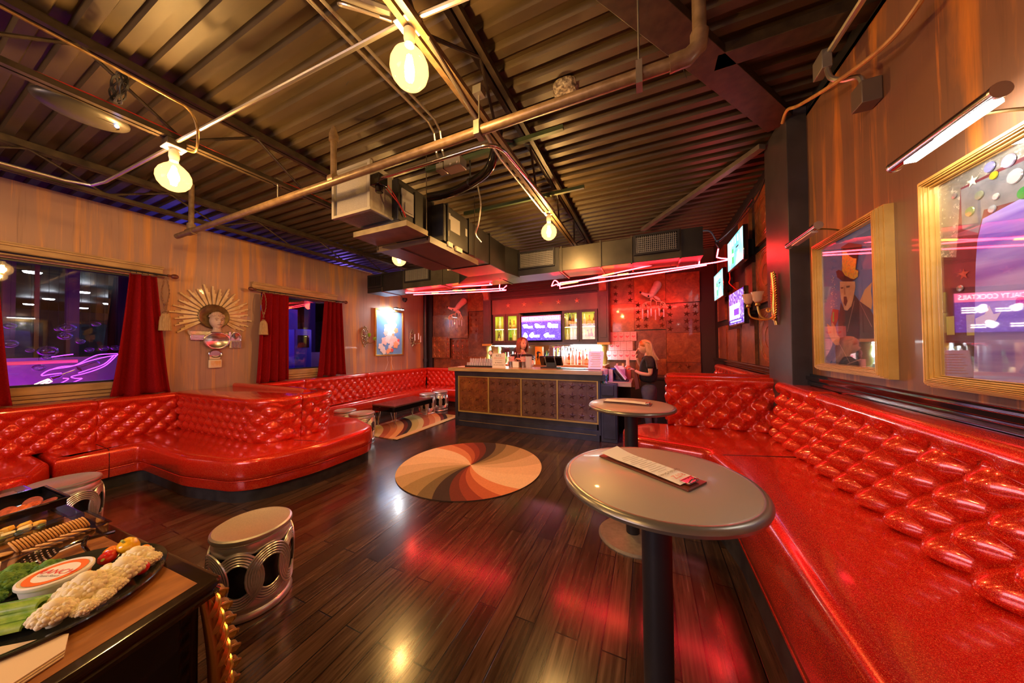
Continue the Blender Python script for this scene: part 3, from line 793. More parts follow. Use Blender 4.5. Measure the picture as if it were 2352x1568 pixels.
# supply duct across the room
sd = thing('supply_duct', 'long rectangular sheet-metal duct crossing in front of the bar under the ceiling', 'duct', (-2.2, 4.7, 2.8))
obj('duct_body', MB().box(-5.36, 0.66, 4.52, 4.98, 2.68, 3.04), DUCT2, sd, bevel=0.006)
obj('flared_joint', MB().add([(-2.74, 4.28, 2.70), (-2.04, 4.28, 2.70), (-2.04, 4.28, 3.12), (-2.74, 4.28, 3.12), (-3.1, 4.54, 2.66), (-1.9, 4.54, 2.66), (-1.9, 4.54, 3.10), (-3.1, 4.54, 3.10)],
    [(0, 1, 2, 3), (4, 5, 6, 7), (0, 1, 5, 4), (1, 2, 6, 5), (2, 3, 7, 6), (3, 0, 4, 7)]), DUCT, sd)
for x in (-4.95, -3.45, -2.25, -1.20, -0.62, -0.2, 0.40):
    obj('seam_flange', MB().box(x, x + 0.02, 4.50, 5.0, 2.66, 3.06), DUCT2, sd)
for q0, q1 in ((-2.22, -1.23), (0.42, 0.665), (-5.365, -4.4)): obj('black_section', MB().box(q0, q1, 4.508, 4.99, 2.672, 3.048), DUCT, sd)
GRL = mat('grille_bars', (0.35, 0.34, 0.33), 0.35, 0.6)
for x0, x1, z0, z1 in ((-1.86, -1.32, 2.80, 3.02), (-0.13, 0.37, 2.80, 3.02), (-4.30, -3.74, 2.82, 3.02), (-5.30, -4.95, 2.80, 3.0)):
    g = obj('grille', MB().box(x0 - 0.03, x1 + 0.03, 4.475, 4.515, z0 - 0.03, z0 - 0.005).box(x0 - 0.03, x1 + 0.03, 4.475, 4.515, z1 + 0.005, z1 + 0.03)
            .box(x0 - 0.03, x0 - 0.005, 4.475, 4.515, z0 - 0.03, z1 + 0.03).box(x1 + 0.005, x1 + 0.03, 4.475, 4.515, z0 - 0.03, z1 + 0.03).box(x0, x1, 4.506, 4.512, z0, z1), BLACK, sd)
    b = MB()
    k = 0
    while x0 + k * 0.024 < x1: b.box(x0 + k * 0.024, x0 + k * 0.024 + 0.007, 4.484, 4.492, z0, z1); k += 1
    k = 0
    while z0 + k * 0.028 < z1: b.box(x0, x1, 4.492, 4.500, z0 + k * 0.028, z0 + k * 0.028 + 0.007); k += 1
    obj('grille_bars', b, GRL if x0 > -5 else BLACK, g)

# hanging red neon
NEON = mat('red_neon', (1, 0.1, 0.1), 0.4, emit=(1.0, 0.020, 0.032), es=26)
NEONHOT = mat('orange_neon_joint', (1, 0.5, 0.2), 0.4, emit=(1.0, 0.16, 0.02), es=16)
def neon(label, lines, cat='neon light'):
    t = thing('neon_tube_light', label, cat, lines[0][0])
    for ln in lines:
        obj('tube', MB().tube(spline(ln, 4) if len(ln) > 3 else ln, 0.0085, 8), NEON, t)
    return t
nn1 = neon('red neon tubes hanging on the left, before the back bar corner', [
    [(-3.95, 4.8, 2.715), (-2.66, 4.8, 2.65), (-2.60, 4.8, 2.67), (-2.56, 4.8, 2.76)],
    [(-4.62, 4.8, 2.73), (-4.52, 4.8, 2.68), (-4.42, 4.8, 2.652), (-2.34, 4.8, 2.560)],
    [(-4.40, 4.82, 2.615), (-2.44, 4.82, 2.53), (-2.36, 4.82, 2.55), (-2.27, 4.82, 2.61)],
    [(-2.40, 4.82, 2.54), (-2.41, 4.81, 2.58), (-2.40, 4.8, 2.64)]])
nn2 = neon('red neon tubes hanging on the right, sloping up towards the televisions', [
    [(-1.34, 4.8, 2.52), (0.34, 4.8, 2.72)],
    [(-1.30, 4.8, 2.56), (0.83, 4.8, 2.63), (0.86, 4.8, 2.70), (0.88, 4.8, 2.81)],
    [(-1.31, 4.82, 2.475), (0.60, 4.82, 2.60), (0.655, 4.82, 2.63), (0.66, 4.82, 2.72), (0.64, 4.82, 2.74)],
    [(-1.44, 4.8, 2.52), (-1.40, 4.8, 2.60), (-1.36, 4.8, 2.60), (-1.31, 4.8, 2.54), (-1.30, 4.81, 2.49)],
    [(-1.44, 4.8, 2.52), (-1.36, 4.8, 2.54), (-1.28, 4.8, 2.55)]])
for p, x0, x1, z0, z1 in ((nn1, -3.4, -3.2, 2.608, 2.599), (nn1, -3.1, -2.9, 2.59, 2.584), (nn1, -3.9, -3.75, 2.594, 2.588), (nn2, -1.28, -1.0, 2.53, 2.55), (nn2, -0.62, -0.45, 2.605, 2.625), (nn2, 0.10, 0.22, 2.69, 2.705), (nn2, -0.4, -0.25, 2.59, 2.595)):
    obj('glowing_joint', MB().tube([(x0, 4.79, z0), (x1, 4.79, z1)], 0.0105, 8), NEONHOT, p)
for p, xs in ((nn1, (-4.3, -3.0, -2.4)), (nn2, (-1.25, -0.5, 0.3, 0.6))):
    for x in xs:
        obj('hanging_wire', MB().tube([(x, 4.81, 2.57), (x + 0.02, 4.83, 2.70)], 0.002, 4), BLACK, p)
# loose cable over the duct end and up the corner
o = obj('dangling_cable', MB().tube(spline([(0.88, 4.8, 2.82), (0.85, 4.82, 2.92), (0.95, 5.0, 3.0), (1.08, 4.6, 3.08), (1.14, 4.2, 3.16), (1.15, 3.9, 3.3), (1.17, 3.78, 3.42)]), 0.008, 6), BLACK); tag(o, 'loose black cable climbing from the right neon to the column top', 'cable')
o = obj('dangling_cable', MB().tube(spline([(0.6, 4.75, 3.06), (0.8, 4.9, 3.10), (0.98, 5.3, 3.05), (1.1, 5.0, 3.15), (1.16, 4.4, 3.25)]), 0.012, 6), BLACK); tag(o, 'thick black cable running along the duct end to the right wall', 'cable')

# ---------------------------------------------------------------- embossed tin panels
def tin(name, a, b, c, seed, orange=1.0):
    m = mat(name, a, 0.30, 0.30, 0.4); t = NT(m)
    f = t.noise(t.coord((1, 1, 1), loc=(seed, seed * 2, seed)), 5.5, 9, 0.68, 0.6)
    g = t.noise(t.coord((1, 1, 1), loc=(seed, 0, 1)), 34, 4)
    t.col(t.mix(0.35, t.ramp(f, [(0.33, a), (0.52, b), (0.70, c)]), t.ramp(g, [(0.3, a), (0.7, b)])))
    t.bump(t.mix(0.5, f, g), 0.55, 0.006); return m


TIN = [tin('hammered_copper_tin', (0.10, 0.030, 0.014), (0.24, 0.080, 0.028), (0.46, 0.18, 0.05), 1.0),
       tin('rusty_tin', (0.13, 0.040, 0.016), (0.30, 0.10, 0.030), (0.55, 0.23, 0.06), 4.0),
       tin('brown_tin', (0.09, 0.036, 0.022), (0.20, 0.085, 0.050), (0.34, 0.16, 0.08), 8.0)]
TIN_VLIT = tin('violet_lit_brown_tin', (0.09, 0.045, 0.038), (0.17, 0.09, 0.075), (0.28, 0.16, 0.12), 11.0)  # brown tin with the violet cast of blue light put into its colour


def star_pts(r0, r1, rot=0.0):
    return [((r0 if i % 2 == 0 else r1) * math.sin(rot + i * PI / 5), (r0 if i % 2 == 0 else r1) * math.cos(rot + i * PI / 5)) for i in range(10)]


def tin_panel(parent, F, w, h, style, m, th=0.012, seed=0):
    """F(a, b, c) maps panel width, height and outward depth to the world"""
    mb = MB()
    def bx(a0, a1, b0, b1, c0, c1):
        vs = [F(a, b, c) for a in (a0, a1) for b in (b0, b1) for c in (c0, c1)]
        mb.add(vs, [(0, 1, 3, 2), (4, 6, 7, 5), (0, 4, 5, 1), (2, 3, 7, 6), (0, 2, 6, 4), (1, 5, 7, 3)])
    bx(0, w, 0, h, 0, th)
    bx(0.0005, w - 0.0005, 0.0005, 0.012, th, th + 0.004); bx(0.0005, w - 0.0005, h - 0.012, h - 0.0005, th, th + 0.004)
    bx(0.0005, 0.012, 0.012, h - 0.012, th, th + 0.004); bx(w - 0.012, w - 0.0005, 0.012, h - 0.012, th, th + 0.004)
    if style in ('star', 'sparse'):
        n = 4
        for i in range(1, n):
            bx(w * i / n - 0.002, w * i / n + 0.002, 0, h, th, th + 0.0035); bx(0, w, h * i / n - 0.002, h * i / n + 0.002, th, th + 0.0035)
        for i in range(n):
            for j in range(n):
                if style == 'sparse' and (i * 7 + j * 3 + seed) % 3 == 0: continue
                ca, cb = w * (i + 0.5) / n, h * (j + 0.5) / n; r = min(w, h) / n * 0.44
                s = star_pts(r, r * 0.36, 0.15)
                vs = [F(ca + x, cb + y, th) for x, y in s] + [F(ca, cb, th + 0.022)]
                mb.add(vs, [(k, (k + 1) % 10, 10) for k in range(10)])
    elif style == 'ring':
        for j, rr in enumerate((0.46, 0.40, 0.20)):
            r = min(w, h) * rr
            mb.tube([F(w / 2 + r * math.cos(g), h / 2 + r * math.sin(g), th) for g in [k * PI / 16 for k in range(32)]], 0.006, 5, closed=True)
    elif style == 'knob':
        for i in range(5):
            for j in range(5):
                p = F(w * (i + 0.5) / 5, h * (j + 0.5) / 5, th); mb.ball(p, 0.018, 8, (1, 1, 1))
    return obj('tin_panel', mb, m, parent, smooth=30)


WB = bpy.data.objects['wall_back']; WRF = bpy.data.objects['wall_right_far']
random.seed(11)
rows = [0.60, 1.22, 1.84, 2.46]
styles = ['none', 'ring', 'sparse', 'none']
for ci, x0 in enumerate((-5.78, -5.17, -4.56, -3.95, -0.88, -0.26, 0.36)):
    off = (0.0, -0.06, 0.05, -0.1, 0.0, 0.03, -0.05)[ci]
    for ri, z in enumerate(rows):
        dep = ((ci * 5 + ri * 3) % 4) * 0.022
        st = styles[(ci + ri * 2) % 4] if not (ci == 1 and ri == 1) else 'star'
        if (ci, ri) == (5, 2): st = 'sparse'
        z = z + off
        tin_panel(WB, (lambda a, b, c, x0=x0, z=z, dep=dep: (x0 + a, YB - 0.012 - dep - c, z + b)), 0.615, 0.615, st, TIN[(ci * 2 + ri) % 3], seed=ri + ci)
for y0, z0, w_, h_, st, k in ((3.86, 1.27, 0.60, 0.66, 'ring', 1), (3.90, 2.0, 0.62, 0.61, 'ring', 1), (4.02, 2.70, 0.5, 0.60, 'ring', 1), (4.62, 1.26, 0.62, 0.60, 'none', 0),
                              (4.66, 1.95, 0.3, 0.6, 'none', 2), (4.75, 2.68, 0.5, 0.60, 'none', 1), (5.42, 1.26, 0.60, 0.50, 'none', 0), (5.42, 1.9, 0.5, 0.55, 'none', 0),
                              (6.10, 1.25, 0.62, 0.6, 'none', 1), (6.15, 1.95, 0.6, 0.6, 'none', 0), (6.1, 2.62, 0.6, 0.6, 'none', 0)):
    tin_panel(WRF, (lambda a, b, c, y0=y0, z0=z0: (XR + 0.018 - c * 2.2, y0 + a, z0 + b)), w_, h_, st, TIN[k])

# ---------------------------------------------------------------- the bar
bar = thing('bar_counter', 'black bar with a pale wood top and four copper star panels', 'bar', (-2.1, 5.0, 0))
obj('bar_body', MB().box(-3.47, -0.76, 4.97, 5.50, 0.0, 1.06), BLACK if False else NAVY, bar)
obj('front_rail', MB().box(-3.47, -0.62, 4.93, 4.975, 0.965, 1.06).box(-3.47, -0.72, 4.945, 4.975, 0.0, 0.17).box(-3.47, -3.40, 4.945, 4.975, 0.1, 1.0).box(-0.735, -0.70, 4.945, 4.975, 0.1, 1.0), NAVY, bar, bevel=0.003)
obj('countertop', MB().box(-3.58, -0.66, 4.87, 5.52, 1.062, 1.128), noisy('butcher_block', (0.40, 0.27, 0.12), (0.56, 0.40, 0.20), 4, 0.35, stretch=(1, 8, 8), coat=0.3), bar, bevel=0.004)
pw = 2.63 / 4
for i in range(4):
    x0 = -3.368 + i * pw
    tin_panel(bar, (lambda a, b, c, x0=x0: (x0 + a, 4.968 - c, 0.30 + b)), pw - 0.022, 0.645, 'star', TIN[1] if i == 0 else (TIN[2] if i == 1 else TIN_VLIT), seed=i)
gt = MB()
for i in range(5):
    x = -3.39 + i * pw * 1.002; gt.box(x, x + 0.022, 4.935, 4.97, 0.278, 0.968)
gt.box(-3.392, -0.733, 4.937, 4.97, 0.272, 0.296).box(-3.392, -0.733, 4.937, 4.97, 0.948, 0.970)
obj('gold_trim', gt, GOLDPAINT, bar)
obj('gold_line', MB().box(-3.38, -0.77, 4.941, 4.946, 0.098, 0.102), GOLDPAINT, bar)
obj('end_post', MB().box(-0.70, -0.45, 4.96, 5.14, 0.0, 0.92).box(-0.68, -0.50, 4.94, 4.965, 0.74, 0.90).box(-0.66, -0.47, 4.945, 4.965, 0.06, 0.70), NAVY, bar, bevel=0.006)
obj('screws', MB().ball((-2.1, 4.93, 1.02), 0.004, 6).ball((-3.1, 4.93, 1.03), 0.004, 6).ball((-2.7, 4.93, 1.02), 0.004, 6), CHROME, bar)
sc_ = thing('service_counter', 'lower side counter of pale wood to the right of the bar, open underneath', 'counter', (-0.4, 5.4, 0))
obj('counter_top', MB().box(-0.62, -0.25, 5.16, 5.9, 0.86, 0.93), CREAM if False else noisy('pale_block', (0.45, 0.30, 0.15), (0.58, 0.42, 0.24), 4, 0.4, stretch=(1, 8, 8)), sc_, bevel=0.004)
obj('support', MB().box(-0.60, -0.56, 5.2, 5.85, 0.0, 0.86).box(-0.60, -0.30, 5.80, 5.84, 0, 0.86), BLACK, sc_)
obj('under_shelf', MB().box(-0.56, -0.28, 5.22, 5.8, 0.55, 0.57), BLACK, sc_)
o = obj('work_counter', MB().box(-0.15, 1.1, 6.55, 7.1, 0.0, 0.86).box(-0.17, 1.12, 6.52, 7.1, 0.86, 0.90), BLACK); tag(o, 'low black counter against the back wall behind the standing woman', 'counter')

# ---------------------------------------------------------------- back bar
bb = thing('back_bar', 'tall dark back bar cabinet with a star frieze, corbelled posts and glass doors', 'cabinet', (-2.3, 6.9, 1.5))
FR = noisy('dark_violet_paint', (0.045, 0.036, 0.044), (0.07, 0.055, 0.066), 4, 0.4, bump=0.05)
GREENWALL = mat('lime_cabinet_lining', (0.72, 0.72, 0.25), 0.6)
obj('frieze', MB().box(-3.60, -0.98, 6.76, 6.80, 2.34, 2.72), noisy('bronze_paint', (0.10, 0.075, 0.07), (0.15, 0.115, 0.10), 3, 0.4, 0.3), bb)
cn = MB()
for q0, z0, z1 in ((0.02, 2.70, 2.74), (0.05, 2.74, 2.80), (0.035, 2.80, 2.88), (0.07, 2.88, 2.92), (0.10, 2.92, 2.98), (0.13, 2.98, 3.06), (0.16, 3.06, 3.16)):
    cn.box(-3.62, -0.96, 6.80 - 0.04 - q0, 6.85, z0, z1)
obj('cornice', cn, mat('cornice_black', (0.022, 0.016, 0.022), 0.35), bb, bevel=0.004)
for x0, x1 in ((-3.84, -3.62), (-0.98, -0.76)):
    p = obj('post', MB().box(x0, x1, 6.72, 7.1, 1.60, 3.3).box(x0 + 0.04, x1 - 0.04, 6.71, 6.73, 1.70, 2.6), FR, bb, bevel=0.004)
    xm = (x0 + x1) / 2; cs = []
    for k in range(13):
        g = k / 12; cs.append((6.72 - 0.05 - 0.11 * math.sin(g * PI * 0.5) + 0.028 * math.sin(g * PI * 3), 2.72 + g * 0.50))
    cs = [(6.73, 2.70)] + cs + [(6.73, 3.24)]
    obj('corbel', MB().prism(cs, lambda a, b: (xm - 0.075, a, b), lambda a, b: (xm + 0.075, a, b)), noisy('rust_corbel', (0.24, 0.09, 0.06), (0.35, 0.15, 0.09), 12, 0.5), bb, bevel=0.004)
    obj('post_cap', MB().box(x0 - 0.02, x1 + 0.02, 6.69, 7.1, 1.55, 1.60), GOLDPAINT, bb)
    obj('glass_column', MB().lathe([(0.05, 1.13), (0.075, 1.25), (0.05, 1.36), (0.075, 1.46), (0.06, 1.55)], (xm, 6.8, 0), 16), mat('green_glass_column', (0.30, 0.42, 0.12), 0.12, 0, 0.5, emit=None), bb)
for i in range(5):
    x = -3.15 + i * 0.4275
    s = star_pts(0.068, 0.027)
    obj('star', MB().add([(x + a, 6.758, 2.55 + b) for a, b in s] + [(x, 6.735, 2.55)], [(k, (k + 1) % 10, 10) for k in range(10)] + [tuple(range(10))]), mat('pale_rust_star', (0.62, 0.28, 0.20) if i != 2 else (0.50, 0.28, 0.10), 0.5), bb)
obj('bottom_rail', MB().box(-3.60, -0.98, 6.74, 7.1, 1.56, 1.625), NAVY, bb)
for nm, x0, x1 in (('left', -3.58, -2.87), ('right', -1.79, -1.0)):
    obj('cabinet_box', MB().box(x0, x1, 7.08, 7.10, 1.62, 2.34).box(x0, x0 + 0.015, 6.80, 7.1, 1.62, 2.34).box(x1 - 0.015, x1, 6.80, 7.1, 1.62, 2.34).box(x0, x1, 6.8, 7.1, 1.62, 1.635).box(x0, x1, 6.8, 7.1, 2.325, 2.34), GREENWALL, bb)
    obj('shelf', MB().box(x0 + 0.02, x1 - 0.02, 6.82, 7.08, 1.975, 1.99), noisy('shelf_wood', (0.25, 0.14, 0.07), (0.35, 0.2, 0.1), 8), bb)
    xm = (x0 + x1) / 2
    for a, b in ((x0, xm - 0.004), (xm + 0.004, x1)):
        f = MB()
        for q in ((a, a + 0.055, 1.62, 2.34), (b - 0.055, b, 1.62, 2.34), (a + 0.055, b - 0.055, 1.62, 1.675), (a + 0.055, b - 0.055, 2.285, 2.34)): f.box(q[0], q[1], 6.765, 6.80, q[2], q[3])
        d = obj('door', f, FR if nm == 'left' else NAVY, bb, bevel=0.003)
        obj('door_glass', MB().box(a + 0.05, b - 0.05, 6.78, 6.784, 1.67, 2.29), GLASS, d)
        obj('latch', MB().ball((xm - 0.02 if b < xm else xm + 0.02, 6.76, 1.65), 0.008, 8), BRASS, d)
    for z in (1.955, 2.30):
        for xx in ((x0 + xm) / 2, (xm + x1) / 2):
            obj('led_strip', MB().box(xx - 0.13, xx + 0.13, 6.815, 6.83, z, z + 0.006), mat('lime_led', (1, 1, 0.5), 0.5, emit=(0.85, 1.0, 0.25) if nm == 'left' else (1.0, 0.92, 0.35), es=22), bb)
obj('tv_niche', MB().box(-2.87, -1.79, 7.06, 7.10, 1.62, 2.34), BLACK, bb)
obj('back_counter', MB().box(-3.75, -0.80, 6.35, 7.1, 1.05, 1.12), noisy('amber_counter', (0.45, 0.28, 0.12), (0.6, 0.42, 0.2), 6, 0.35), bb)
obj('counter_base', MB().box(-3.75, -0.80, 6.40, 7.1, 0.0, 1.05), BLACK, bb)
obj('bottle_step', MB().box(-1.95, -0.98, 6.72, 7.0, 1.12, 1.19), noisy('lit_step', (0.5, 0.45, 0.3), (0.7, 0.62, 0.45), 6, 0.4), bb)
obj('back_mirror', MB().box(-3.6, -0.98, 7.08, 7.1, 1.12, 1.56), mat('mirror', (0.8, 0.85, 0.85), 0.06, 1.0), bb)
LEDW = mat('cool_led_bar', (1, 1, 1), 0.5, emit=(0.85, 0.97, 1.0), es=26)
obj('light_bar', MB().box(-1.62, -1.02, 6.86, 6.90, 1.535, 1.555).box(-3.58, -2.9, 6.86, 6.90, 1.535, 1.555), LEDW, bb)
obj('light_box', MB().box(-1.24, -1.0, 7.02, 7.07, 1.30, 1.52), mat('white_light_box', (1, 1, 1), 0.5, emit=(0.9, 0.98, 1.0), es=5), bb)

# television with the drinks menu
def text_mesh(s, size, F, m, parent, name='lettering', depth=0.001, align='CENTER'):
    """flat raised letters; F(a, b) maps the text plane to the world"""
    cu = bpy.data.curves.new(name, 'FONT'); cu.body = s; cu.size = size; cu.align_x = align; cu.align_y = 'CENTER'; cu.fill_mode = 'BOTH'
    tmp = bpy.data.objects.new(name, cu); C.objects.link(tmp)
    me = bpy.data.meshes.new_from_object(tmp.evaluated_get(bpy.context.evaluated_depsgraph_get()))
    vs = [F(v.co.x, v.co.y) for v in me.vertices]; fs = [tuple(p.vertices) for p in me.polygons]
    C.objects.unlink(tmp); bpy.data.objects.remove(tmp); bpy.data.curves.remove(cu); bpy.data.meshes.remove(me)
    return obj(name, MB().add(vs, fs), m, parent, smooth=None)


tv = thing('television', 'wide television between the bottle cabinets showing a drinks menu', 'television', (-2.32, 7.0, 1.66))
obj('tv_case', MB().box(-2.84, -1.82, 6.83, 6.88, 1.655, 2.275), BLACKGLOSS, tv, bevel=0.004)
scr = mat('menu_screen', (0.02, 0.01, 0.1), 0.3); t = NT(scr)
f = t.noise(t.coord((1, 1, 1)), 55, 3, 0.8)
t.l(t.ramp(f, [(0.45, (0.05, 0.02, 0.30)), (0.62, (0.10, 0.06, 0.6)), (0.72, (0.9, 0.85, 1.0))]), t.b.inputs['Emission Color']); t.b.inputs['Emission Strength'].default_value = 1.6
obj('screen', MB().box(-2.82, -1.84, 6.826, 6.832, 1.675, 2.255), scr, tv)
PINKS = mat('pink_banner', (1, 0.2, 0.4), 0.5, emit=(1.0, 0.16, 0.35), es=1.8); WHS = mat('screen_white', (1, 1, 1), 0.5, emit=(1, 0.98, 1.0), es=3.0)
obj('banner', MB().box(-2.82, -1.84, 6.822, 6.826, 2.125, 2.255), PINKS, tv)
text_mesh("RITZ SPECIALTY COCKTAILS", 0.083, lambda a, b: (-2.33 + a * 0.86, 6.820, 2.19 + b * 1.2), WHS, tv)
def blob(cx, cz, rx, rz, k):
    n = 14; return [(cx + rx * (1 + 0.2 * math.sin(3 * g + k)) * math.cos(g), cz + rz * (1 + 0.2 * math.cos(2 * g + k)) * math.sin(g)) for g in [2 * PI * i / n for i in range(n)]]
for k, (cx, cz) in enumerate(((-2.72, 2.02), (-2.42, 2.02), (-2.10, 2.02), (-2.72, 1.79), (-2.55, 1.80), (-2.18, 1.79))):
    bl = blob(cx, cz, 0.062, 0.06, k); obj('drink_picture', MB().add([(a, 6.821, b) for a, b in bl], [tuple(range(14))]), WHS, tv)
    if k != 3:
        for r_ in range(3 if k == 2 else 2):
            zz = cz - 0.01 - r_ * 0.034 + (0.025 if k == 2 else 0); bl = [(cx + 0.05 + 0.145 * i / 8, zz + 0.010 + 0.003 * math.sin(i * 2.3 + k)) for i in range(9)] + [(cx + 0.05 + 0.145 * i / 8, zz - 0.010 + 0.003 * math.sin(i * 1.9 + k)) for i in range(8, -1, -1)]
            obj('blurred_caption', MB().add([(a, 6.820, b) for a, b in bl], [tuple(range(18))]), WHS, tv, smooth=None)

# bottles
ORD = ['first', 'second', 'third', 'fourth', 'fifth', 'sixth', 'seventh', 'eighth', 'ninth', 'tenth', 'eleventh', 'twelfth', 'thirteenth', 'fourteenth', 'fifteenth', 'sixteenth', 'seventeenth', 'eighteenth', 'nineteenth', 'twentieth']
def bottle_proto(name, gcol, lcol, ccol, kind, h=0.30, r=0.037):
    t = thing(name, 'x', 'bottle')
    if kind == 'tall': pr = [(r, 0), (r, h * 0.55), (r * 0.85, h * 0.64), (r * 0.42, h * 0.74), (r * 0.36, h * 0.93)]
    elif kind == 'squat': pr = [(r * 1.3, 0), (r * 1.45, h * 0.2), (r * 1.3, h * 0.42), (r * 0.5, h * 0.58), (r * 0.4, h * 0.80)]
    elif kind == 'wine': pr = [(r, 0), (r, h * 0.45), (r * 0.75, h * 0.62), (r * 0.38, h * 0.78), (r * 0.34, h * 0.97)]
    else: pr = [(r * 1.1, 0), (r * 1.1, h * 0.66), (r * 0.5, h * 0.74), (r * 0.45, h * 0.88)]
    n = 16 if kind != 'square' else 4
    obj('glass_body', MB().lathe(pr, (0, 0, 0), n), mat(name + '_glass', gcol, 0.06, 0, 0.6, spec=0.8), t, smooth=50)
    obj('label', MB().lathe([(pr[0][0] * (1.02 if kind != 'squat' else 1.13), h * 0.12), (pr[1][0] * 1.015 if kind != 'squat' else r * 1.44, h * 0.40)], (0, 0, 0), n, caps=False), mat(name + '_label', lcol, 0.6), t)
    z = pr[-1][1]; obj('cap', MB().lathe([(pr[-1][0] * 1.15, z - 0.006), (pr[-1][0] * 1.15, z + 0.03)], (0, 0, 0), 10), mat(name + '_cap', ccol, 0.4), t)
    t.location = (0, 0, -5)
    return t


BP = {'clear': bottle_proto('clear_bottle', (0.62, 0.72, 0.74), (0.85, 0.85, 0.82), (0.7, 0.7, 0.72), 'tall'),
      'vodka': bottle_proto('tall_clear_bottle', (0.55, 0.66, 0.72), (0.55, 0.65, 0.8), (0.1, 0.1, 0.12), 'tall', 0.33, 0.034),
      'amber': bottle_proto('amber_bottle', (0.42, 0.15, 0.03), (0.80, 0.72, 0.5), (0.05, 0.04, 0.04), 'square', 0.27, 0.042),
      'whisky': bottle_proto('dark_whisky_bottle', (0.16, 0.05, 0.015), (0.75, 0.6, 0.4), (0.04, 0.03, 0.03), 'tall', 0.29, 0.036),
      'green': bottle_proto('green_bottle', (0.14, 0.42, 0.03), (0.05, 0.12, 0.03), (0.05, 0.2, 0.05), 'wine', 0.31, 0.038),
      'orange': bottle_proto('orange_squat_bottle', (0.75, 0.24, 0.04), (0.9, 0.75, 0.55), (0.75, 0.06, 0.03), 'squat', 0.26, 0.036),
      'red': bottle_proto('red_capped_bottle', (0.50, 0.10, 0.05), (0.86, 0.80, 0.74), (0.8, 0.04, 0.03), 'tall', 0.29, 0.036),
      'black': bottle_proto('black_bottle', (0.015, 0.015, 0.02), (0.7, 0.6, 0.35), (0.5, 0.35, 0.1), 'wine', 0.31, 0.038)}
USEDP = set()
DESC = {'clear': 'clear bottle with a white label', 'vodka': 'slim blue-labelled bottle', 'amber': 'square amber bottle', 'whisky': 'dark whisky bottle', 'green': 'green bottle',
        'orange': 'squat orange bottle', 'red': 'red-capped bottle', 'black': 'black bottle'}
def put_bottle(kind, loc, where, group, s=1.0, rz=0.0):
    lb = DESC[kind] + ', ' + where
    if kind not in USEDP:
        USEDP.add(kind); b = BP[kind]; b.location = loc; b['label'] = lb; b['group'] = group; b.rotation_euler = (0, 0, rz); b.scale = (s, s, s); return b
    return dup(BP[kind], loc, rz, lb, group, (s, s, s))


def shelf_row(kinds, x0, x1, y, z, where, group, s=1.0):
    n = len(kinds)
    for i, k in enumerate(kinds):
        x = x0 + (x1 - x0) * (i + 0.5) / n
        put_bottle(k, (x, y + 0.012 * ((i * 7) % 3 - 1), z), ORD[i] + ' from the left ' + where, group, s * (0.93 + 0.05 * ((i * 5) % 3)), 0.3 * i)


shelf_row(['clear', 'whisky'], -3.52, -3.26, 6.93, 1.99, 'upper shelf, far left door', 'bottles in the left cabinet')
shelf_row(['whisky', 'orange', 'red'], -3.22, -2.92, 6.93, 1.99, 'upper shelf, second cabinet door', 'bottles in the left cabinet', 0.8)
shelf_row(['black', 'clear', 'vodka'], -3.53, -3.25, 6.93, 1.635, 'lower shelf, far left cabinet door', 'bottles in the left cabinet')
shelf_row(['green', 'clear', 'orange'], -3.21, -2.90, 6.93, 1.635, 'lower shelf, second cabinet door', 'bottles in the left cabinet')
shelf_row(['vodka', 'black', 'whisky', 'clear', 'orange'], -1.75, -1.40, 6.93, 1.99, 'upper shelf, third cabinet door', 'bottles in the right cabinet', 0.95)
shelf_row(['clear', 'orange', 'whisky'], -1.36, -1.04, 6.93, 1.99, 'upper shelf, far right cabinet door', 'bottles in the right cabinet', 0.95)
shelf_row(['clear', 'vodka', 'vodka', 'clear'], -1.75, -1.40, 6.93, 1.635, 'lower shelf, third cabinet door', 'bottles in the right cabinet', 0.97)
shelf_row(['clear', 'amber', 'red', 'orange'], -1.36, -1.04, 6.93, 1.635, 'lower shelf, far right cabinet door', 'bottles in the right cabinet', 0.95)
shelf_row(['clear', 'vodka', 'amber', 'clear', 'red', 'vodka', 'clear', 'amber', 'clear', 'vodka', 'whisky', 'clear', 'orange'], -1.88, -1.0, 6.80, 1.19, 'back counter rear row', 'bottles on the back counter')
shelf_row(['vodka', 'clear', 'clear', 'amber', 'clear', 'vodka', 'red', 'clear', 'orange', 'clear', 'amber'], -1.86, -1.02, 6.60, 1.12, 'back counter front row', 'bottles on the back counter')
shelf_row(['green', 'black', 'green'], -2.12, -1.95, 6.55, 1.12, 'beside the yellow toucan box', 'bottles on the back counter')
shelf_row(['orange', 'clear', 'red', 'green', 'clear', 'amber', 'orange'], -3.45, -2.95, 6.7, 1.12, 'under the left cabinet', 'bottles under the left cabinet', 0.85)

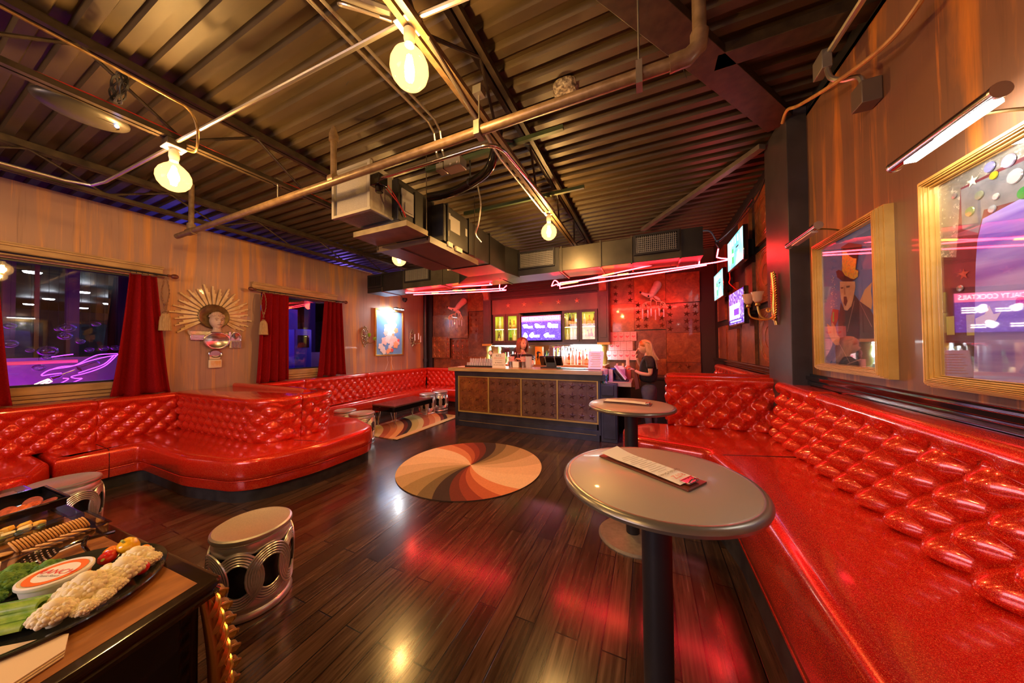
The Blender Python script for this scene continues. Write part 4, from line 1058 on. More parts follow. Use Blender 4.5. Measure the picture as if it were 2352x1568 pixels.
tc = thing('carton', 'yellow carton with a toucan picture behind the bartender', 'box', (-2.2, 6.4, 1.12))
obj('carton_body', MB().box(-2.30, -2.14, 6.35, 6.47, 1.12, 1.52), mat('yellow_card', (0.85, 0.45, 0.03), 0.5), tc, bevel=0.003)
tn = [(0.0, 0.0), (0.02, 0.06), (0.0, 0.11), (0.03, 0.15), (0.09, 0.13), (0.11, 0.09), (0.07, 0.11), (0.05, 0.09), (0.06, 0.03), (0.04, -0.05), (0.03, -0.06), (0.02, 0.0)]
obj('toucan_print', MB().add([(-2.27 + a, 6.347, 1.27 + b) for a, b in tn], [tuple(range(len(tn)))]), BLACK, tc, smooth=None)
bt = thing('beer_tap', 'chrome beer tap column with two spouts behind the terminal', 'tap', (-1.84, 6.5, 1.12))
obj('column', MB().tube([(-1.86, 6.5, 1.12), (-1.86, 6.5, 1.50)], 0.022, 12).tube([(-1.76, 6.5, 1.12), (-1.76, 6.5, 1.50)], 0.022, 12).tube([(-1.90, 6.5, 1.5), (-1.72, 6.5, 1.5)], 0.022, 12), CHROME, bt)
obj('spout', MB().tube([(-1.86, 6.48, 1.5), (-1.86, 6.40, 1.47), (-1.86, 6.39, 1.42)], 0.009, 8), CHROME, bt)
obj('spout', MB().tube([(-1.76, 6.48, 1.5), (-1.76, 6.40, 1.47), (-1.76, 6.39, 1.42)], 0.009, 8), CHROME, bt)
o = obj('dispenser_box', MB().box(-2.00, -1.91, 6.42, 6.55, 1.12, 1.50), mat('mauve_box', (0.10, 0.07, 0.09), 0.4), bevel=0.01); tag(o, 'mauve dispenser box beside the chrome taps', 'dispenser')

# ---- things on the bar
Z = 1.128
gr = thing('glass_rack', 'black tray full of upturned small glasses at the left end of the bar', 'tray', (-3.0, 5.2, Z))
obj('tray', MB().box(-3.32, -2.66, 5.10, 5.34, Z, Z + 0.012).box(-3.33, -2.65, 5.09, 5.10, Z, Z + 0.03).box(-3.33, -2.65, 5.34, 5.35, Z, Z + 0.03), BLACK, gr)
SHOT = mat('shot_glass', (0.75, 0.80, 0.88), 0.04, 0, 0.5, alpha=0.42, spec=0.9)
k = 0
g0 = None
for r_ in range(3):
    for i in range(12):
        loc = (-3.29 + i * 0.054, 5.13 + r_ * 0.08, Z + 0.013)
        if g0 is None:
            g0 = obj('small_glass', MB().lathe([(0.022, 0), (0.024, 0.004), (0.019, 0.075), (0.001, 0.078)], (0, 0, 0), 12), SHOT); tag(g0, 'x', 'glass', 'upturned glasses on the bar tray'); g = g0
        else: g = g0.copy(); C.objects.link(g)
        g.location = loc; g['label'] = '%s upturned glass from the left, %s row of the bar tray' % (ORD[i], ('front', 'middle', 'rear')[r_])
for i in range(10):
    g = g0.copy(); C.objects.link(g); g.location = (-3.24 + i * 0.054, 5.17, Z + 0.093); g['label'] = '%s glass from the left stacked on top in the bar tray' % ORD[i]
INK = mat('red_ink', (0.65, 0.10, 0.08), 0.6); INKD = mat('dark_ink', (0.06, 0.05, 0.05), 0.6)
sg = thing('menu_sign', 'white upright bar sign headed RITZ between glasses and cups', 'sign', (-2.56, 5.1, Z))
obj('sign_board', MB().box(-2.70, -2.42, 5.055, 5.06, Z, Z + 0.27).box(-2.70, -2.42, 5.06, 5.15, Z, Z + 0.004), WHITE, sg)
for i, (s_, sz, m_) in enumerate((('RITZ', 0.055, INKD), ('ADD A SHOT', 0.034, INK), ('SPECIALTY DRINKS', 0.016, INKD), ('$5 FIREBALL', 0.030, INKD), ('$7 JACK DANIELS', 0.028, INKD))):
    text_mesh(s_, sz, lambda a, b, i=i: (-2.56 + a, 5.053, Z + 0.225 - i * 0.043 + b), m_, sg)
for nm, x, lb in (('a', -2.40, 'red and white chevron paper cup, left one beside the sign'), ('b', -2.15, 'red and white chevron paper cup, right one by the pitcher')):
    cp = thing('paper_cup', lb, 'cup', (x, 5.28, Z), 0, 'chevron cups on the bar')
    m = mat('chevron_paper', (0.85, 0.82, 0.80), 0.5); t = NT(m)
    wv = t.n('ShaderNodeTexWave', wave_type='BANDS', bands_direction='Z'); wv.inputs['Scale'].default_value = 22; wv.inputs['Distortion'].default_value = 6; wv.inputs['Detail Scale'].default_value = 6
    t.l(t.coord(), wv.inputs['Vector']); t.col(t.ramp(wv.outputs[1], [(0.45, (0.75, 0.06, 0.06)), (0.55, (0.88, 0.84, 0.80))], 'CONSTANT'))
    obj('cup_body', MB().lathe([(0.045, 0.10), (0.062, 0.20), (0.064, 0.205)], (x, 5.28, Z), 20), m, cp)
    obj('cup_stand', MB().lathe([(0.052, 0.0), (0.056, 0.11)], (x, 5.28, Z), 20), mat('steel_tin', (0.4, 0.36, 0.32), 0.25, 0.9), cp)
np_ = thing('napkin_stack', 'stack of white napkins in a steel holder between the chevron cups', 'napkins', (-2.27, 5.25, Z))
obj('napkins', MB().box(-2.34, -2.21, 5.19, 5.31, Z + 0.005, Z + 0.11), PAPER, np_, bevel=0.004)
obj('holder', MB().box(-2.355, -2.345, 5.18, 5.32, Z, Z + 0.12).box(-2.205, -2.195, 5.18, 5.32, Z, Z + 0.12).box(-2.355, -2.195, 5.18, 5.32, Z, Z + 0.005), CHROME, np_)
pt = thing('glass_pitcher', 'clear glass pitcher holding straws at the bar centre', 'pitcher', (-2.02, 5.22, Z))
obj('pitcher_body', MB().lathe([(0.055, 0.0), (0.065, 0.08), (0.058, 0.18), (0.066, 0.21), (0.060, 0.21), (0.052, 0.18), (0.058, 0.08), (0.05, 0.01)], (-2.02, 5.22, Z), 20), SHOT, pt)
obj('pitcher_handle', MB().tube(spline([(-1.965, 5.22, Z + 0.18), (-1.92, 5.22, Z + 0.17), (-1.91, 5.22, Z + 0.10), (-1.96, 5.22, Z + 0.05)]), 0.007, 6), SHOT, pt)
ps = thing('point_of_sale_terminal', 'black touch terminal tilted on its stand, seen from behind on the bar', 'terminal', (-1.6, 5.3, Z))
R_x = Matrix.Translation((-1.62, 5.32, Z + 0.12)) @ Matrix.Rotation(math.radians(35), 4, 'X')
obj('screen_back', MB().box(-0.21, 0.21, -0.012, 0.03, -0.09, 0.10, R_x), BLACKGLOSS, ps, bevel=0.006)
obj('terminal_stand', MB().box(-1.78, -1.46, 5.18, 5.42, Z, Z + 0.02).box(-1.70, -1.54, 5.30, 5.36, Z, Z + 0.10), BLACK, ps, bevel=0.004)
obj('cradle_strap', MB().box(-0.10, -0.09, -0.03, 0.0, -0.10, 0.11, R_x).box(0.08, 0.09, -0.03, 0.0, -0.10, 0.11, R_x), mat('pale_strap', (0.35, 0.35, 0.36), 0.4), ps)
o = obj('bar_mat', MB().box(-1.44, -0.95, 5.05, 5.40, Z, Z + 0.012), mat('green_bar_mat', (0.03, 0.16, 0.09), 0.5), bevel=0.004); tag(o, 'flat green rubber mat on the bar right of the terminal', 'mat')
ms = thing('menu_sign', 'white upright card with orange lines at the right end of the bar', 'sign', (-0.80, 5.2, Z))
obj('sign_card', MB().prism([(-0.13, 0), (0.10, 0), (0.125, 0.29), (0.10, 0.31), (-0.12, 0.31)], lambda a, b: (-0.79 + a, 5.12 + b * 0.12, Z + b), lambda a, b: (-0.79 + a, 5.128 + b * 0.12, Z + b)), WHITE, ms)
obj('card_base', MB().box(-1.0, -0.68, 5.08, 5.20, Z, Z + 0.012), mat('maroon_base', (0.12, 0.02, 0.03), 0.4), ms)
for i in range(8):
    obj('text_line', MB().box(-0.88 + 0.015 * (i % 3), -0.71 - 0.012 * (i % 2), 5.117 + (0.05 + i * 0.03) * 0.12, 5.119 + (0.05 + i * 0.03) * 0.12, Z + 0.05 + i * 0.03, Z + 0.057 + i * 0.03), mat('orange_ink', (0.75, 0.38, 0.18), 0.6), ms)
for i, (x, c_, h) in enumerate(((-3.02, (0.02, 0.25, 0.16), 0.12), (-2.96, (0.4, 0.38, 0.4), 0.12), (-2.89, (0.05, 0.05, 0.06), 0.12))):
    cn_ = thing('drink_can', ('teal', 'silver', 'black')[i] + ' drink can standing behind the glass tray', 'can', (x, 5.44, Z), 0, 'cans behind the glasses')
    obj('can_body', MB().lathe([(0.026, 0), (0.031, 0.008), (0.031, 0.14), (0.026, 0.15)], (x, 5.44, Z), 16), mat('can_paint', c_, 0.25, 0.6), cn_)
    obj('can_lid', MB().lathe([(0.026, 0.15), (0.025, 0.153)], (x, 5.44, Z), 16), CHROME, cn_)
th_ = thing('tap_badge', 'round chrome tap handle with a white badge behind the cans', 'tap', (-2.96, 5.5, Z))
obj('badge', MB().lathe([(0.050, -0.01), (0.055, 0), (0.05, 0.01)], (-2.96, 5.48, Z + 0.27), 20, 'Y'), CHROME, th_)
obj('badge_face', MB().lathe([(0.038, -0.013), (0.001, -0.014)], (-2.96, 5.48, Z + 0.27), 20, 'Y', caps=False), WHITE, th_)
obj('handle', MB().tube([(-2.96, 5.48, Z), (-2.96, 5.48, Z + 0.22)], 0.014, 10), CHROME, th_)
o = obj('folded_paper', MB().box(-3.50, -3.34, 5.08, 5.22, Z, Z + 0.006), PAPER); tag(o, 'folded white paper at the left tip of the bar', 'paper')

# side counter things
cb = thing('paper_cup', 'teal patterned cup with a chevron cup stacked in it by the bar end', 'cup', (-0.655, 5.06, 0.92))
tealm = noisy('teal_splash_paper', (0.02, 0.35, 0.36), (0.85, 0.85, 0.80), 26, 0.5, lo=0.5, hi=0.58)
obj('lower_cup', MB().lathe([(0.040, 0), (0.052, 0.14), (0.054, 0.145)], (-0.645, 5.06, 0.92), 20), tealm, cb)
obj('upper_cup', MB().lathe([(0.050, 0.13), (0.060, 0.22), (0.062, 0.23)], (-0.645, 5.06, 0.92), 20), m, cb)
tb = thing('register_tablet', 'white tablet register leaning on a dark stand in front of the woman', 'tablet', (-0.42, 5.4, 0.93))
def slantbox(x0, z0, x1, z1, th, y0, y1):
    d = Vector((x1 - x0, 0, z1 - z0)).normalized(); nn = Vector((-d.z, 0, d.x)) * th
    vs = []
    for yy in (y0, y1):
        for p in (Vector((x0, yy, z0)), Vector((x1, yy, z1))):
            vs += [p, p + nn]
    return vs, [(0, 1, 3, 2), (4, 6, 7, 5), (0, 4, 5, 1), (2, 3, 7, 6), (0, 2, 6, 4), (1, 5, 7, 3)]
obj('tablet_body', MB().add(*slantbox(-0.35, 0.96, -0.52, 1.18, -0.02, 5.25, 5.55)), WHITE, tb, bevel=0.004)
obj('stand', MB().add(*slantbox(-0.52, 0.935, -0.545, 1.10, 0.012, 5.3, 5.5)).box(-0.54, -0.30, 5.27, 5.53, 0.932, 0.945).add(*slantbox(-0.40, 0.95, -0.53, 1.12, 0.02, 5.32, 5.48)), NAVY, tb)
o = obj('paper_pile', MB().box(-0.50, -0.38, 5.5, 5.65, 1.12, 1.15).box(-0.49, -0.40, 5.52, 5.62, 1.15, 1.17), PAPER); tag(o, 'pile of white slips above the register tablet', 'paper')
o = obj('organizer_box', MB().box(-0.52, -0.36, 5.48, 5.70, 0.93, 1.12), mat('lilac_mesh', (0.40, 0.22, 0.35), 0.4)); tag(o, 'lilac organizer box under the white slips', 'box')
jg = thing('drink_jug', 'pink liquid jug with a tall white neck beside the printed cards', 'jug', (-0.33, 5.75, 0.93))
obj('jug_body', MB().lathe([(0.05, 0), (0.055, 0.02), (0.055, 0.20), (0.035, 0.24)], (-0.33, 5.75, 0.93), 16), mat('pink_liquid', (0.55, 0.16, 0.14), 0.2, 0, 0.4), jg)
obj('jug_neck', MB().lathe([(0.033, 0.24), (0.028, 0.38)], (-0.33, 5.75, 0.93), 16), mat('frosted', (0.75, 0.6, 0.6), 0.4), jg)
for x, y, z, c_, nm in ((-0.55, 5.45, 1.06, (0.04, 0.08, 0.55), 'blue plastic cup left of the tablet'), (-0.60, 5.75, 1.02, (0.08, 0.06, 0.16), 'dark violet cup against the printed cards')):
    o = obj('plastic_cup', MB().lathe([(0.03, -0.13), (0.042, 0.08)], (x, y, z), 16), mat('plastic', c_, 0.35)); tag(o, nm, 'cup')
for x, nm in ((-0.52, 'left'), (-0.42, 'right')):
    o = obj('squeeze_bottle', MB().lathe([(0.026, 0), (0.026, 0.15), (0.018, 0.17), (0.016, 0.27)], (x, 5.82, 0.93), 14), mat('frosted_white', (0.75, 0.6, 0.55) if nm == 'left' else (0.8, 0.6, 0.3), 0.4)); tag(o, nm + ' tall squeeze bottle behind the organizer box', 'bottle')
o = obj('small_carton', MB().box(-0.60, -0.54, 5.22, 5.30, 0.93, 1.13), noisy('orange_carton', (0.70, 0.28, 0.14), (0.8, 0.6, 0.5), 10)); tag(o, 'slim orange and white carton behind the teal cup', 'box')

# printed pink cards on the wall
PINKP = mat('pink_card', (0.80, 0.50, 0.55), 0.6); PRED = mat('pink_print', (0.75, 0.12, 0.18), 0.6)
ci = 0
for rw, (z0, xs) in enumerate(((1.63, [-0.86 + 0.128 * i for i in range(5)]), (1.42, [-0.81 + 0.128 * i for i in range(4)]), (1.21, [-0.87 + 0.128 * i for i in range(5)]))):
    for i, x in enumerate(xs):
        c_ = thing('printed_card', '%s pink printed card from the left in the %s row on the back wall' % (ORD[i], ('top', 'middle', 'bottom')[rw]), 'poster', (x, 7.1, z0), 0, 'pink cards on the back wall')
        obj('card', MB().box(x, x + 0.122, 7.085, 7.088, z0, z0 + 0.20), PINKP, c_)
        pr = MB()
        if not (rw == 1 and i > 1):
            for k in range(3):
                pts = blob(x + 0.045 + 0.022 * k, z0 + 0.10 - 0.015 * (k % 2), 0.014, 0.017, k + i); pr.add([(a, 7.083, b) for a, b in pts], [tuple(range(14))])
        pr.box(x + 0.04, x + 0.085, 7.083, 7.084, z0 + 0.165, z0 + 0.172).box(x + 0.03, x + 0.09, 7.083, 7.084, z0 + 0.035, z0 + 0.038)
        obj('print', pr, PRED, c_, smooth=None)

# ---------------------------------------------------------------- tables, rugs, stools
TOPM = mat('bronze_grey_laminate', (0.38, 0.33, 0.28), 0.45, 0.15, 0.10)
EDGE = mat('pewter_table_edge', (0.26, 0.25, 0.22), 0.30, 0.7)
def hi_table(x, y, label, z=1.05, r=0.322):
    t = thing('pedestal_table', label, 'table', (x, y, 0))
    obj('tabletop', MB().lathe([(0.001, z), (r - 0.022, z), (r - 0.018, z - 0.002)], (x, y, 0), 72, caps=False), TOPM, t)
    obj('edge_band', MB().lathe([(r - 0.018, z - 0.002), (r - 0.008, z - 0.001), (r + 0.002, z - 0.007), (r + 0.006, z - 0.016), (r + 0.002, z - 0.027), (r - 0.012, z - 0.034), (0.05, z - 0.036)], (x, y, 0), 72, caps=False), EDGE, t)
    obj('post', MB().lathe([(0.05, 0.02), (0.05, z - 0.035)], (x, y, 0), 24), mat('post_black', (0.012, 0.012, 0.016), 0.5), t)
    obj('base_plate', MB().lathe([(0.262, 0.0), (0.262, 0.008), (0.25, 0.022), (0.08, 0.032), (0.05, 0.04)], (x, y, 0), 48), noisy('base_grey', (0.20, 0.17, 0.14), (0.25, 0.22, 0.18), 30, 0.45, 0.3), t)
    return t


hi_table(0.018, 1.215, 'near tall round bronze-grey table with a white menu on its clipboard')
hi_table(-0.132, 2.60, 'farther tall round table in front of the rounded bench end')


def clip_menu(c, d, L, W, z, label, curl, txt=True):
    """c: centre, d: unit direction towards the clip"""
    d = Vector((*d, 0)).normalized(); s = Vector((-d.y, d.x, 0)); c = Vector((*c, z))
    F = lambda a, b, h: tuple(c + d * a + s * b + Vector((0, 0, h)))
    t = thing('clipboard', label, 'clipboard', tuple(c))
    def bx(mb, a0, a1, b0, b1, h0, h1):
        vs = [F(a, b, h) for a in (a0, a1) for b in (b0, b1) for h in (h0, h1)]
        return mb.add(vs, [(0, 1, 3, 2), (4, 6, 7, 5), (0, 4, 5, 1), (2, 3, 7, 6), (0, 2, 6, 4), (1, 5, 7, 3)])
    obj('board', bx(MB(), -L / 2, L / 2, -W / 2, W / 2, 0.001, 0.007), noisy('mahogany_board', (0.10, 0.02, 0.012), (0.18, 0.045, 0.02), 10, 0.3), t, bevel=0.001)
    n = 20; mb = MB()
    def pg(u, v):
        a = -L / 2 + 0.005 + u * (L - 0.035); h = 0.0105 + curl * max(0, 1 - u / 0.35) ** 2 * (0.5 + 0.5 * v) + 0.004 * abs(math.sin(u * PI))
        return F(a, -W / 2 + 0.006 + v * (W - 0.012), h)
    mb.grid(pg, n, 6)
    obj('menu_sheet', mb, PAPER, t, smooth=60)
    cl = bx(MB(), L / 2 - 0.040, L / 2 - 0.012, -0.032, 0.032, 0.012, 0.017)
    cl.tube([F(L / 2 - 0.014, b, 0.016 + 0.008 * math.sin((b + 0.03) / 0.06 * PI)) for b in [-0.03 + 0.006 * k for k in range(11)]], 0.003, 6)
    cl.tube([F(L / 2 - 0.040, -0.035, 0.016), F(L / 2 - 0.040, 0.035, 0.016)], 0.003, 6)
    obj('clip', cl, CHROME, t)
    if txt:
        G = lambda a0: (lambda a, b: F(a0 + b, -a, 0.0175))
        text_mesh('RITZ', 0.030, G(L / 2 - 0.066), INK, t, 'heading')
        text_mesh('Specialty Drinks', 0.018, G(L / 2 - 0.098), INKD, t, 'heading')
        for i in range(13):
            w_ = 0.024 + 0.012 * ((i * 5) % 3)
            obj('text_line', bx(MB(), L / 2 - 0.125 - i * 0.013, L / 2 - 0.1235 - i * 0.013, -w_, w_, 0.0155, 0.0158), mat('grey_ink', (0.45, 0.43, 0.42), 0.6) if i == 0 else bpy.data.materials['grey_ink'], t)
    return t


clip_menu((-0.01, 1.265), (0.83, -0.56), 0.37, 0.115, 1.05, 'clipboard with a long white menu on the near round table', 0.018)
clip_menu((-0.16, 2.64), (0.97, -0.12), 0.36, 0.115, 1.05, 'clipboard with a white menu on the farther round table', 0.004, False)

# round swirl rug: wedge sectors that spiral out from the centre
SW = [(0.80, 0.60, 0.40), (0.76, 0.55, 0.35), (0.64, 0.46, 0.28), (0.48, 0.34, 0.18), (0.33, 0.24, 0.11), (0.17, 0.125, 0.06), (0.045, 0.026, 0.022), (0.15, 0.028, 0.016), (0.27, 0.045, 0.022), (0.46, 0.11, 0.045), (0.68, 0.26, 0.12)]
SWM = [noisy('rug_wool', c, tuple(x * 1.12 for x in c), 60, 0.95, bump=0.35) for c in SW]
bnd = [math.radians(q) for q in (-23, 5, 27, 48, 68, 85, 97, 110, 120, 130, 142, 157)]
rc_ = (-2.095, 3.32); rr = 0.905
rug = MB(); faces_m = []
NR, NA = 26, 132
def spin(r): return 0.50 * r - 0.50
for half in (0, 1):
    for k in range(11):
        a0, a1 = bnd[k] + half * PI, bnd[k + 1] + half * PI
        n_ = max(2, int((a1 - a0) / 0.06))
        vs = []
        for j in range(NR + 1):
            r = j / NR
            for i in range(n_ + 1):
                a = a0 + (a1 - a0) * i / n_ + spin(r)
                vs.append((rc_[0] + rr * r * math.cos(a), rc_[1] + rr * r * math.sin(a), 0.010))
        fs = [(j * (n_ + 1) + i, j * (n_ + 1) + i + 1, (j + 1) * (n_ + 1) + i + 1, (j + 1) * (n_ + 1) + i) for j in range(NR) for i in range(n_)]
        rug.add(vs, fs); faces_m += [k] * len(fs)
nf = len(rug.f)
rug.lathe([(rr, 0.0005), (rr, 0.010)], (rc_[0], rc_[1], 0), 96, caps=False); faces_m += [6] * (len(rug.f) - nf)
ro = obj('round_rug', rug, SWM, smooth=None, recalc=False); tag(ro, 'round swirl rug in cream, rust and black in front of the bar', 'rug')
if len(ro.data.polygons) == len(faces_m):
    for p, k in zip(ro.data.polygons, faces_m): p.material_index = k

# rectangular rug with overlapping curved fields
m = mat('curved_field_rug', (0.7, 0.5, 0.2), 0.95); t = NT(m)
v = t.coord((1, 1, 1), (0, 0, 0), (0, 0, 0))
wv = t.n('ShaderNodeTexWave', wave_type='RINGS', rings_direction='Z', wave_profile='SAW'); wv.inputs['Scale'].default_value = 0.55; wv.inputs['Distortion'].default_value = 0.0
mp = t.coord((1.25, 0.6, 1), loc=(0.9, 1.9, 0)); t.l(mp, wv.inputs['Vector'])
t.col(t.ramp(wv.outputs[1], [(0.0, (0.42, 0.10, 0.045)), (0.16, (0.60, 0.20, 0.08)), (0.32, (0.75, 0.38, 0.17)), (0.48, (0.16, 0.03, 0.02)), (0.58, (0.03, 0.02, 0.02)), (0.68, (0.50, 0.42, 0.15)), (0.86, (0.62, 0.50, 0.22))], 'CONSTANT'))
f2 = t.noise(t.coord(), 90, 3); t.bump(f2, 0.3, 0.003)
o = obj('rectangular_rug', MB().box(-0.54, 0.54, -0.93, 0.93, 0, 0.010), m, base=None)
o.location = (-4.33, 4.68, 0.001); tag(o, 'rectangular rug with curved rust, black and sand fields under the coffee table', 'rug')
o2 = obj('pale_border', MB().box(0.42, 0.545, -0.93, 0.93, 0.0098, 0.0115), mat('sand_wool', (0.68, 0.46, 0.22), 0.95)); o2.parent = o

# coffee table with hairpin legs
ct = thing('coffee_table', 'low black coffee table with hairpin legs on the rectangular rug', 'table', (-4.6, 4.75, 0))
x0, x1, y0, y1 = -4.90, -4.32, 4.22, 5.32
obj('table_top', MB().box(x0, x1, y0, y1, 0.40, 0.425), mat('maroon_top', (0.10, 0.035, 0.03), 0.25, 0, 0.3), ct, bevel=0.003)
obj('apron', MB().box(x0 + 0.005, x1 - 0.005, y0 + 0.005, y1 - 0.005, 0.31, 0.40), BLACKGLOSS, ct, bevel=0.003)
for sx, sy in ((x0 + 0.08, y0 + 0.08), (x1 - 0.08, y0 + 0.08), (x0 + 0.08, y1 - 0.08), (x1 - 0.08, y1 - 0.08)):
    lg = MB()
    for dx, dy in ((-0.045, -0.045), (0.045, -0.045), (0.0, 0.055)): lg.tube([(sx + dx, sy + dy, 0.31), (sx, sy, 0.012)], 0.006, 6)
    obj('leg', lg.ball((sx, sy, 0.018), 0.011, 8), CHROME, ct)

# pierced metal drum stools
DRUM = mat('polished_aluminium', (0.80, 0.79, 0.82), 0.34, 0.9)
DTOP = noisy('brushed_drum_top', (0.66, 0.55, 0.46), (0.74, 0.62, 0.52), 120, 0.33, 0.55, 0.2, detail=3)
def drum():
    t = thing('drum_stool', 'x', 'stool')
    R, H = 0.195, 0.46
    obj('seat_top', MB().lathe([(0.001, H - 0.004), (R - 0.03, H - 0.004), (R - 0.022, H), (R - 0.012, H)], (0, 0, 0), 48, caps=False), DTOP, t)
    def rim(z0, s):
        return [(R - 0.012, z0), (R - 0.002, z0 - s * 0.006), (R + 0.001, z0 - s * 0.02), (R - 0.006, z0 - s * 0.035), (R - 0.014, z0 - s * 0.042), (R - 0.010, z0 - s * 0.055), (R - 0.008, z0 - s * 0.075), (R - 0.014, z0 - s * 0.10), (R - 0.024, z0 - s * 0.10), (R - 0.03, z0 - s * 0.02)]
    obj('top_rim', MB().lathe(rim(H, 1), (0, 0, 0), 64, caps=False), DRUM, t)
    obj('bottom_rim', MB().lathe(rim(0.0, -1), (0, 0, 0), 64, caps=False), DRUM, t)
    # interlaced ribbed hoops
    hp = MB(); N = 8; zc = H / 2; rz = 0.150; ra = 0.115
    for k in range(N):
        a0 = 2 * PI * k / N
        for q in range(5):
            f = 1.0 - 0.095 * q; pts = []
            for i in range(28):
                g = 2 * PI * i / 28
                dx = ra * f * math.cos(g) / R; rr_ = R - 0.004 + (0.006 if (k % 2 == 0) else 0.0) * math.sin(g) + 0.010 * math.sin(PI * (0.5 + 0.5 * math.sin(g)))
                pts.append((rr_ * math.cos(a0 + dx), rr_ * math.sin(a0 + dx), zc + rz * f * math.sin(g)))
            hp.tube(pts, 0.0062, 6, closed=True)
    obj('hoop_lattice', hp, DRUM, t)
    obj('inner_drum', MB().lathe([(R - 0.045, 0.06), (R - 0.045, H - 0.06)], (0, 0, 0), 32, caps=False), BLACK, t)
    return t


dr = drum(); dr.location = (-2.22, 1.04, 0); dr['label'] = 'silver pierced drum stool by itself on the floor beside the black buffet'
dr['group'] = 'silver drum stools'
for (x, y, lb, s) in ((-4.36, 0.74, 'silver drum stool behind the food trays at the left edge', 1.0), (-4.66, 5.54, 'small silver drum stool at the far end of the coffee table, in front', 0.92),
                      (-4.60, 5.94, 'small silver drum stool farthest back by the corner banquette', 0.92), (-4.32, 3.52, 'drum stool half hidden behind the rounded banquette end, right one', 1.0), (-4.78, 3.56, 'drum stool half hidden behind the banquette end, left one', 0.9)):
    dup(dr, (x, y, 0), 0.3, lb, 'silver drum stools', (s, s, 1.0))

# ---------------------------------------------------------------- buffet with food, bottom left
bz = 0.72
Cn = Vector((-1.385, 0.562)); du = Vector((-0.9978, -0.052)).normalized(); dv = Vector((0.225, -0.974)).normalized()
P_ = lambda a, b: Cn + du * a + dv * b
bf = thing('buffet', 'black lacquered buffet with a walnut top and gilt carved corner', 'cabinet', (Cn.x - 0.4, Cn.y - 0.3, 0))
oc = [P_(0, 0), P_(2.05, 0), P_(2.05, 0.85), P_(0, 0.85)]
def ccw(p):
    a = sum(p[i].x * p[(i + 1) % len(p)].y - p[(i + 1) % len(p)].x * p[i].y for i in range(len(p)))
    return p if a > 0 else p[::-1]
oc = ccw(oc); ocr = rounded([(p.x, p.y, 0.025) for p in oc])
slab('top_slab', bf, ocr, [(0.02, bz - 0.062), (0.004, bz - 0.055), (0.0, bz - 0.040), (0.010, bz - 0.032), (0.010, bz - 0.028), (0.0, bz - 0.020), (0.0, bz - 0.008), (0.006, bz - 0.001), (0.012, bz)], mat('dark_lacquer_edge', (0.022, 0.012, 0.006), 0.14, 0, 0.7), smooth=30)
ic = ccw([P_(0.045, 0.056), P_(1.95, 0.056), P_(1.95, 0.78), P_(0.045, 0.78)])
wal = noisy('walnut_veneer', (0.24, 0.085, 0.020), (0.40, 0.16, 0.04), 3, 0.28, stretch=(9, 2, 1), coat=0.6)
slab('walnut_inlay', bf, ic, [(0, bz + 0.0003), (0, bz + 0.0012)], wal)
slab('case', bf, ccw([P_(0.05, 0.05), P_(2.0, 0.05), P_(2.0, 0.8), P_(0.05, 0.8)]), [(0, 0.12), (0, bz - 0.06)], BLACKGLOSS)
# acanthus leaf carving down the corner
lf = MB(); cpt = P_(0.045, 0.045)
outd = (-(du + dv)).normalized(); sid = Vector((-outd.y, outd.x))
def cpos(s):
    z = bz - 0.065 - s * 0.60
    bow = 0.035 * math.sin(s * PI * 1.1) + 0.01
    q = cpt + outd * bow; return Vector((q.x, q.y, z))
lf.tube([cpos(i / 24) for i in range(25)], [0.016 + 0.012 * math.sin(PI * min(1, i / 20)) for i in range(25)], 8)
for i in range(11):
    s = i / 11; p = cpos(s); w_ = 0.052 * (0.6 + 0.5 * math.sin(PI * min(1, s + 0.2)))
    for sg_ in (-1, 1):
        sd3 = Vector((sid.x, sid.y, 0)) * sg_; o3 = Vector((outd.x, outd.y, 0))
        def lobe(u, v, p=p, sd3=sd3, w_=w_):
            wd = 0.042 * (math.sin(PI * min(1, 0.25 + 0.75 * u)) ** 0.7 + 0.05)
            q = p + sd3 * (w_ * math.sin(u * 1.7)) + o3 * (0.012 + 0.026 * math.sin(PI * u * 0.9) + 0.010 * (1 - abs(2 * v - 1))) + Vector((0, 0, 0.018 - 0.060 * u ** 1.2 + (v - 0.5) * wd))
            return tuple(q)
        lf.grid(lobe, 8, 4)
        lf.tube([p + sd3 * (w_ * math.sin(u * 1.7)) + o3 * (0.024 + 0.026 * math.sin(PI * u * 0.9)) + Vector((0, 0, 0.018 - 0.060 * u ** 1.2)) for u in (0, 0.25, 0.5, 0.75, 1)], [0.004, 0.005, 0.005, 0.004, 0.002], 6)
obj('gilt_acanthus', lf, GOLD, bf, smooth=50)
obj('leg', MB().tube([(cpos(1).x, cpos(1).y, 0.06), (cpos(1).x, cpos(1).y, 0.0)], 0.03, 10), GOLD, bf)
for a, b in ((1.5, 0.06), (1.5, 0.76), (0.08, 0.76)):
    q = P_(a, b); obj('leg', MB().tube([(q.x, q.y, 0.14), (q.x, q.y, 0.0)], 0.03, 10), BLACKGLOSS, bf)

zt = bz + 0.0015
def L3(a, b, h=0.0): q = P_(a, b); return (q.x, q.y, zt + h)
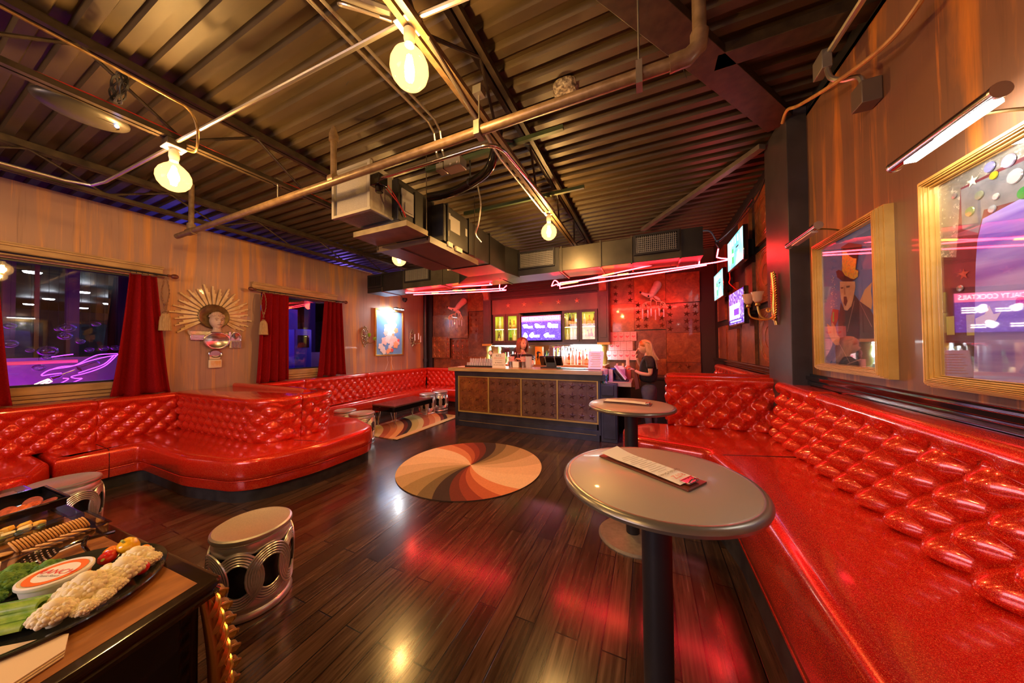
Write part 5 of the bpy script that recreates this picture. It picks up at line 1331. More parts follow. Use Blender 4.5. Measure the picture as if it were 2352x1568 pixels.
# vegetable platter
TRC = (0.43, 0.285)      # in buffet coordinates
tr = thing('platter', 'round dark plastic platter loaded with vegetables on the buffet', 'platter', L3(*TRC))
RT = 0.262
tc3 = L3(*TRC)
obj('tray_body', MB().lathe([(0.001, 0.004), (RT - 0.05, 0.004), (RT - 0.02, 0.022), (RT, 0.026), (RT + 0.002, 0.022), (RT - 0.02, 0.012), (RT - 0.05, 0.0), (0.001, 0.0)], tc3, 64, caps=False), mat('smoky_plastic', (0.03, 0.03, 0.02), 0.15, 0, 0.5), tr)
rt = thing('dip_tub', 'white tub with an orange RANCH label in the middle of the platter', 'tub', (tc3[0], tc3[1], tc3[2] + 0.01))
tx, ty, tz = L3(0.447, 0.252, 0.012)
obj('tub_body', MB().lathe([(0.060, 0.0), (0.070, 0.052)], (tx, ty, tz), 40), noisy('tub_print', (0.75, 0.72, 0.62), (0.85, 0.3, 0.05), 14, 0.4, lo=0.60, hi=0.62), rt)
obj('tub_lid', MB().lathe([(0.072, 0.050), (0.075, 0.054), (0.075, 0.062), (0.070, 0.065), (0.066, 0.062), (0.001, 0.062)], (tx, ty, tz), 48, caps=False), mat('white_lid', (0.78, 0.76, 0.70), 0.4), rt)
ORG = mat('orange_label', (0.80, 0.16, 0.015), 0.45)
obj('label_ring', MB().lathe([(0.038, 0.0632), (0.062, 0.0632)], (tx, ty, tz), 48, caps=False), ORG, rt)
obj('label_field', MB().lathe([(0.001, 0.0634), (0.046, 0.0634)], (tx, ty, tz), 40, caps=False), WHITE, rt)
ex = Vector((0.90, 0.43)); ey = Vector((-0.43, 0.90))
text_mesh('RANCH', 0.030, lambda a, b: (tx + ex.x * a * 1.05 + ey.x * b, ty + ex.y * a * 1.05 + ey.y * b, tz + 0.0645), mat('red_brand', (0.75, 0.03, 0.015), 0.4), rt)
text_mesh('Classic Ranch', 0.012, lambda a, b: (tx + ex.x * a + ey.x * (b - 0.018), ty + ex.y * a + ey.y * (b - 0.018), tz + 0.0645), INKD, rt)

random.seed(5)
CAUL = noisy('cauliflower', (0.78, 0.70, 0.42), (0.90, 0.85, 0.60), 40, 0.7, bump=0.6)
BROC = noisy('broccoli_head', (0.04, 0.14, 0.015), (0.16, 0.34, 0.04), 60, 0.7, bump=0.8)
BST = noisy('broccoli_stem', (0.30, 0.42, 0.08), (0.45, 0.55, 0.15), 12, 0.5)
def floret(name, label, cat, loc, r, mh, ms, group, tilt=(0, 0)):
    t = thing(name, label, cat, loc, 0, group)
    x, y, z = loc; hd = MB()
    for k in range(9):
        g = k * 2.4; q = 0.50 if k else 0; hd.ball((x + r * q * math.cos(g), y + r * q * math.sin(g), z + r * (1.0 if not k else 0.62)), r * 0.50, 12)
    for k in range(110):
        g = k * 2.39996; hh = 1 - (k + 0.5) / 110 * 1.25; q = math.sqrt(max(0, 1 - hh * hh)) * (1.12 + 0.10 * math.sin(k * 1.3))
        c = (x + r * q * math.cos(g) * 0.80, y + r * q * math.sin(g) * 0.80, z + r * 0.55 + r * hh * 0.6)
        hd.ball(c, r * random.uniform(0.13, 0.21), 7)
    obj('head', hd, mh, t, smooth=80)
    obj('stem', MB().lathe([(r * 0.35, -r * 0.2), (r * 0.30, r * 0.3), (r * 0.55, r * 0.7)], loc, 10), ms, t)
    return t


def on_tray(px_, py_, h=0.02): return (tc3[0] + px_, tc3[1] + py_, tc3[2] + h)
# florets lie along the side of the platter towards the drum stool and the camera
ff = [(0.130, 0.055, 0.056), (0.180, -0.005, 0.042), (0.115, 0.135, 0.050), (0.045, 0.180, 0.044), (0.165, 0.100, 0.032), (0.215, 0.040, 0.026), (0.060, 0.115, 0.034), (0.085, 0.205, 0.028), (0.195, 0.075, 0.026)]
fl = ['large round cauliflower floret beside the ranch tub', 'cauliflower floret next to the celery ends', 'cauliflower floret below the yellow pepper', 'cauliflower floret with a long pale stem by the peppers',
      'small cauliflower floret at the platter rim', 'cauliflower floret near the buffet edge', 'cauliflower floret behind the ranch tub', 'smallest cauliflower floret beside the red pepper', 'small cauliflower crumb beside the celery']
for (a, b, r), l_ in zip(ff, fl): floret('cauliflower_floret', l_, 'cauliflower', on_tray(a, b), r, CAUL, mat('caul_stem', (0.70, 0.66, 0.42), 0.6) if 'caul_stem' not in bpy.data.materials else bpy.data.materials['caul_stem'], 'cauliflower florets on the platter')
for a, b, r, l_ in ((-0.145, -0.045, 0.045, 'broccoli floret left of the ranch tub'), (-0.085, -0.080, 0.034, 'broccoli floret between ranch tub and celery'), (-0.205, -0.02, 0.042, 'broccoli floret at the back of the platter by the left edge'), (-0.15, 0.035, 0.038, 'dark broccoli floret behind the ranch tub')):
    floret('broccoli_floret', l_, 'broccoli', on_tray(a, b), r, BROC, BST, 'broccoli florets on the platter')
CEL = noisy('celery', (0.14, 0.32, 0.025), (0.34, 0.52, 0.08), 6, 0.35, stretch=(2, 10, 10), coat=0.3)
CELI = mat('celery_cut', (0.42, 0.50, 0.16), 0.5)
for k in range(7):
    st_ = thing('celery_stick', '%s celery stick counted from the ranch tub side' % ORD[k], 'celery', on_tray(0.05, -0.05, 0.03), 0, 'celery sticks on the platter')
    h = 0.026 + 0.024 * (k // 4); o_ = 0.030 * (k % 4) + 0.012 * (k // 4)
    L0 = Vector(on_tray(0.075 + o_ * 0.85, 0.012 - o_ * 0.62, h + 0.004 * (k % 2))); L1 = L0 + Vector((-0.185 - 0.01 * (k % 3), -0.20, 0.004))
    d = (L1 - L0).normalized(); s = Vector((-d.y, d.x, 0)); up = Vector((0, 0, 1))
    cs = [(0.019 * math.cos(g), 0.017 * math.sin(g)) for g in [PI + PI * i / 8 for i in range(9)]] + [(0.013 * math.cos(g), 0.004 + 0.009 * math.sin(g)) for g in [2 * PI - PI * i / 8 for i in range(9)]]
    cs = [(a_, -b_ if k % 2 else b_) for a_, b_ in cs]
    obj('stalk', MB().prism(cs, lambda a_, b_: tuple(L0 + s * a_ + up * b_), lambda a_, b_: tuple(L1 + s * a_ + up * b_)), CEL, st_, smooth=50)
def pepper(label, loc, col, L=0.05, r=0.022, rot=(0, 0, 0)):
    t = thing('mini_pepper', label, 'pepper', loc, 0, 'mini peppers on the platter')
    M = Euler(rot).to_matrix().to_4x4()
    obj('flesh', MB().lathe([(0.002, -L / 2), (r * 0.55, -L * 0.42), (r * 0.9, -L * 0.1), (r, L * 0.25), (r * 0.75, L * 0.45), (r * 0.3, L * 0.47)], loc, 18, M=M), mat('pepper_skin', col, 0.12, 0, 0.6), t, smooth=80)
    obj('stem', MB().tube([Vector(loc) + M @ Vector((0, 0, L * 0.45)), Vector(loc) + M @ Vector((0.004, 0, L * 0.68))], 0.004, 6), BST, t)
pepper('yellow mini pepper, tallest at the back of the platter', on_tray(-0.045, 0.190, 0.055), (0.85, 0.50, 0.02), 0.07, 0.027, (0.5, 0.2, 0))
pepper('red mini pepper lying beside the ranch tub', on_tray(-0.055, 0.145, 0.045), (0.65, 0.02, 0.015), 0.07, 0.022, (1.3, 0, 0.9))
pepper('orange mini pepper behind the red one', on_tray(-0.09, 0.165, 0.042), (0.85, 0.25, 0.02), 0.06, 0.022, (1.2, 0, 0.6))
pepper('red mini pepper at the platter rim', on_tray(0.120, 0.175, 0.035), (0.70, 0.02, 0.015), 0.055, 0.020, (0.3, 1.2, 0))
pepper('small orange mini pepper behind the yellow one', on_tray(-0.005, 0.215, 0.038), (0.9, 0.35, 0.03), 0.045, 0.018, (0.4, 0.9, 0))

# other trays of food on the buffet
CLEAR = glassy('clear_tray_plastic', (0.96, 0.95, 0.93), power=1.2, floor_=0.05)
def tray_box(parent, a0, a1, b0, b1, h0, h1, m, name='tray_shell', th=0.004):
    mb = MB()
    def bx(x0, x1, y0, y1, z0, z1):
        vs = [L3(a, b, h) for a in (x0, x1) for b in (y0, y1) for h in (z0, z1)]
        mb.add(vs, [(0, 1, 3, 2), (4, 6, 7, 5), (0, 4, 5, 1), (2, 3, 7, 6), (0, 2, 6, 4), (1, 5, 7, 3)])
    bx(a0, a1, b0, b1, h0, h0 + 0.003); bx(a0, a0 + th, b0, b1, h0, h1); bx(a1 - th, a1, b0, b1, h0, h1); bx(a0, a1, b0, b0 + th, h0, h1); bx(a0, a1, b1 - th, b1, h0, h1)
    bx(a0 - 0.008, a0 + th, b0 - 0.008, b1, h1 - 0.003, h1); bx(a1 - th, a1 + 0.008, b0 - 0.008, b1, h1 - 0.003, h1); bx(a0 - 0.008, a1 + 0.008, b0 - 0.008, b0 + th, h1 - 0.003, h1)
    return obj(name, mb, m, parent, smooth=None)
ctr = thing('cracker_tray', 'clear plastic tray of round crackers on the buffet', 'tray', L3(0.9, 0.3))
tray_box(ctr, 0.80, 1.04, 0.035, 0.72, 0.002, 0.045, CLEAR)
CRK = noisy('cracker_crust', (0.62, 0.33, 0.09), (0.80, 0.50, 0.18), 60, 0.7, bump=0.4)
def cracker(a, b, h, ta, tb, label, grp):
    loc = L3(a, b, h)
    ax = Vector((dv.x, dv.y, 0)); sd = Vector((du.x, du.y, 0))
    M = Matrix.Rotation(tb, 4, ax) @ Matrix.Rotation(ta, 4, sd)
    o = obj('cracker', MB().lathe([(0.001, -0.0025), (0.024, -0.0028), (0.0262, -0.001), (0.0262, 0.001), (0.024, 0.0028), (0.001, 0.0025)], (0, 0, 0), 18, M=M, caps=False), CRK)
    o.location = loc; tag(o, label, 'cracker', grp); return o
for k in range(22):
    cracker(0.95, 0.060 + k * 0.0085, 0.030, math.radians(68), 0, ('%s cracker from the far end of the standing row' % ORD[k]) if k < 20 else ('nearest cracker of the standing row', 'second nearest cracker of the standing row')[21 - k], 'crackers in the clear tray')
for k in range(10):
    cracker(0.885 - 0.002 * k, 0.075 + k * 0.015, 0.016 + 0.004 * (k % 2), math.radians(28), 0.35, '%s cracker from the far end of the leaning row' % ORD[k], 'crackers in the clear tray')
for k in range(4):
    cracker(0.965 - 0.03 * k * (k > 1), 0.262 + 0.034 * k, 0.012, 0.15, 0.1, '%s flat-lying cracker at the near end of the tray' % ORD[k], 'crackers in the clear tray')
ch = thing('cheese_tray', 'clear tray of cheese cubes and olives behind the crackers', 'tray', L3(1.18, 0.3))
tray_box(ch, 1.09, 1.27, 0.085, 0.70, 0.002, 0.04, CLEAR)
random.seed(9)
for k, (a, b, c_) in enumerate(((1.16, 0.135, 0), (1.20, 0.165, 0), (1.15, 0.175, 1), (1.22, 0.205, 0), (1.14, 0.215, 1), (1.19, 0.235, 1), (1.24, 0.26, 0), (1.15, 0.27, 0), (1.20, 0.30, 1))):
    q = L3(a, b, 0.022)
    M = Matrix.Translation(q) @ Euler((random.uniform(-0.3, 0.3), random.uniform(-0.3, 0.3), random.uniform(0, 2))).to_matrix().to_4x4()
    o = obj('cheese_cube', MB().box(-0.016, 0.016, -0.012, 0.012, -0.010, 0.010, M), mat('cheese', (0.88, 0.50, 0.06) if c_ == 0 else (0.78, 0.66, 0.30), 0.45), bevel=0.003)
    tag(o, '%s %s cheese piece from the far end of the cheese tray' % (ORD[k], ('orange', 'pale')[c_]), 'cheese', 'cheese pieces')
OLV = (mat('olive_green', (0.22, 0.27, 0.03), 0.2, 0, 0.4), mat('olive_dark', (0.05, 0.09, 0.015), 0.2, 0, 0.4))
for k, (a, b) in enumerate(((1.115, 0.140), (1.125, 0.195), (1.12, 0.235), (1.23, 0.235), (1.13, 0.30))):
    o = obj('olive', MB().ball(L3(a, b, 0.020), 0.0125, 12, (1.3, 1, 1)), OLV[k % 2]); tag(o, '%s olive from the far end of the cheese tray' % ORD[k], 'olive', 'olives')
mt = thing('meat_tray', 'black tray of sliced sausage with a glossy raised edge at the left', 'tray', L3(1.4, 0.3))
tray_box(mt, 1.29, 1.62, 0.03, 0.75, 0.030, 0.065, BLACKGLOSS)
obj('chrome_edge', MB().tube([L3(1.283, 0.75, 0.066), L3(1.283, 0.022, 0.066), L3(1.62, 0.022, 0.066)], 0.0035, 6), CHROME, mt)
obj('tray_foot', MB().tube([L3(1.35, 0.06, 0.0), L3(1.35, 0.06, 0.032)], 0.012, 8).tube([L3(1.58, 0.06, 0.0), L3(1.58, 0.06, 0.032)], 0.012, 8), BLACK, mt)
for k, (a, b, c_, r) in enumerate(((1.36, 0.075, (0.20, 0.045, 0.03), 0.034), (1.38, 0.115, (0.36, 0.06, 0.02), 0.030), (1.36, 0.145, (0.42, 0.09, 0.02), 0.030), (1.39, 0.175, (0.30, 0.05, 0.02), 0.028), (1.43, 0.10, (0.25, 0.05, 0.03), 0.03))):
    M = Euler((0.35, 0.2 * k, 0)).to_matrix().to_4x4()
    o = obj('sausage_slice', MB().lathe([(0.001, -0.004), (r - 0.002, -0.004), (r, 0), (r - 0.002, 0.004), (0.001, 0.004)], L3(a, b, 0.048), 20, M=M, caps=False), noisy('sausage', c_, tuple(x * 1.9 for x in c_), 90, 0.35))
    tag(o, '%s sausage slice from the far end of the black tray' % ORD[k], 'sausage', 'sausage slices')
sp_ = thing('slotted_spoon', 'black perforated serving spoon lying behind the ranch tub', 'spoon', L3(0.70, 0.22, 0.04))
SPB = mat('smoky_black_plastic', (0.02, 0.012, 0.01), 0.12, 0, 0.6)
def spn(u, v):
    g = v * 2 * PI; r = u; return L3(0.70 + 0.036 * r * math.cos(g), 0.235 + 0.048 * r * math.sin(g), 0.050 - 0.014 * (1 - r * r) + 0.012 * math.cos(g) * r)
obj('spoon_bowl', MB().grid(spn, 8, 24), SPB, sp_, smooth=80)
hl = MB()
for i in range(-3, 4):
    for j in range(-3, 4):
        a, b = i * 0.0095, j * 0.012
        if (a / 0.034) ** 2 + (b / 0.044) ** 2 < 0.8: hl.ball(L3(0.70 + a, 0.235 + b, 0.052 - 0.011 * (1 - (a / 0.036) ** 2 - (b / 0.048) ** 2) + 0.012 * a / 0.036), 0.0026, 6)
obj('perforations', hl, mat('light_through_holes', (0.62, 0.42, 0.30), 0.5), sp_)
obj('spoon_handle', MB().tube([L3(0.695, 0.19, 0.048), L3(0.69, 0.15, 0.052), L3(0.70, 0.05, 0.032)], [0.005, 0.006, 0.008], 8), SPB, sp_)
o = obj('serving_knife', MB().prism([(0, -0.012), (0.10, -0.014), (0.115, 0.0), (0.06, 0.018), (0.0, 0.012)], lambda a, b: L3(0.745 + b, 0.10 + a, 0.022), lambda a, b: L3(0.745 + b, 0.10 + a, 0.025)), mat('white_plastic', (0.75, 0.66, 0.66), 0.35)); tag(o, 'white plastic spreader lying between the crackers and the spoon', 'utensil')
tg = thing('serving_tongs', 'small black tongs standing open by the spoon handle', 'tongs', L3(0.69, 0.13, 0.04))
for s_ in (0, 0.014):
    obj('tong_arm', MB().tube(spline([L3(0.67 + s_, 0.125, 0.003), L3(0.675 + s_, 0.135, 0.035), L3(0.685 + s_, 0.125, 0.055), L3(0.70, 0.11, 0.045)]), 0.005, 6), SPB, tg)
o = obj('dip_cup', MB().lathe([(0.030, 0.0), (0.034, 0.045), (0.030, 0.047), (0.026, 0.01)], L3(0.80, 0.325, 0.004), 20), mat('cream_plastic', (0.72, 0.60, 0.52), 0.4)); tag(o, 'cream plastic dip cup cut by the left edge of the picture', 'cup')
nk = thing('paper_napkin', 'folded tan paper napkin at the buffet edge nearest the camera', 'napkin', L3(0.15, 0.35, 0.001))
NAPM = mat('tan_napkin', (0.66, 0.52, 0.32), 0.8)
NP = [L3(0.151, 0.300, 0), L3(0.30, 0.40, 0), L3(0.25, 0.62, 0), L3(0.05, 0.60, 0), L3(0.085, 0.322, 0)]
for j, h in enumerate((0.002, 0.006, 0.010)):
    off = 0.006 * j
    vs = [(p[0] - off, p[1] + off * 0.3, p[2] + h) for p in NP] + [(p[0] - off, p[1] + off * 0.3, p[2] + h + 0.003) for p in NP]
    obj('napkin_fold', MB().add(vs, [(0, 1, 2, 3, 4), (5, 6, 7, 8, 9)] + [(i, (i + 1) % 5, 5 + (i + 1) % 5, 5 + i) for i in range(5)]), NAPM, nk, smooth=None)

# ---------------------------------------------------------------- left wall: curtains, rods, tassels
def curtain(label, ya, yb, yta, ytb, z0, z1, folds, x=XL + 0.16, amp=0.035, seed=0):
    t = thing('curtain', label, 'curtain', (x, (ya + yb) / 2, z0))
    mb = MB(); nu, nv = folds * 14, 22
    def F(u, v):
        y0 = ya + (yta - ya) * v ** 0.8; y1 = yb + (ytb - yb) * v ** 0.8
        y = y0 + (y1 - y0) * u
        a = amp * (1.15 - 0.5 * v)
        ph = 2 * PI * folds * u + 0.6 * math.sin(3 * u + seed) + 0.3 * v * math.sin(7 * u + seed)
        return (x + a * math.sin(ph) + 0.3 * a * math.sin(2 * ph + seed + v), y + 0.012 * math.cos(ph), z0 + (z1 - z0) * v + (0.012 * math.sin(ph * 0.5 + seed)) * (1 - v))
    mb.grid(F, nu, nv)
    o = obj('cloth', mb, REDCLOTH, t, smooth=80)
    sd = o.modifiers.new('thick', 'SOLIDIFY'); sd.thickness = 0.004
    return t


curtain('dark red curtain at the right side of the big window', 1.30, 1.83, 1.45, 1.68, 0.95, 2.49, 3, seed=1, amp=0.055)
curtain('dark red curtain at the left edge of the picture beside the big window', 0.30, 0.70, 0.35, 0.60, 0.97, 2.47, 3, seed=2)
curtain('dark red curtain left of the small window', 2.80, 3.30, 2.88, 3.30, 0.955, 2.48, 4, seed=3, amp=0.045)
curtain('dark red curtain right of the small window, creased in the middle', 3.84, 4.42, 3.98, 4.33, 0.965, 2.48, 4, seed=5, amp=0.05)
RODW = mat('walnut_finial', (0.14, 0.04, 0.02), 0.25, 0, 0.5)
for ya, yb, z, lb in ((-0.95, 1.86, 2.53, 'black curtain rod with a wooden ball end over the big window'), (2.74, 4.45, 2.515, 'curtain rod with wooden ball ends over the small window')):
    rd = thing('curtain_rod', lb, 'curtain rod', (XL + 0.15, (ya + yb) / 2, z))
    obj('rod', MB().tube([(XL + 0.15, ya, z), (XL + 0.15, yb, z)], 0.010, 8), BLACK, rd)
    for y in (ya, yb):
        obj('finial', MB().ball((XL + 0.15, y, z), 0.034, 14, (1, 1.2, 1)).lathe([(0.018, -0.02), (0.018, 0.02)], (XL + 0.15, y + (0.05 if y == ya else -0.05), z), 10, 'Y'), RODW, rd)
    for y in (ya + 0.08, yb - 0.14): obj('bracket', MB().tube([(XL, y, z + 0.01), (XL + 0.15, y, z)], 0.009, 8).lathe([(0.022, 0), (0.022, 0.012)], (XL, y, z + 0.01), 12, 'X'), BLACK if ya < 0 else RODW, rd)
    for k in range(5):
        y = (1.47 + 0.05 * k) if ya < 0 else 2.90 + 0.09 * k
        obj('ring', MB().tube([(XL + 0.15 + 0.016 * math.cos(g), y, z - 0.006 + 0.018 * math.sin(g)) for g in [i * PI / 6 for i in range(12)]], 0.002, 5, closed=True), BLACK, rd)
ROPE = noisy('bronze_rope', (0.16, 0.07, 0.03), (0.34, 0.18, 0.08), 90, 0.7, bump=0.6)
TASS = noisy('tan_tassel', (0.38, 0.25, 0.11), (0.55, 0.38, 0.18), 30, 0.75, stretch=(6, 6, 0.4), bump=0.5)
for y, z, lb, x in ((1.775, 2.50, 'rope and tassel hanging at the end of the big window rod', XL + 0.15), (2.895, 2.48, 'rope and tassel hanging at the left end of the small window rod', XL + 0.20)):
    ts = thing('tassel', lb, 'tassel', (x, y, z))
    for s_ in (-1, 1):
        pts = []
        for i in range(26):
            f = i / 25; w_ = 0.035 * math.sin(PI * min(1, f * 1.15)) ** 0.8 if f < 0.86 else 0.004
            pts.append((x + 0.005 * math.cos(f * 50 + s_), y + s_ * w_, z - f * 0.44 + 0.0))
        obj('rope', MB().tube(pts, [0.0065 + 0.0016 * math.sin(i * 2.2) for i in range(26)], 6), ROPE, ts)
    obj('knot', MB().ball((x, y, z - 0.36), 0.020, 10), ROPE, ts); obj('tassel_head', MB().lathe([(0.012, -0.46), (0.026, -0.47), (0.028, -0.49), (0.018, -0.50)], (x, y, z), 14), ROPE, ts)
    sk_ = MB(); N = 44; vs = []
    for h, r in ((-0.49, 0.030), (-0.53, 0.046), (-0.62, 0.052), (-0.72, 0.058)):
        for k in range(N): q = r * (1 + 0.10 * (k % 2)); vs.append((x + q * math.cos(2 * PI * k / N), y + q * math.sin(2 * PI * k / N), z + h))
    fs = [(j * N + k, j * N + (k + 1) % N, (j + 1) * N + (k + 1) % N, (j + 1) * N + k) for j in range(3) for k in range(N)] + [tuple(3 * N + k for k in range(N))]
    obj('skirt', sk_.add(vs, fs), TASS, ts, smooth=20)

# sunburst head sculpture
sn = thing('wall_sculpture', 'sunburst wall sculpture with a classical head above silver trays', 'sculpture', (XL, 2.34, 1.9))
XS = XL + 0.01
def ray(cy, cz, a, r0, r1, wd, m):
    mb = MB()
    for k in range(3):
        l0, l1 = r0, r0 + (r1 - r0) * (0.62 + 0.19 * k); w0 = wd * (0.30 - 0.0 * k); off = (k - 1) * wd * 0.34
        d = Vector((math.cos(a), math.sin(a))); s = Vector((-d.y, d.x))
        q = [(l0, off * 0.45 - w0 * 0.42), (l1, off - w0 * 0.62), (l1, off + w0 * 0.62), (l0, off * 0.45 + w0 * 0.42)]
        h = 0.010 + 0.006 * k
        P3 = [(XS, cy + d.x * l + s.x * w, cz + d.y * l + s.y * w) for l, w in q] + [(XS + h, cy + d.x * l + s.x * w, cz + d.y * l + s.y * w) for l, w in q]
        mb.add(P3, [(0, 1, 2, 3), (4, 5, 6, 7), (0, 1, 5, 4), (1, 2, 6, 5), (2, 3, 7, 6), (3, 0, 4, 7)])
    return obj('sun_ray', mb, m, sn, smooth=None)
RAYM = noisy('ivory_gilt', (0.60, 0.44, 0.20), (0.80, 0.66, 0.40), 10, 0.5)
cy, cz = 2.325, 2.035
for k in range(21):
    a = math.radians(-32 + k * 12.2)
    ray(cy, cz, a, 0.17, 0.43 + 0.025 * ((k * 7) % 3), 0.052, RAYM)
obj('halo', MB().lathe([(0.001, 0.01), (0.12, 0.012), (0.15, 0.03), (0.175, 0.035), (0.185, 0.028), (0.188, 0.0)], (XS, cy, cz - 0.01), 48, 'X', caps=False), noisy('bronze_patina', (0.12, 0.075, 0.03), (0.24, 0.16, 0.06), 14, 0.4, 0.6, bump=0.4), sn)
PLAS = noisy('aged_plaster', (0.52, 0.38, 0.30), (0.68, 0.52, 0.42), 12, 0.6)
hx, hy, hz = XS + 0.055, 2.345, 1.955
def headF(u, v):
    g = u * 2 * PI; ph = PI * v
    r = math.sin(ph); X = 0.075 * r * math.cos(g); Y = 0.074 * r * math.sin(g); Zz = 0.108 * -math.cos(ph); K = 1.16
    if Zz < 0: Y *= 1 - 0.25 * (-Zz / 0.108) ** 1.5
    fr = max(0, math.cos(g))
    X += 0.022 * fr ** 6 * math.exp(-((Zz + 0.012) / 0.020) ** 2) * math.exp(-(Y / 0.012) ** 2) * 1.3
    X -= 0.013 * fr ** 2 * (math.exp(-((Zz - 0.012) / 0.011) ** 2 - ((abs(Y) - 0.026) / 0.014) ** 2))
    X += 0.006 * fr ** 3 * math.exp(-((Zz - 0.032) / 0.010) ** 2)
    X += 0.009 * fr ** 3 * math.exp(-((Zz + 0.048) / 0.008) ** 2 - (Y / 0.020) ** 2) + 0.010 * fr ** 3 * math.exp(-((Zz + 0.085) / 0.014) ** 2 - (Y / 0.022) ** 2)
    X -= 0.004 * fr ** 3 * math.exp(-((Zz + 0.049) / 0.0025) ** 2 - (Y / 0.020) ** 2)
    return (hx + X * K, hy + Y * K, hz + Zz * K)
obj('head', MB().grid(headF, 56, 48), PLAS, sn, smooth=80)
PLAS_SHADE = mat('painted_shade_plaster', (0.26, 0.17, 0.14), 0.6)  # darker plaster: shadow on eyes, brows and lips put into the colour
for q in (-1, 1):
    obj('eye', MB().ball((hx + 0.074, hy + q * 0.031, hz + 0.012), 0.011, 10, (0.5, 1.25, 0.65)), PLAS_SHADE, sn)
    obj('brow', MB().tube([(hx + 0.088, hy + q * 0.014, hz + 0.032), (hx + 0.085, hy + q * 0.034, hz + 0.038), (hx + 0.073, hy + q * 0.052, hz + 0.030)], 0.0035, 5), PLAS_SHADE, sn)
obj('nose', MB().tube([(hx + 0.086, hy, hz + 0.025), (hx + 0.100, hy, hz - 0.008), (hx + 0.106, hy, hz - 0.024)], [0.005, 0.008, 0.012], 8), PLAS, sn)
obj('lips', MB().tube([(hx + 0.080, hy - 0.024, hz - 0.056), (hx + 0.093, hy, hz - 0.054), (hx + 0.080, hy + 0.024, hz - 0.056)], 0.0045, 6), PLAS_SHADE, sn)
hr = MB(); random.seed(2)
for k in range(70):
    g = random.uniform(-1.9, 1.9); ph = random.uniform(0.05, 1.05)
    z_ = 0.108 * math.cos(ph * 0.98); r = math.sin(ph)
    if math.cos(g) > 0.1 and z_ < 0.066: continue
    hr.ball((hx + 0.090 * r * math.cos(g), hy + 0.094 * r * math.sin(g), hz + z_ * 1.16), random.uniform(0.014, 0.021), 7)
obj('curly_hair', hr, PLAS, sn)
obj('neck', MB().lathe([(0.045, -0.06), (0.046, -0.12), (0.062, -0.17)], (hx, hy, hz), 20), PLAS, sn)
SILV = mat('silver_tray', (0.62, 0.56, 0.56), 0.25, 1.0)
def tray(cy, cz, ry, rz, half=None, scallop=0.0, rot=0.0, x=XS + 0.015, m=SILV):
    n = 40; rings = []
    for f, h in ((0.001, 0.0), (0.72, 0.0), (0.82, 0.012), (0.94, 0.016), (1.0, 0.012), (1.0, 0.002)):
        row = []
        for k in range(n):
            g = 2 * PI * k / n; q = f * (1 + scallop * (abs(math.sin(g * 4)) if f > 0.9 else 0))
            a, b = ry * q * math.cos(g), rz * q * math.sin(g)
            if half == 'low': b = min(b, 0.0)
            if half == 'top': b = max(b, 0.0)
            row.append((x + h, cy + a * math.cos(rot) - b * math.sin(rot), cz + a * math.sin(rot) + b * math.cos(rot)))
        rings.append(row)
    return obj('silver_tray', MB().add([p for r in rings for p in r], [(j * n + k, j * n + (k + 1) % n, (j + 1) * n + (k + 1) % n, (j + 1) * n + k) for j in range(5) for k in range(n)]), m, sn, smooth=50)
tray(2.36, 1.665, 0.155, 0.12, 'top', 0.03, x=XS + 0.03)
tray(2.355, 1.66, 0.155, 0.135, 'low', 0.04, x=XS + 0.03)
tray(2.345, 1.455, 0.082, 0.062, None, 0.03)
tray(2.165, 1.80, 0.135, 0.12, 'low', 0.0, m=noisy('relief_silver', (0.45, 0.38, 0.30), (0.65, 0.56, 0.44), 20, 0.4, 0.5, bump=0.6))
tray(2.59, 1.66, 0.080, 0.14, 'top', 0.05)
obj('tarnished_bar', MB().box(XS, XS + 0.03, 2.06, 2.22, 1.66, 1.74).box(XS, XS + 0.03, 2.50, 2.53, 1.70, 1.80), SILV, sn, bevel=0.005)
cx_ = MB()
for k in range(6): cx_.box(XS + 0.02, XS + 0.035, 2.535 + k * 0.022, 2.548 + k * 0.022, 1.55 - 0.01 * (k % 2), 1.65)
obj('chrome_strips', cx_, CHROME, sn)
obj('ivory_plaque', MB().box(XS, XS + 0.02, 2.515, 2.65, 1.54, 1.66).box(XS, XS + 0.02, 2.28, 2.40, 1.37, 1.42), CREAM, sn, bevel=0.005)
obj('ivory_box', MB().box(XS, XS + 0.035, 2.265, 2.42, 1.235, 1.365), CREAM, sn, bevel=0.014)
obj('box_inset', MB().box(XS + 0.035, XS + 0.038, 2.285, 2.40, 1.255, 1.345), noisy('amber_inset', (0.75, 0.62, 0.48), (0.72, 0.38, 0.12), 12, 0.5), sn)
obj('medallion', MB().lathe([(0.001, 0.03), (0.018, 0.03), (0.02, 0.0)], (XS, 2.475, 1.76), 16, 'X', caps=False), CREAM, sn)

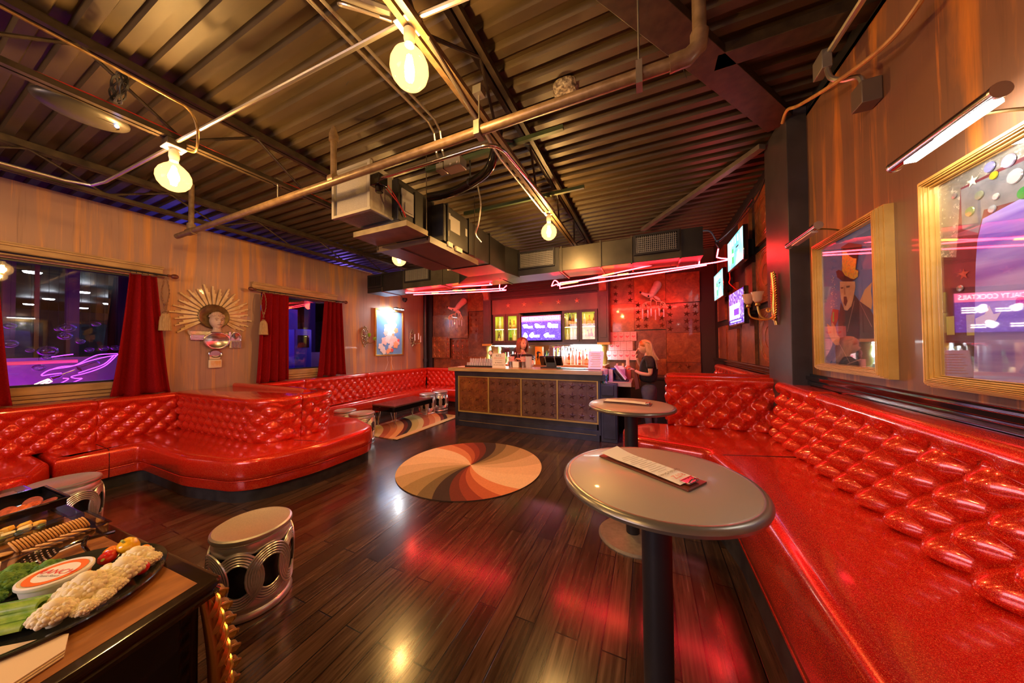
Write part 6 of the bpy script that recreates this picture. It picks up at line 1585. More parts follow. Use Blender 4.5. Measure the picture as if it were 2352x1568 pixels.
# picture with its own lamp on the left wall
def frame_box(parent, x_in, x_out, y0, y1, z0, z1, wf, m, name='frame', ribs=0):
    """picture frame on an x = const wall; x_in at the wall, x_out toward the room"""
    s = 1 if x_out > x_in else -1
    mb = MB()
    def bar(ya, yb, za, zb): mb.box(min(x_in, x_out), max(x_in, x_out), ya, yb, za, zb)
    if not ribs:
        bar(y0, y0 + wf, z0, z1); bar(y1 - wf, y1, z0, z1); bar(y0 + wf, y1 - wf, z0, z0 + wf); bar(y0 + wf, y1 - wf, z1 - wf, z1)
    else:
        n = ribs
        for k in range(n):
            f0, f1 = k / n, (k + 1) / n; hgt = math.sin(PI * (0.10 + 0.80 * (f0 + f1) / 2)) ** 0.8
            xo = x_in + (x_out - x_in) * hgt; a0, a1 = wf * f0 + 0.0015, wf * (f1 - 0.25 / n)
            xa, xb = min(x_in, xo), max(x_in, xo)
            mb.box(xa, xb, y0 + a0, y0 + a1, z0 + a0, z1 - a0); mb.box(xa, xb, y1 - a1, y1 - a0, z0 + a0, z1 - a0)
            mb.box(xa, xb, y0 + a1, y1 - a1, z0 + a0, z0 + a1); mb.box(xa, xb, y0 + a1, y1 - a1, z1 - a1, z1 - a0)
        xb_ = x_in + (x_out - x_in) * 0.12; y0 += 0.003; y1 -= 0.003; z0 += 0.003; z1 -= 0.003; wf -= 0.006
        xa, xb = min(x_in, xb_), max(x_in, xb_)
        mb.box(xa, xb, y0, y0 + wf, z0, z1); mb.box(xa, xb, y1 - wf, y1, z0, z1); mb.box(xa, xb, y0 + wf, y1 - wf, z0, z0 + wf); mb.box(xa, xb, y0 + wf, y1 - wf, z1 - wf, z1)
    return obj(name, mb, m, parent, bevel=0.003 if not ribs else 0)


pa = thing('framed_picture', 'gold-framed blue picture of pale blossom shapes under a white lamp', 'picture', (XL, 5.77, 1.9))
frame_box(pa, XL, XL + 0.055, 5.31, 6.24, 1.32, 2.50, 0.035, GOLD)
bluem = mat('sky_blue_print', (0.16, 0.36, 0.72), 0.35, 0, 0.3)
obj('picture_print', MB().box(XL + 0.01, XL + 0.020, 5.34, 6.21, 1.35, 2.47), bluem, pa)
random.seed(21)
BL = [mat('blossom', c, 0.5) for c in ((0.80, 0.72, 0.70), (0.85, 0.60, 0.55), (0.85, 0.42, 0.22), (0.78, 0.78, 0.80), (0.75, 0.12, 0.12))]
pts_ = [(5.80, 2.18, 0.10, 0), (5.92, 2.12, 0.10, 3), (5.72, 2.02, 0.12, 0), (5.86, 1.98, 0.13, 3), (6.00, 1.98, 0.07, 2), (5.66, 1.90, 0.07, 1), (5.80, 1.84, 0.10, 3), (5.90, 1.86, 0.04, 2), (5.62, 1.70, 0.10, 1), (5.74, 1.74, 0.10, 0), (5.90, 1.72, 0.12, 1), (6.02, 1.68, 0.10, 1),
        (6.08, 1.72, 0.04, 4), (5.98, 1.60, 0.09, 2), (5.84, 1.62, 0.07, 0), (5.50, 1.56, 0.08, 0), (5.56, 1.48, 0.08, 3), (5.60, 1.42, 0.06, 0), (5.72, 1.43, 0.06, 2), (5.80, 1.48, 0.07, 2), (5.86, 1.46, 0.045, 4), (5.78, 1.55, 0.05, 0)]
for k, (y, z, r, c_) in enumerate(pts_):
    n = 22; ph = k; vs = [(XL + 0.0215 + 0.0003 * k, y + r * (1 + 0.16 * math.sin(5 * g + ph)) * math.cos(g), z + r * (1 + 0.16 * math.sin(5 * g + ph)) * math.sin(g)) for g in [2 * PI * i / n for i in range(n)]]
    obj('blossom', MB().add(vs, [tuple(range(n))]), BL[c_], pa, smooth=None)
pl = thing('picture_lamp', 'small bright white picture lamp above the blue blossom picture', 'lamp', (XL + 0.22, 5.9, 2.54))
obj('lamp_head', MB().tube([(XL + 0.24, 5.72, 2.535), (XL + 0.24, 6.06, 2.535)], 0.016, 10), BLACK, pl)
obj('lamp_tube', MB().box(XL + 0.228, XL + 0.252, 5.73, 6.04, 2.512, 2.52), mat('cold_white_tube', (1, 1, 1), 0.5, emit=(0.9, 0.97, 1.0), es=45), pl)
obj('lamp_arm', MB().tube(spline([(XL, 5.9, 2.50), (XL + 0.10, 5.9, 2.58), (XL + 0.24, 5.9, 2.545)]), 0.005, 6), BLACK, pl)
for k, (y, lb) in enumerate(((5.70, 'left'), (5.84, 'right'))):
    o = obj('lamp_cord', MB().tube(spline([(XL + 0.012, y, 1.33), (XL + 0.012, y + 0.02, 1.22), (XL + 0.012, y + 0.03 - 0.02 * k, 1.12), (XL + 0.012, y - 0.05 + 0.12 * k, 0.96)]), 0.004, 5), WHITE)
    tag(o, lb + ' white cord hanging below the blue blossom picture', 'cord')
dm = thing('dome_camera', 'black dome camera under the left end of the duct', 'camera', (XL + 0.06, 6.24, 2.83))
obj('dome_base', MB().lathe([(0.06, 0.04), (0.065, 0.0), (0.055, -0.03)], (XL + 0.10, 6.24, 2.83), 20), BLACK, dm)
obj('dome', MB().ball((XL + 0.10, 6.24, 2.80), 0.045, 14), BLACKGLOSS, dm)
obj('cable', MB().tube(spline([(XL + 0.06, 6.2, 2.86), (XL + 0.03, 6.14, 2.98), (XL + 0.03, 6.1, 3.1)]), 0.005, 5), BLACK, dm)

# carved wall sconces either side of the blossom picture
def carved_sconce(y, z, lb, kind):
    t = thing('wall_sconce', lb, 'sconce', (XL, y, z)); mb = MB(); x = XL + 0.03
    for s_ in (-1, 1):
        for (dy, dz, r0, tr) in ((0.045, 0.13, 0.038, 1), (0.05, 0.04, 0.036, -1), (0.045, -0.06, 0.034, 1), (0.03, -0.14, 0.026, -1), (0.02, 0.20, 0.022, 1)):
            mb.tube([(x + 0.01 * math.sin(g * 2), y + s_ * (dy + r0 * (1 - g / 9) * math.cos(g * tr)), z + dz + r0 * (1 - g / 9) * math.sin(g * tr)) for g in [i * 0.45 for i in range(17)]], [0.011 - 0.0004 * i for i in range(17)], 7)
        mb.tube(spline([(x, y, z + 0.24), (x, y + s_ * 0.07, z + 0.14), (x, y + s_ * 0.085, z), (x, y + s_ * 0.055, z - 0.13), (x, y, z - 0.235)]), 0.010, 7)
    mb.ball((x, y, z + 0.235), 0.022, 8).ball((x, y, z), 0.028, 8).ball((x, y, z - 0.235), 0.018, 8)
    obj('carved_back', mb, noisy('silvered_gilt', (0.30, 0.22, 0.11), (0.62, 0.52, 0.34), 30, 0.35, 0.7), t, smooth=60)
    for k, (dy, dz, dx) in enumerate(((-0.02, -0.04, 0.12), (0.08, -0.01, 0.16), (0.12, -0.09, 0.20)) if kind == 'candle' else ((0.02, 0.02, 0.12), (0.10, -0.07, 0.20))):
        obj('arm', MB().tube(spline([(x, y, z - 0.10), (x + dx * 0.5, y + dy * 0.6, z - 0.16), (x + dx, y + dy, z + dz - 0.05)]), 0.007, 6).lathe([(0.012, -0.05), (0.024, -0.03), (0.022, -0.025)], (x + dx, y + dy, z + dz), 12), BRASS, t)
        if kind == 'candle': obj('candle', MB().lathe([(0.011, -0.03), (0.010, 0.14), (0.002, 0.165)], (x + dx, y + dy, z + dz), 10), mat('white_candle', (0.85, 0.78, 0.72), 0.4), t)
        else: obj('green_glass', MB().lathe([(0.014, -0.025), (0.034, 0.005), (0.036, 0.035), (0.028, 0.06)], (x + dx, y + dy, z + dz), 14), mat('lime_glass', (0.22, 0.50, 0.02), 0.1, 0, 0.5), t)
carved_sconce(5.03, 1.79, 'carved silver-gold sconce with two lime glass cups left of the blossom picture', 'glass')
carved_sconce(6.59, 1.785, 'carved sconce with three white candles right of the blossom picture', 'candle')
o = obj('white_ledge', MB().box(XL - 0.06, XL + 0.015, 4.5, 5.25, 3.33, 3.345), WHITE); tag(o, 'short white strip lying on top of the left wall', 'board')

# ---------------------------------------------------------------- the hall beyond the left windows
HF = noisy('hall_floor', (0.05, 0.045, 0.07), (0.08, 0.07, 0.10), 3, 0.3)
HW = noisy('hall_wall', (0.12, 0.10, 0.16), (0.18, 0.15, 0.22), 2, 0.6)
struct('floor_hall', MB().box(-26, -6.25, -9, 14, -0.1, 0.0), HF)
struct('ceiling_hall', MB().box(-26, -9.6, -9, 14, 3.46, 3.55), mat('hall_ceiling', (0.02, 0.018, 0.025), 0.6))
struct('wall_hall_back', MB().box(-26.1, -26, -9, 14, 0, 3.5), HW)
struct('wall_hall_left', MB().box(-26, -6.25, -9.1, -9, 0, 3.5).box(-26, -6.25, 14, 14.1, 0, 3.5), HW)
pw_ = struct('wall_hall_partition', MB().box(-8.3, -8.2, -3.5, 6.5, 0, 1.42), noisy('partition_paint', (0.30, 0.26, 0.34), (0.38, 0.33, 0.42), 2, 0.5))
DISC = mat('downlight', (1, 1, 1), 0.5, emit=(0.9, 0.97, 1.0), es=14)
for k, (x, y) in enumerate(((-12.1, 1.64), (-12.1, 2.8), (-15, 2.84), (-17.9, 2.72), (-20.5, 2.72), (-18, 3.94), (-20.6, 3.9), (-13.5, 4.8), (-16, 6.2), (-22, 5.5))):
    o = obj('hall_downlight', MB().lathe([(0.001, 0), (0.10, 0), (0.12, 0.03)], (x, y, 3.2), 20, caps=False), DISC)
    tag(o, '%s white downlight of the hall beyond the window, counted from the nearest' % ORD[k], 'ceiling lamp', 'hall downlights')
for k, (x, y, w_, m_) in enumerate(((-8.6, 0.98, 0.10, (0.10, 0.05, 0.09)), (-8.7, 1.22, 0.04, (0.30, 0.20, 0.08)), (-8.6, 1.52, 0.12, (0.10, 0.04, 0.14)), (-8.9, 2.25, 0.5, (0.02, 0.02, 0.04)), (-9.0, 5.0, 0.3, (0.05, 0.10, 0.45)), (-9.2, 5.7, 0.2, (0.04, 0.03, 0.10)))):
    o = obj('hall_post', MB().box(x - w_ / 2, x + w_ / 2, y - w_ / 2, y + w_ / 2, 0, 3.46 if k != 4 else 2.6), mat('post_paint', m_, 0.5)); tag(o, '%s post in the dark hall, counted from the left window' % ORD[k], 'post')
gm = thing('arcade_cabinet', 'blue-lit tall cabinet seen through the small window', 'cabinet', (-8.0, 4.65, 0))
obj('cabinet_body', MB().box(-8.15, -7.75, 4.45, 4.85, 0, 2.0), mat('cab_blue', (0.08, 0.16, 0.75), 0.4), gm, bevel=0.02)
obj('cabinet_screen', MB().box(-7.75, -7.74, 4.52, 4.78, 1.55, 1.85), BLACKGLOSS, gm)
o = obj('glass_lantern', MB().lathe([(0.02, -0.2), (0.10, -0.12), (0.12, 0.02), (0.06, 0.12), (0.0, 0.16)], (-7.4, 5.08, 1.95), 8), mat('pink_lantern', (1, 0.4, 0.7), 0.3, emit=(1.0, 0.35, 0.75), es=2.2)); tag(o, 'glowing pink lantern seen through the small window', 'lamp')
o = obj('hall_blue_panel', MB().box(-8.75, -8.7, 4.0, 4.35, 1.0, 2.6), mat('blue_panel', (0.05, 0.1, 0.8), 0.4, emit=(0.02, 0.05, 0.7), es=0.6)); tag(o, 'dim blue lit panel behind the small window', 'panel')
# pink rail, bubbles and the neon rocket just outside the big window
o = obj('pink_rail', MB().tube([(-6.75, 0.72, 1.375), (-6.75, 1.24, 1.385)], 0.022, 10).tube([(-6.75, 0.3, 1.37), (-6.75, 0.72, 1.375)], 0.008, 8), mat('pink_tube', (0.75, 0.12, 0.25), 0.3, emit=(0.8, 0.05, 0.16), es=0.5)); tag(o, 'pink tube rail seen behind the big window pane', 'rail')
BUB = glassy('bubble_glass', (0.85, 0.88, 1.0), (1, 1, 1), power=0.55, floor_=0.10)
for k, (y, z, r) in enumerate(((0.80, 1.61, 0.055), (1.05, 1.52, 0.072), (1.05, 1.44, 0.045), (1.19, 1.82, 0.062), (1.12, 1.80, 0.03), (1.17, 1.71, 0.056), (1.41, 1.88, 0.038), (1.29, 1.64, 0.036), (1.36, 1.53, 0.038), (1.48, 1.55, 0.042), (1.58, 1.555, 0.042), (0.99, 1.31, 0.046), (0.93, 1.53, 0.03), (0.80, 1.82, 0.042))):
    bb_ = thing('glass_bubble', '%s hanging glass bubble from the left, outside the big window' % ORD[k] if False else '%s glass bubble of those hanging outside the big window, at height %d cm' % (ORD[k], round(z * 100)), 'ornament', (-6.9, y, z), 0, 'glass bubbles outside the window')
    obj('bubble', MB().ball((-6.9, y, z), r, 18, (1, 1.12, 0.85)), BUB, bb_, smooth=90)
    obj('thread', MB().tube([(-6.9, y, z + r * 0.8), (-6.9, y, 3.4)], 0.0012, 4), BLACK, bb_)
PUR = mat('violet_neon', (0.6, 0.3, 1), 0.4, emit=(0.33, 0.03, 1.0), es=4.5)
HOT = mat('flame_neon', (1, 0.8, 0.6), 0.4, emit=(1.0, 0.42, 0.25), es=9)
rk = thing('neon_rocket', 'violet neon rocket outline mounted outside the big window', 'neon sign', (-6.6, 1.2, 1.3))
R3 = lambda pts: [(-6.6, y, z) for y, z in pts]
for ln in ([(1.53, 1.475), (1.38, 1.465), (1.30, 1.42), (1.21, 1.345), (1.14, 1.315), (1.03, 1.295), (0.975, 1.25), (0.97, 1.225), (1.02, 1.235), (1.10, 1.245)], [(1.53, 1.465), (1.44, 1.33), (1.35, 1.265), (1.26, 1.225), (1.17, 1.195), (1.20, 1.17), (1.25, 1.165), (1.18, 1.12)],
           [(1.11, 1.18), (1.15, 1.17), (1.10, 1.125), (1.06, 1.115)], [(1.515, 1.455), (1.42, 1.43), (1.30, 1.385), (1.20, 1.335), (1.10, 1.325), (1.04, 1.30)], [(1.50, 1.455), (1.42, 1.34), (1.30, 1.275), (1.22, 1.235)], [(1.03, 1.445), (1.12, 1.465), (1.18, 1.475)]):
    obj('neon_tube', MB().tube(spline(R3(ln), 4), 0.0055, 6), PUR, rk)
for ln in ([(0.91, 1.115), (0.96, 1.15), (1.01, 1.18)], [(0.95, 1.115), (1.00, 1.15), (1.02, 1.175)], [(1.01, 1.18), (1.035, 1.15), (0.99, 1.12)]): obj('flame_tube', MB().tube(R3(ln), 0.007, 6), HOT, rk)
obj('engine', MB().tube([(-6.6, 1.03, 1.185), (-6.6, 1.10, 1.215)], [0.028, 0.014], 12).tube([(-6.6, 1.10, 1.225), (-6.6, 1.20, 1.28)], 0.014, 12).tube([(-6.6, 1.22, 1.30), (-6.6, 1.5, 1.45)], 0.0035, 6), SILV, rk)
obj('fin', MB().add([(-6.6, 1.20, 1.33), (-6.59, 1.24, 1.29), (-6.6, 1.25, 1.245), (-6.61, 1.215, 1.28)], [(0, 1, 2, 3)]).add([(-6.6, 1.33, 1.40), (-6.59, 1.38, 1.37), (-6.6, 1.385, 1.34), (-6.61, 1.36, 1.37)], [(0, 1, 2, 3)]), SILV, rk)

# ---------------------------------------------------------------- right wall pictures
FRG = noisy('ribbed_gold_frame', (0.62, 0.36, 0.075), (0.74, 0.46, 0.12), 8, 0.36, 0.35, stretch=(1, 1, 1), coat=0.3)
def flat_poly(parent, name, pts, y_left, m, layer, shear=0.041, zt=2.24):
    vs = [(1.1895 - 0.0006 * layer, y_left - (a - shear * (zt - z) / 0.87), z) for a, z in pts]
    return obj(name, MB().add(vs, [tuple(range(len(vs)))]), m, parent, smooth=None)


p1_ = thing('framed_picture', 'ribbed gold framed collage of a shouting man in a top hat on blue', 'picture', (1.2, 2.68, 1.8))
frame_box(p1_, XR, 1.145, 2.315, 3.045, 1.325, 2.280, 0.060, FRG, ribs=9)
obj('picture_ground', MB().box(1.190, 1.20, 2.37, 2.99, 1.375, 2.235), mat('cobalt_ground', (0.05, 0.21, 0.68), 0.5), p1_)
mk = lambda n, c, r=0.5: mat(n, c, r)
flat_poly(p1_, 'wing', [(0.565, 1.877), (0.555, 1.828), (0.567, 1.765), (0.56, 1.719), (0.454, 1.781), (0.5, 1.844)], 2.99, mk('horn_tan', (0.62, 0.42, 0.22)), 1)
flat_poly(p1_, 'coat', [(0.257, 1.8), (0.276, 1.774), (0.312, 1.736), (0.401, 1.832), (0.454, 1.781), (0.546, 1.728), (0.578, 1.684), (0.598, 1.603), (0.59, 1.419), (0.55, 1.391), (0.489, 1.378), (0.20, 1.378), (0.189, 1.496), (0.227, 1.583), (0.225, 1.685)], 2.99, noisy('coat_black', (0.008, 0.007, 0.009), (0.035, 0.028, 0.032), 9, 0.4), 2)
flat_poly(p1_, 'face', [(0.247, 1.942), (0.41, 1.91), (0.414, 1.873), (0.394, 1.811), (0.374, 1.762), (0.331, 1.737), (0.297, 1.745), (0.277, 1.79), (0.259, 1.823), (0.248, 1.887)], 2.99, noisy('painted_skin', (0.55, 0.32, 0.20), (0.72, 0.50, 0.36), 16, 0.5), 3)
flat_poly(p1_, 'mouth', [(0.291, 1.834), (0.323, 1.829), (0.334, 1.797), (0.314, 1.766), (0.292, 1.788)], 2.99, mk('mouth_brown', (0.14, 0.03, 0.015)), 4)
flat_poly(p1_, 'eye', [(0.258, 1.901), (0.288, 1.897), (0.285, 1.888), (0.261, 1.890)], 2.99, mk('eye_dark', (0.08, 0.05, 0.04)), 4)
flat_poly(p1_, 'eye', [(0.32, 1.899), (0.359, 1.894), (0.356, 1.883), (0.323, 1.886)], 2.99, bpy.data.materials['eye_dark'], 4)
flat_poly(p1_, 'nose', [(0.297, 1.89), (0.306, 1.89), (0.315, 1.845), (0.292, 1.845)], 2.99, mk('nose_shadow', (0.42, 0.20, 0.12)), 4)
flat_poly(p1_, 'top_hat', [(0.262, 2.166), (0.345, 2.171), (0.475, 2.12), (0.48, 2.101), (0.446, 2.075), (0.419, 1.981), (0.441, 1.979), (0.449, 1.953), (0.416, 1.924), (0.381, 1.916), (0.283, 1.935), (0.219, 1.976), (0.204, 2.019), (0.235, 2.024), (0.267, 2.008), (0.278, 2.084)], 2.99, mk('hat_brown', (0.022, 0.008, 0.010)), 5)
gl = mat('holographic_glitter', (0.8, 0.6, 0.1), 0.3, 0.4); t = NT(gl)
f = t.noise(t.coord(), 60, 3); t.col(t.ramp(f, [(0.35, (0.75, 0.45, 0.05)), (0.5, (0.85, 0.75, 0.10)), (0.58, (0.30, 0.65, 0.20)), (0.66, (0.80, 0.30, 0.20))]))
flat_poly(p1_, 'glitter_patch', [(0.28, 2.134), (0.33, 2.115), (0.353, 2.086), (0.394, 2.06), (0.428, 2.048), (0.417, 1.982), (0.446, 1.968), (0.441, 1.933), (0.405, 1.926), (0.37, 1.937), (0.311, 1.968), (0.274, 2.007)], 2.99, gl, 6)
flat_poly(p1_, 'microphone', [(0.16, 1.768), (0.233, 1.752), (0.226, 1.693), (0.189, 1.644), (0.14, 1.659), (0.135, 1.709)], 2.99, mk('mic_red', (0.40, 0.03, 0.04)), 3)
flat_poly(p1_, 'microphone_light', [(0.165, 1.745), (0.178, 1.742), (0.176, 1.675), (0.160, 1.680)], 2.99, mk('mic_green', (0.15, 0.65, 0.08)), 4)
flat_poly(p1_, 'hand', [(0.088, 1.671), (0.139, 1.643), (0.155, 1.675), (0.196, 1.64), (0.22, 1.583), (0.25, 1.566), (0.237, 1.512), (0.196, 1.512), (0.149, 1.545), (0.1, 1.604)], 2.99, bpy.data.materials['painted_skin'], 5)
for pts in ([(0.40, 1.79), (0.408, 1.79), (0.335, 1.60), (0.326, 1.60)], [(0.455, 1.775), (0.46, 1.772), (0.57, 1.62), (0.566, 1.615)], [(0.22, 1.54), (0.225, 1.545), (0.36, 1.40), (0.354, 1.398)], [(0.33, 1.385), (0.335, 1.392), (0.47, 1.43), (0.47, 1.423)]):
    flat_poly(p1_, 'coat_line', pts, 2.99, mk('pale_line', (0.35, 0.24, 0.24)) if 'pale_line' not in bpy.data.materials else bpy.data.materials['pale_line'], 4)
sp2 = MB(); random.seed(4)
for k in range(46):
    z = random.uniform(1.77, 2.0); y = 2.99 - (0.15 + random.uniform(-0.035, 0.035) * (2.1 - z) * 4); sp2.lathe([(0.001, 0), (random.uniform(0.002, 0.0045), 0)], (1.1885, y, z), 8, 'X', caps=False)
obj('paint_spatter', sp2, WHITE, p1_)
obj('glass_pane', MB().box(1.176, 1.178, 2.37, 2.99, 1.375, 2.235), glassy('picture_glass', (0.99, 0.99, 0.99), power=1.5, floor_=0.045), p1_)

p2_ = thing('framed_picture', 'large ribbed gold framed mirrored collage at the right edge of the picture', 'picture', (1.2, 1.5, 1.8))
frame_box(p2_, XR, 1.145, 0.75, 2.055, 1.318, 2.275, 0.062, FRG, ribs=9)
sm = mat('aged_silver_ground', (0.3, 0.3, 0.3), 0.28, 0.35, 0.4); t = NT(sm)
f = t.noise(t.coord(), 5, 8, 0.7); g = t.noise(t.coord(loc=(3, 3, 3)), 38, 6, 0.8)
t.col(t.mix(t.ramp(g, [(0.56, (0, 0, 0)), (0.60, (1, 1, 1))]), t.ramp(f, [(0.3, (0.17, 0.165, 0.15)), (0.6, (0.36, 0.35, 0.31)), (0.8, (0.48, 0.45, 0.38))]), (0.75, 0.70, 0.60)))
obj('picture_ground', MB().box(1.190, 1.20, 0.81, 1.995, 1.378, 2.215), sm, p2_)
flat_poly(p2_, 'dark_band', [(0.10, 2.16), (0.45, 2.16), (0.45, 1.378), (0.0, 1.378), (0.0, 1.90), (0.07, 1.88)], 1.99, noisy('plum_field', (0.10, 0.015, 0.025), (0.17, 0.03, 0.05), 6, 0.35, 0.0), 1, 0)
flat_poly(p2_, 'grey_band', [(0.101, 2.152), (0.328, 2.145), (1.05, 2.14), (1.05, 2.015), (0.324, 2.015), (0.191, 2.032), (0.166, 1.95), (0.101, 1.99)], 1.99, noisy('slate_mottle', (0.12, 0.13, 0.15), (0.20, 0.20, 0.22), 22, 0.4), 2, 0)
ind = mat('painted_violet_reflection', (0.12, 0.09, 0.55), 0.35, 0, 0.3); t = NT(ind)  # violet window reflection in the glass, put into the picture as colour
f = t.noise(t.coord((1, 0.6, 5)), 3, 4); t.col(t.ramp(f, [(0.35, (0.16, 0.10, 0.60)), (0.65, (0.42, 0.38, 0.85))]))
flat_poly(p2_, 'indigo_reflection', [(0.186, 1.999), (0.323, 2.02), (0.75, 2.06), (1.02, 2.0), (1.02, 1.378), (0.128, 1.378), (0.152, 1.826), (0.162, 1.921)], 1.99, ind, 3, 0)
flat_poly(p2_, 'torn_silver', [(0.144, 1.616), (0.181, 1.63), (0.199, 1.662), (0.214, 1.627), (0.241, 1.632), (0.221, 1.601), (0.171, 1.592), (0.145, 1.589)], 1.99, mk('foil', (0.8, 0.8, 0.8), 0.3), 4, 0)
for y0, z0, y1, z1, nm in ((0.02, 1.38, 0.145, 1.52, 'brown'), (0.015, 1.555, 0.052, 1.635, 'lime'), (0.105, 1.55, 0.146, 1.635, 'lime')):
    flat_poly(p2_, nm + '_window_print', [(y0, z0), (y1, z0), (y1, z1), (y0, z1)], 1.99, mk('print_' + nm, (0.07, 0.04, 0.03) if nm == 'brown' else (0.55, 0.52, 0.18)), 2, 0)
for k, (a, z, r, c) in enumerate(((0.22, 2.183, 0.020, (0.45, 0.45, 0.9)), (0.285, 2.170, 0.024, (0.8, 0.7, 0.95)), (0.234, 2.144, 0.015, (0.8, 0.7, 0.05)), (0.303, 2.105, 0.026, (0.9, 0.9, 0.95)), (0.178, 2.095, 0.017, (0.45, 0.5, 0.35)), (0.239, 2.063, 0.012, (0.9, 0.9, 0.9)),
                                  (0.074, 2.139, 0.011, (0.5, 0.4, 0.4)), (0.139, 2.047, 0.019, (0.35, 0.5, 0.2)), (0.224, 2.022, 0.014, (0.6, 0.7, 0.8)), (0.33, 2.035, 0.022, (0.1, 0.6, 0.15)), (0.086, 1.747, 0.014, (0.6, 0.5, 0.45)), (0.31, 1.664, 0.018, (0.8, 0.1, 0.4)), (0.42, 2.10, 0.02, (0.7, 0.7, 0.9)), (0.5, 2.16, 0.02, (0.8, 0.6, 0.2)))):
    obj('sequin', MB().lathe([(0.001, -0.004), (r * 0.9, -0.003), (r, 0)], (1.187, 1.99 - a, z), 20, 'X', caps=False), mat('sequin', c, 0.15, 0.6), p2_)
for (a, z, c) in ((0.153, 2.163, (0.8, 0.75, 0.5)), (0.103, 1.802, (0.40, 0.06, 0.04))):
    s = star_pts(0.024, 0.010); obj('star', MB().add([(1.1865, 1.99 - a + p, z + q) for p, q in s], [tuple(range(10))]), mk('star_paint', c), p2_, smooth=None)
obj('glass_pane', MB().box(1.176, 1.178, 0.81, 1.995, 1.378, 2.215), bpy.data.materials['picture_glass'], p2_)

def tube_lamp(ya, yb, z, label, lit):
    t = thing('picture_lamp', label, 'lamp', (1.05, (ya + yb) / 2, z))
    x = 1.03
    obj('lamp_housing', MB().tube([(x, ya, z), (x, yb, z)], 0.024, 16), CHROME, t)
    obj('end_cap', MB().tube([(x, ya, z), (x, ya + 0.008, z)], 0.026, 16), SILV, t)
    obj('end_cap', MB().tube([(x, yb - 0.008, z), (x, yb, z)], 0.026, 16), SILV, t)
    obj('lamp_tube', MB().box(x - 0.016, x + 0.020, ya - 0.09 if not lit else yb + 0.015, yb + 0.05 if not lit else ya - 0.08, z - 0.030, z - 0.020), mat('bright_tube', (1, 1, 1), 0.5, emit=(1.0, 0.97, 0.88), es=18) if lit else mat('unlit_tube', (0.55, 0.45, 0.42), 0.4), t)
    ym = (ya + yb) / 2
    obj('lamp_arm', MB().tube(spline([(x, ym, z + 0.02), (1.10, ym - 0.03, z + 0.03), (1.19, ym - 0.08, z - 0.01), (1.215, ym - 0.08, z - 0.06)]), 0.006, 6), BRASS, t)
    return t


tube_lamp(1.94, 1.50, 2.32, 'lit picture lamp glaring white above the large mirrored collage', True)
tube_lamp(3.06, 2.62, 2.30, 'unlit chrome picture lamp above the top hat picture', False)
# conduit and boxes high on the right wall
pv = thing('orange_conduit', 'orange-brown conduit snaking down along the top of the right wall', 'conduit', (1.1, 2.5, 3.1))
obj('tube', MB().tube(spline([(1.16, 1.2, 3.33), (1.13, 1.75, 3.10), (1.12, 2.0, 3.02), (1.11, 2.2, 3.04), (1.09, 2.55, 3.16), (1.07, 2.95, 3.33), (1.06, 3.12, 3.42), (1.07, 3.25, 3.40)], 5), 0.0125, 8), noisy('ochre_pipe', (0.40, 0.20, 0.06), (0.55, 0.30, 0.10), 20, 0.4), pv)
jb = thing('junction_box', 'grey junction box on the right wall below the orange conduit', 'electrical box', (1.19, 2.42, 2.96))
obj('box', MB().box(1.13, 1.215, 2.36, 2.46, 2.89, 3.02), STEEL if False else mat('dull_grey', (0.16, 0.12, 0.09), 0.4, 0.3), jb, bevel=0.004)
obj('elbow_pipe', MB().tube(spline([(1.16, 2.41, 3.02), (1.15, 2.42, 3.08), (1.12, 2.50, 3.14), (1.08, 2.54, 3.20), (1.07, 2.56, 3.28)]), 0.014, 8), CONDUIT, jb)
jb = thing('junction_box', 'flat grey box plate higher up near the dark ceiling corner', 'electrical box', (1.07, 2.6, 3.33))
obj('box', MB().box(1.04, 1.09, 2.54, 2.66, 3.28, 3.40), mat('plate_grey', (0.22, 0.2, 0.17), 0.4, 0.4), jb, bevel=0.004)
obj('pipe', MB().tube([(1.08, 2.56, 3.38), (1.10, 2.2, 3.40), (1.12, 1.6, 3.42)], 0.018, 8), CONDUIT, jb)

# gilt sconce with two glass shades on the column
gs = thing('wall_sconce', 'gilt leaf sconce with two frosted glass shades on the black column', 'sconce', (1.09, 3.48, 1.93))
mb = MB(); xs = 1.075; ys = 3.50; random.seed(8)
for k in range(20):
    f = k / 19; z = 1.74 + f * 0.42; w_ = 0.055 * math.sin(PI * (0.15 + 0.8 * f)) + 0.012
    for s_ in (-1, 1):
        mb.tube(spline([(xs, ys, z), (xs - 0.02, ys + s_ * w_ * 0.6, z + 0.012), (xs - 0.012, ys + s_ * w_, z + 0.032)], 3), [0.010, 0.010, 0.009, 0.008, 0.007, 0.005, 0.003], 6)
mb.tube(spline([(xs, ys, 1.70), (xs - 0.02, ys, 1.85), (xs - 0.015, ys, 2.0), (xs - 0.025, ys, 2.18)]), 0.014, 8)
obj('acanthus_back', mb, GOLD, gs, smooth=60)
SHD = mat('frosted_glass_shade', (0.72, 0.48, 0.36), 0.12, 0, 0.6, alpha=0.75)
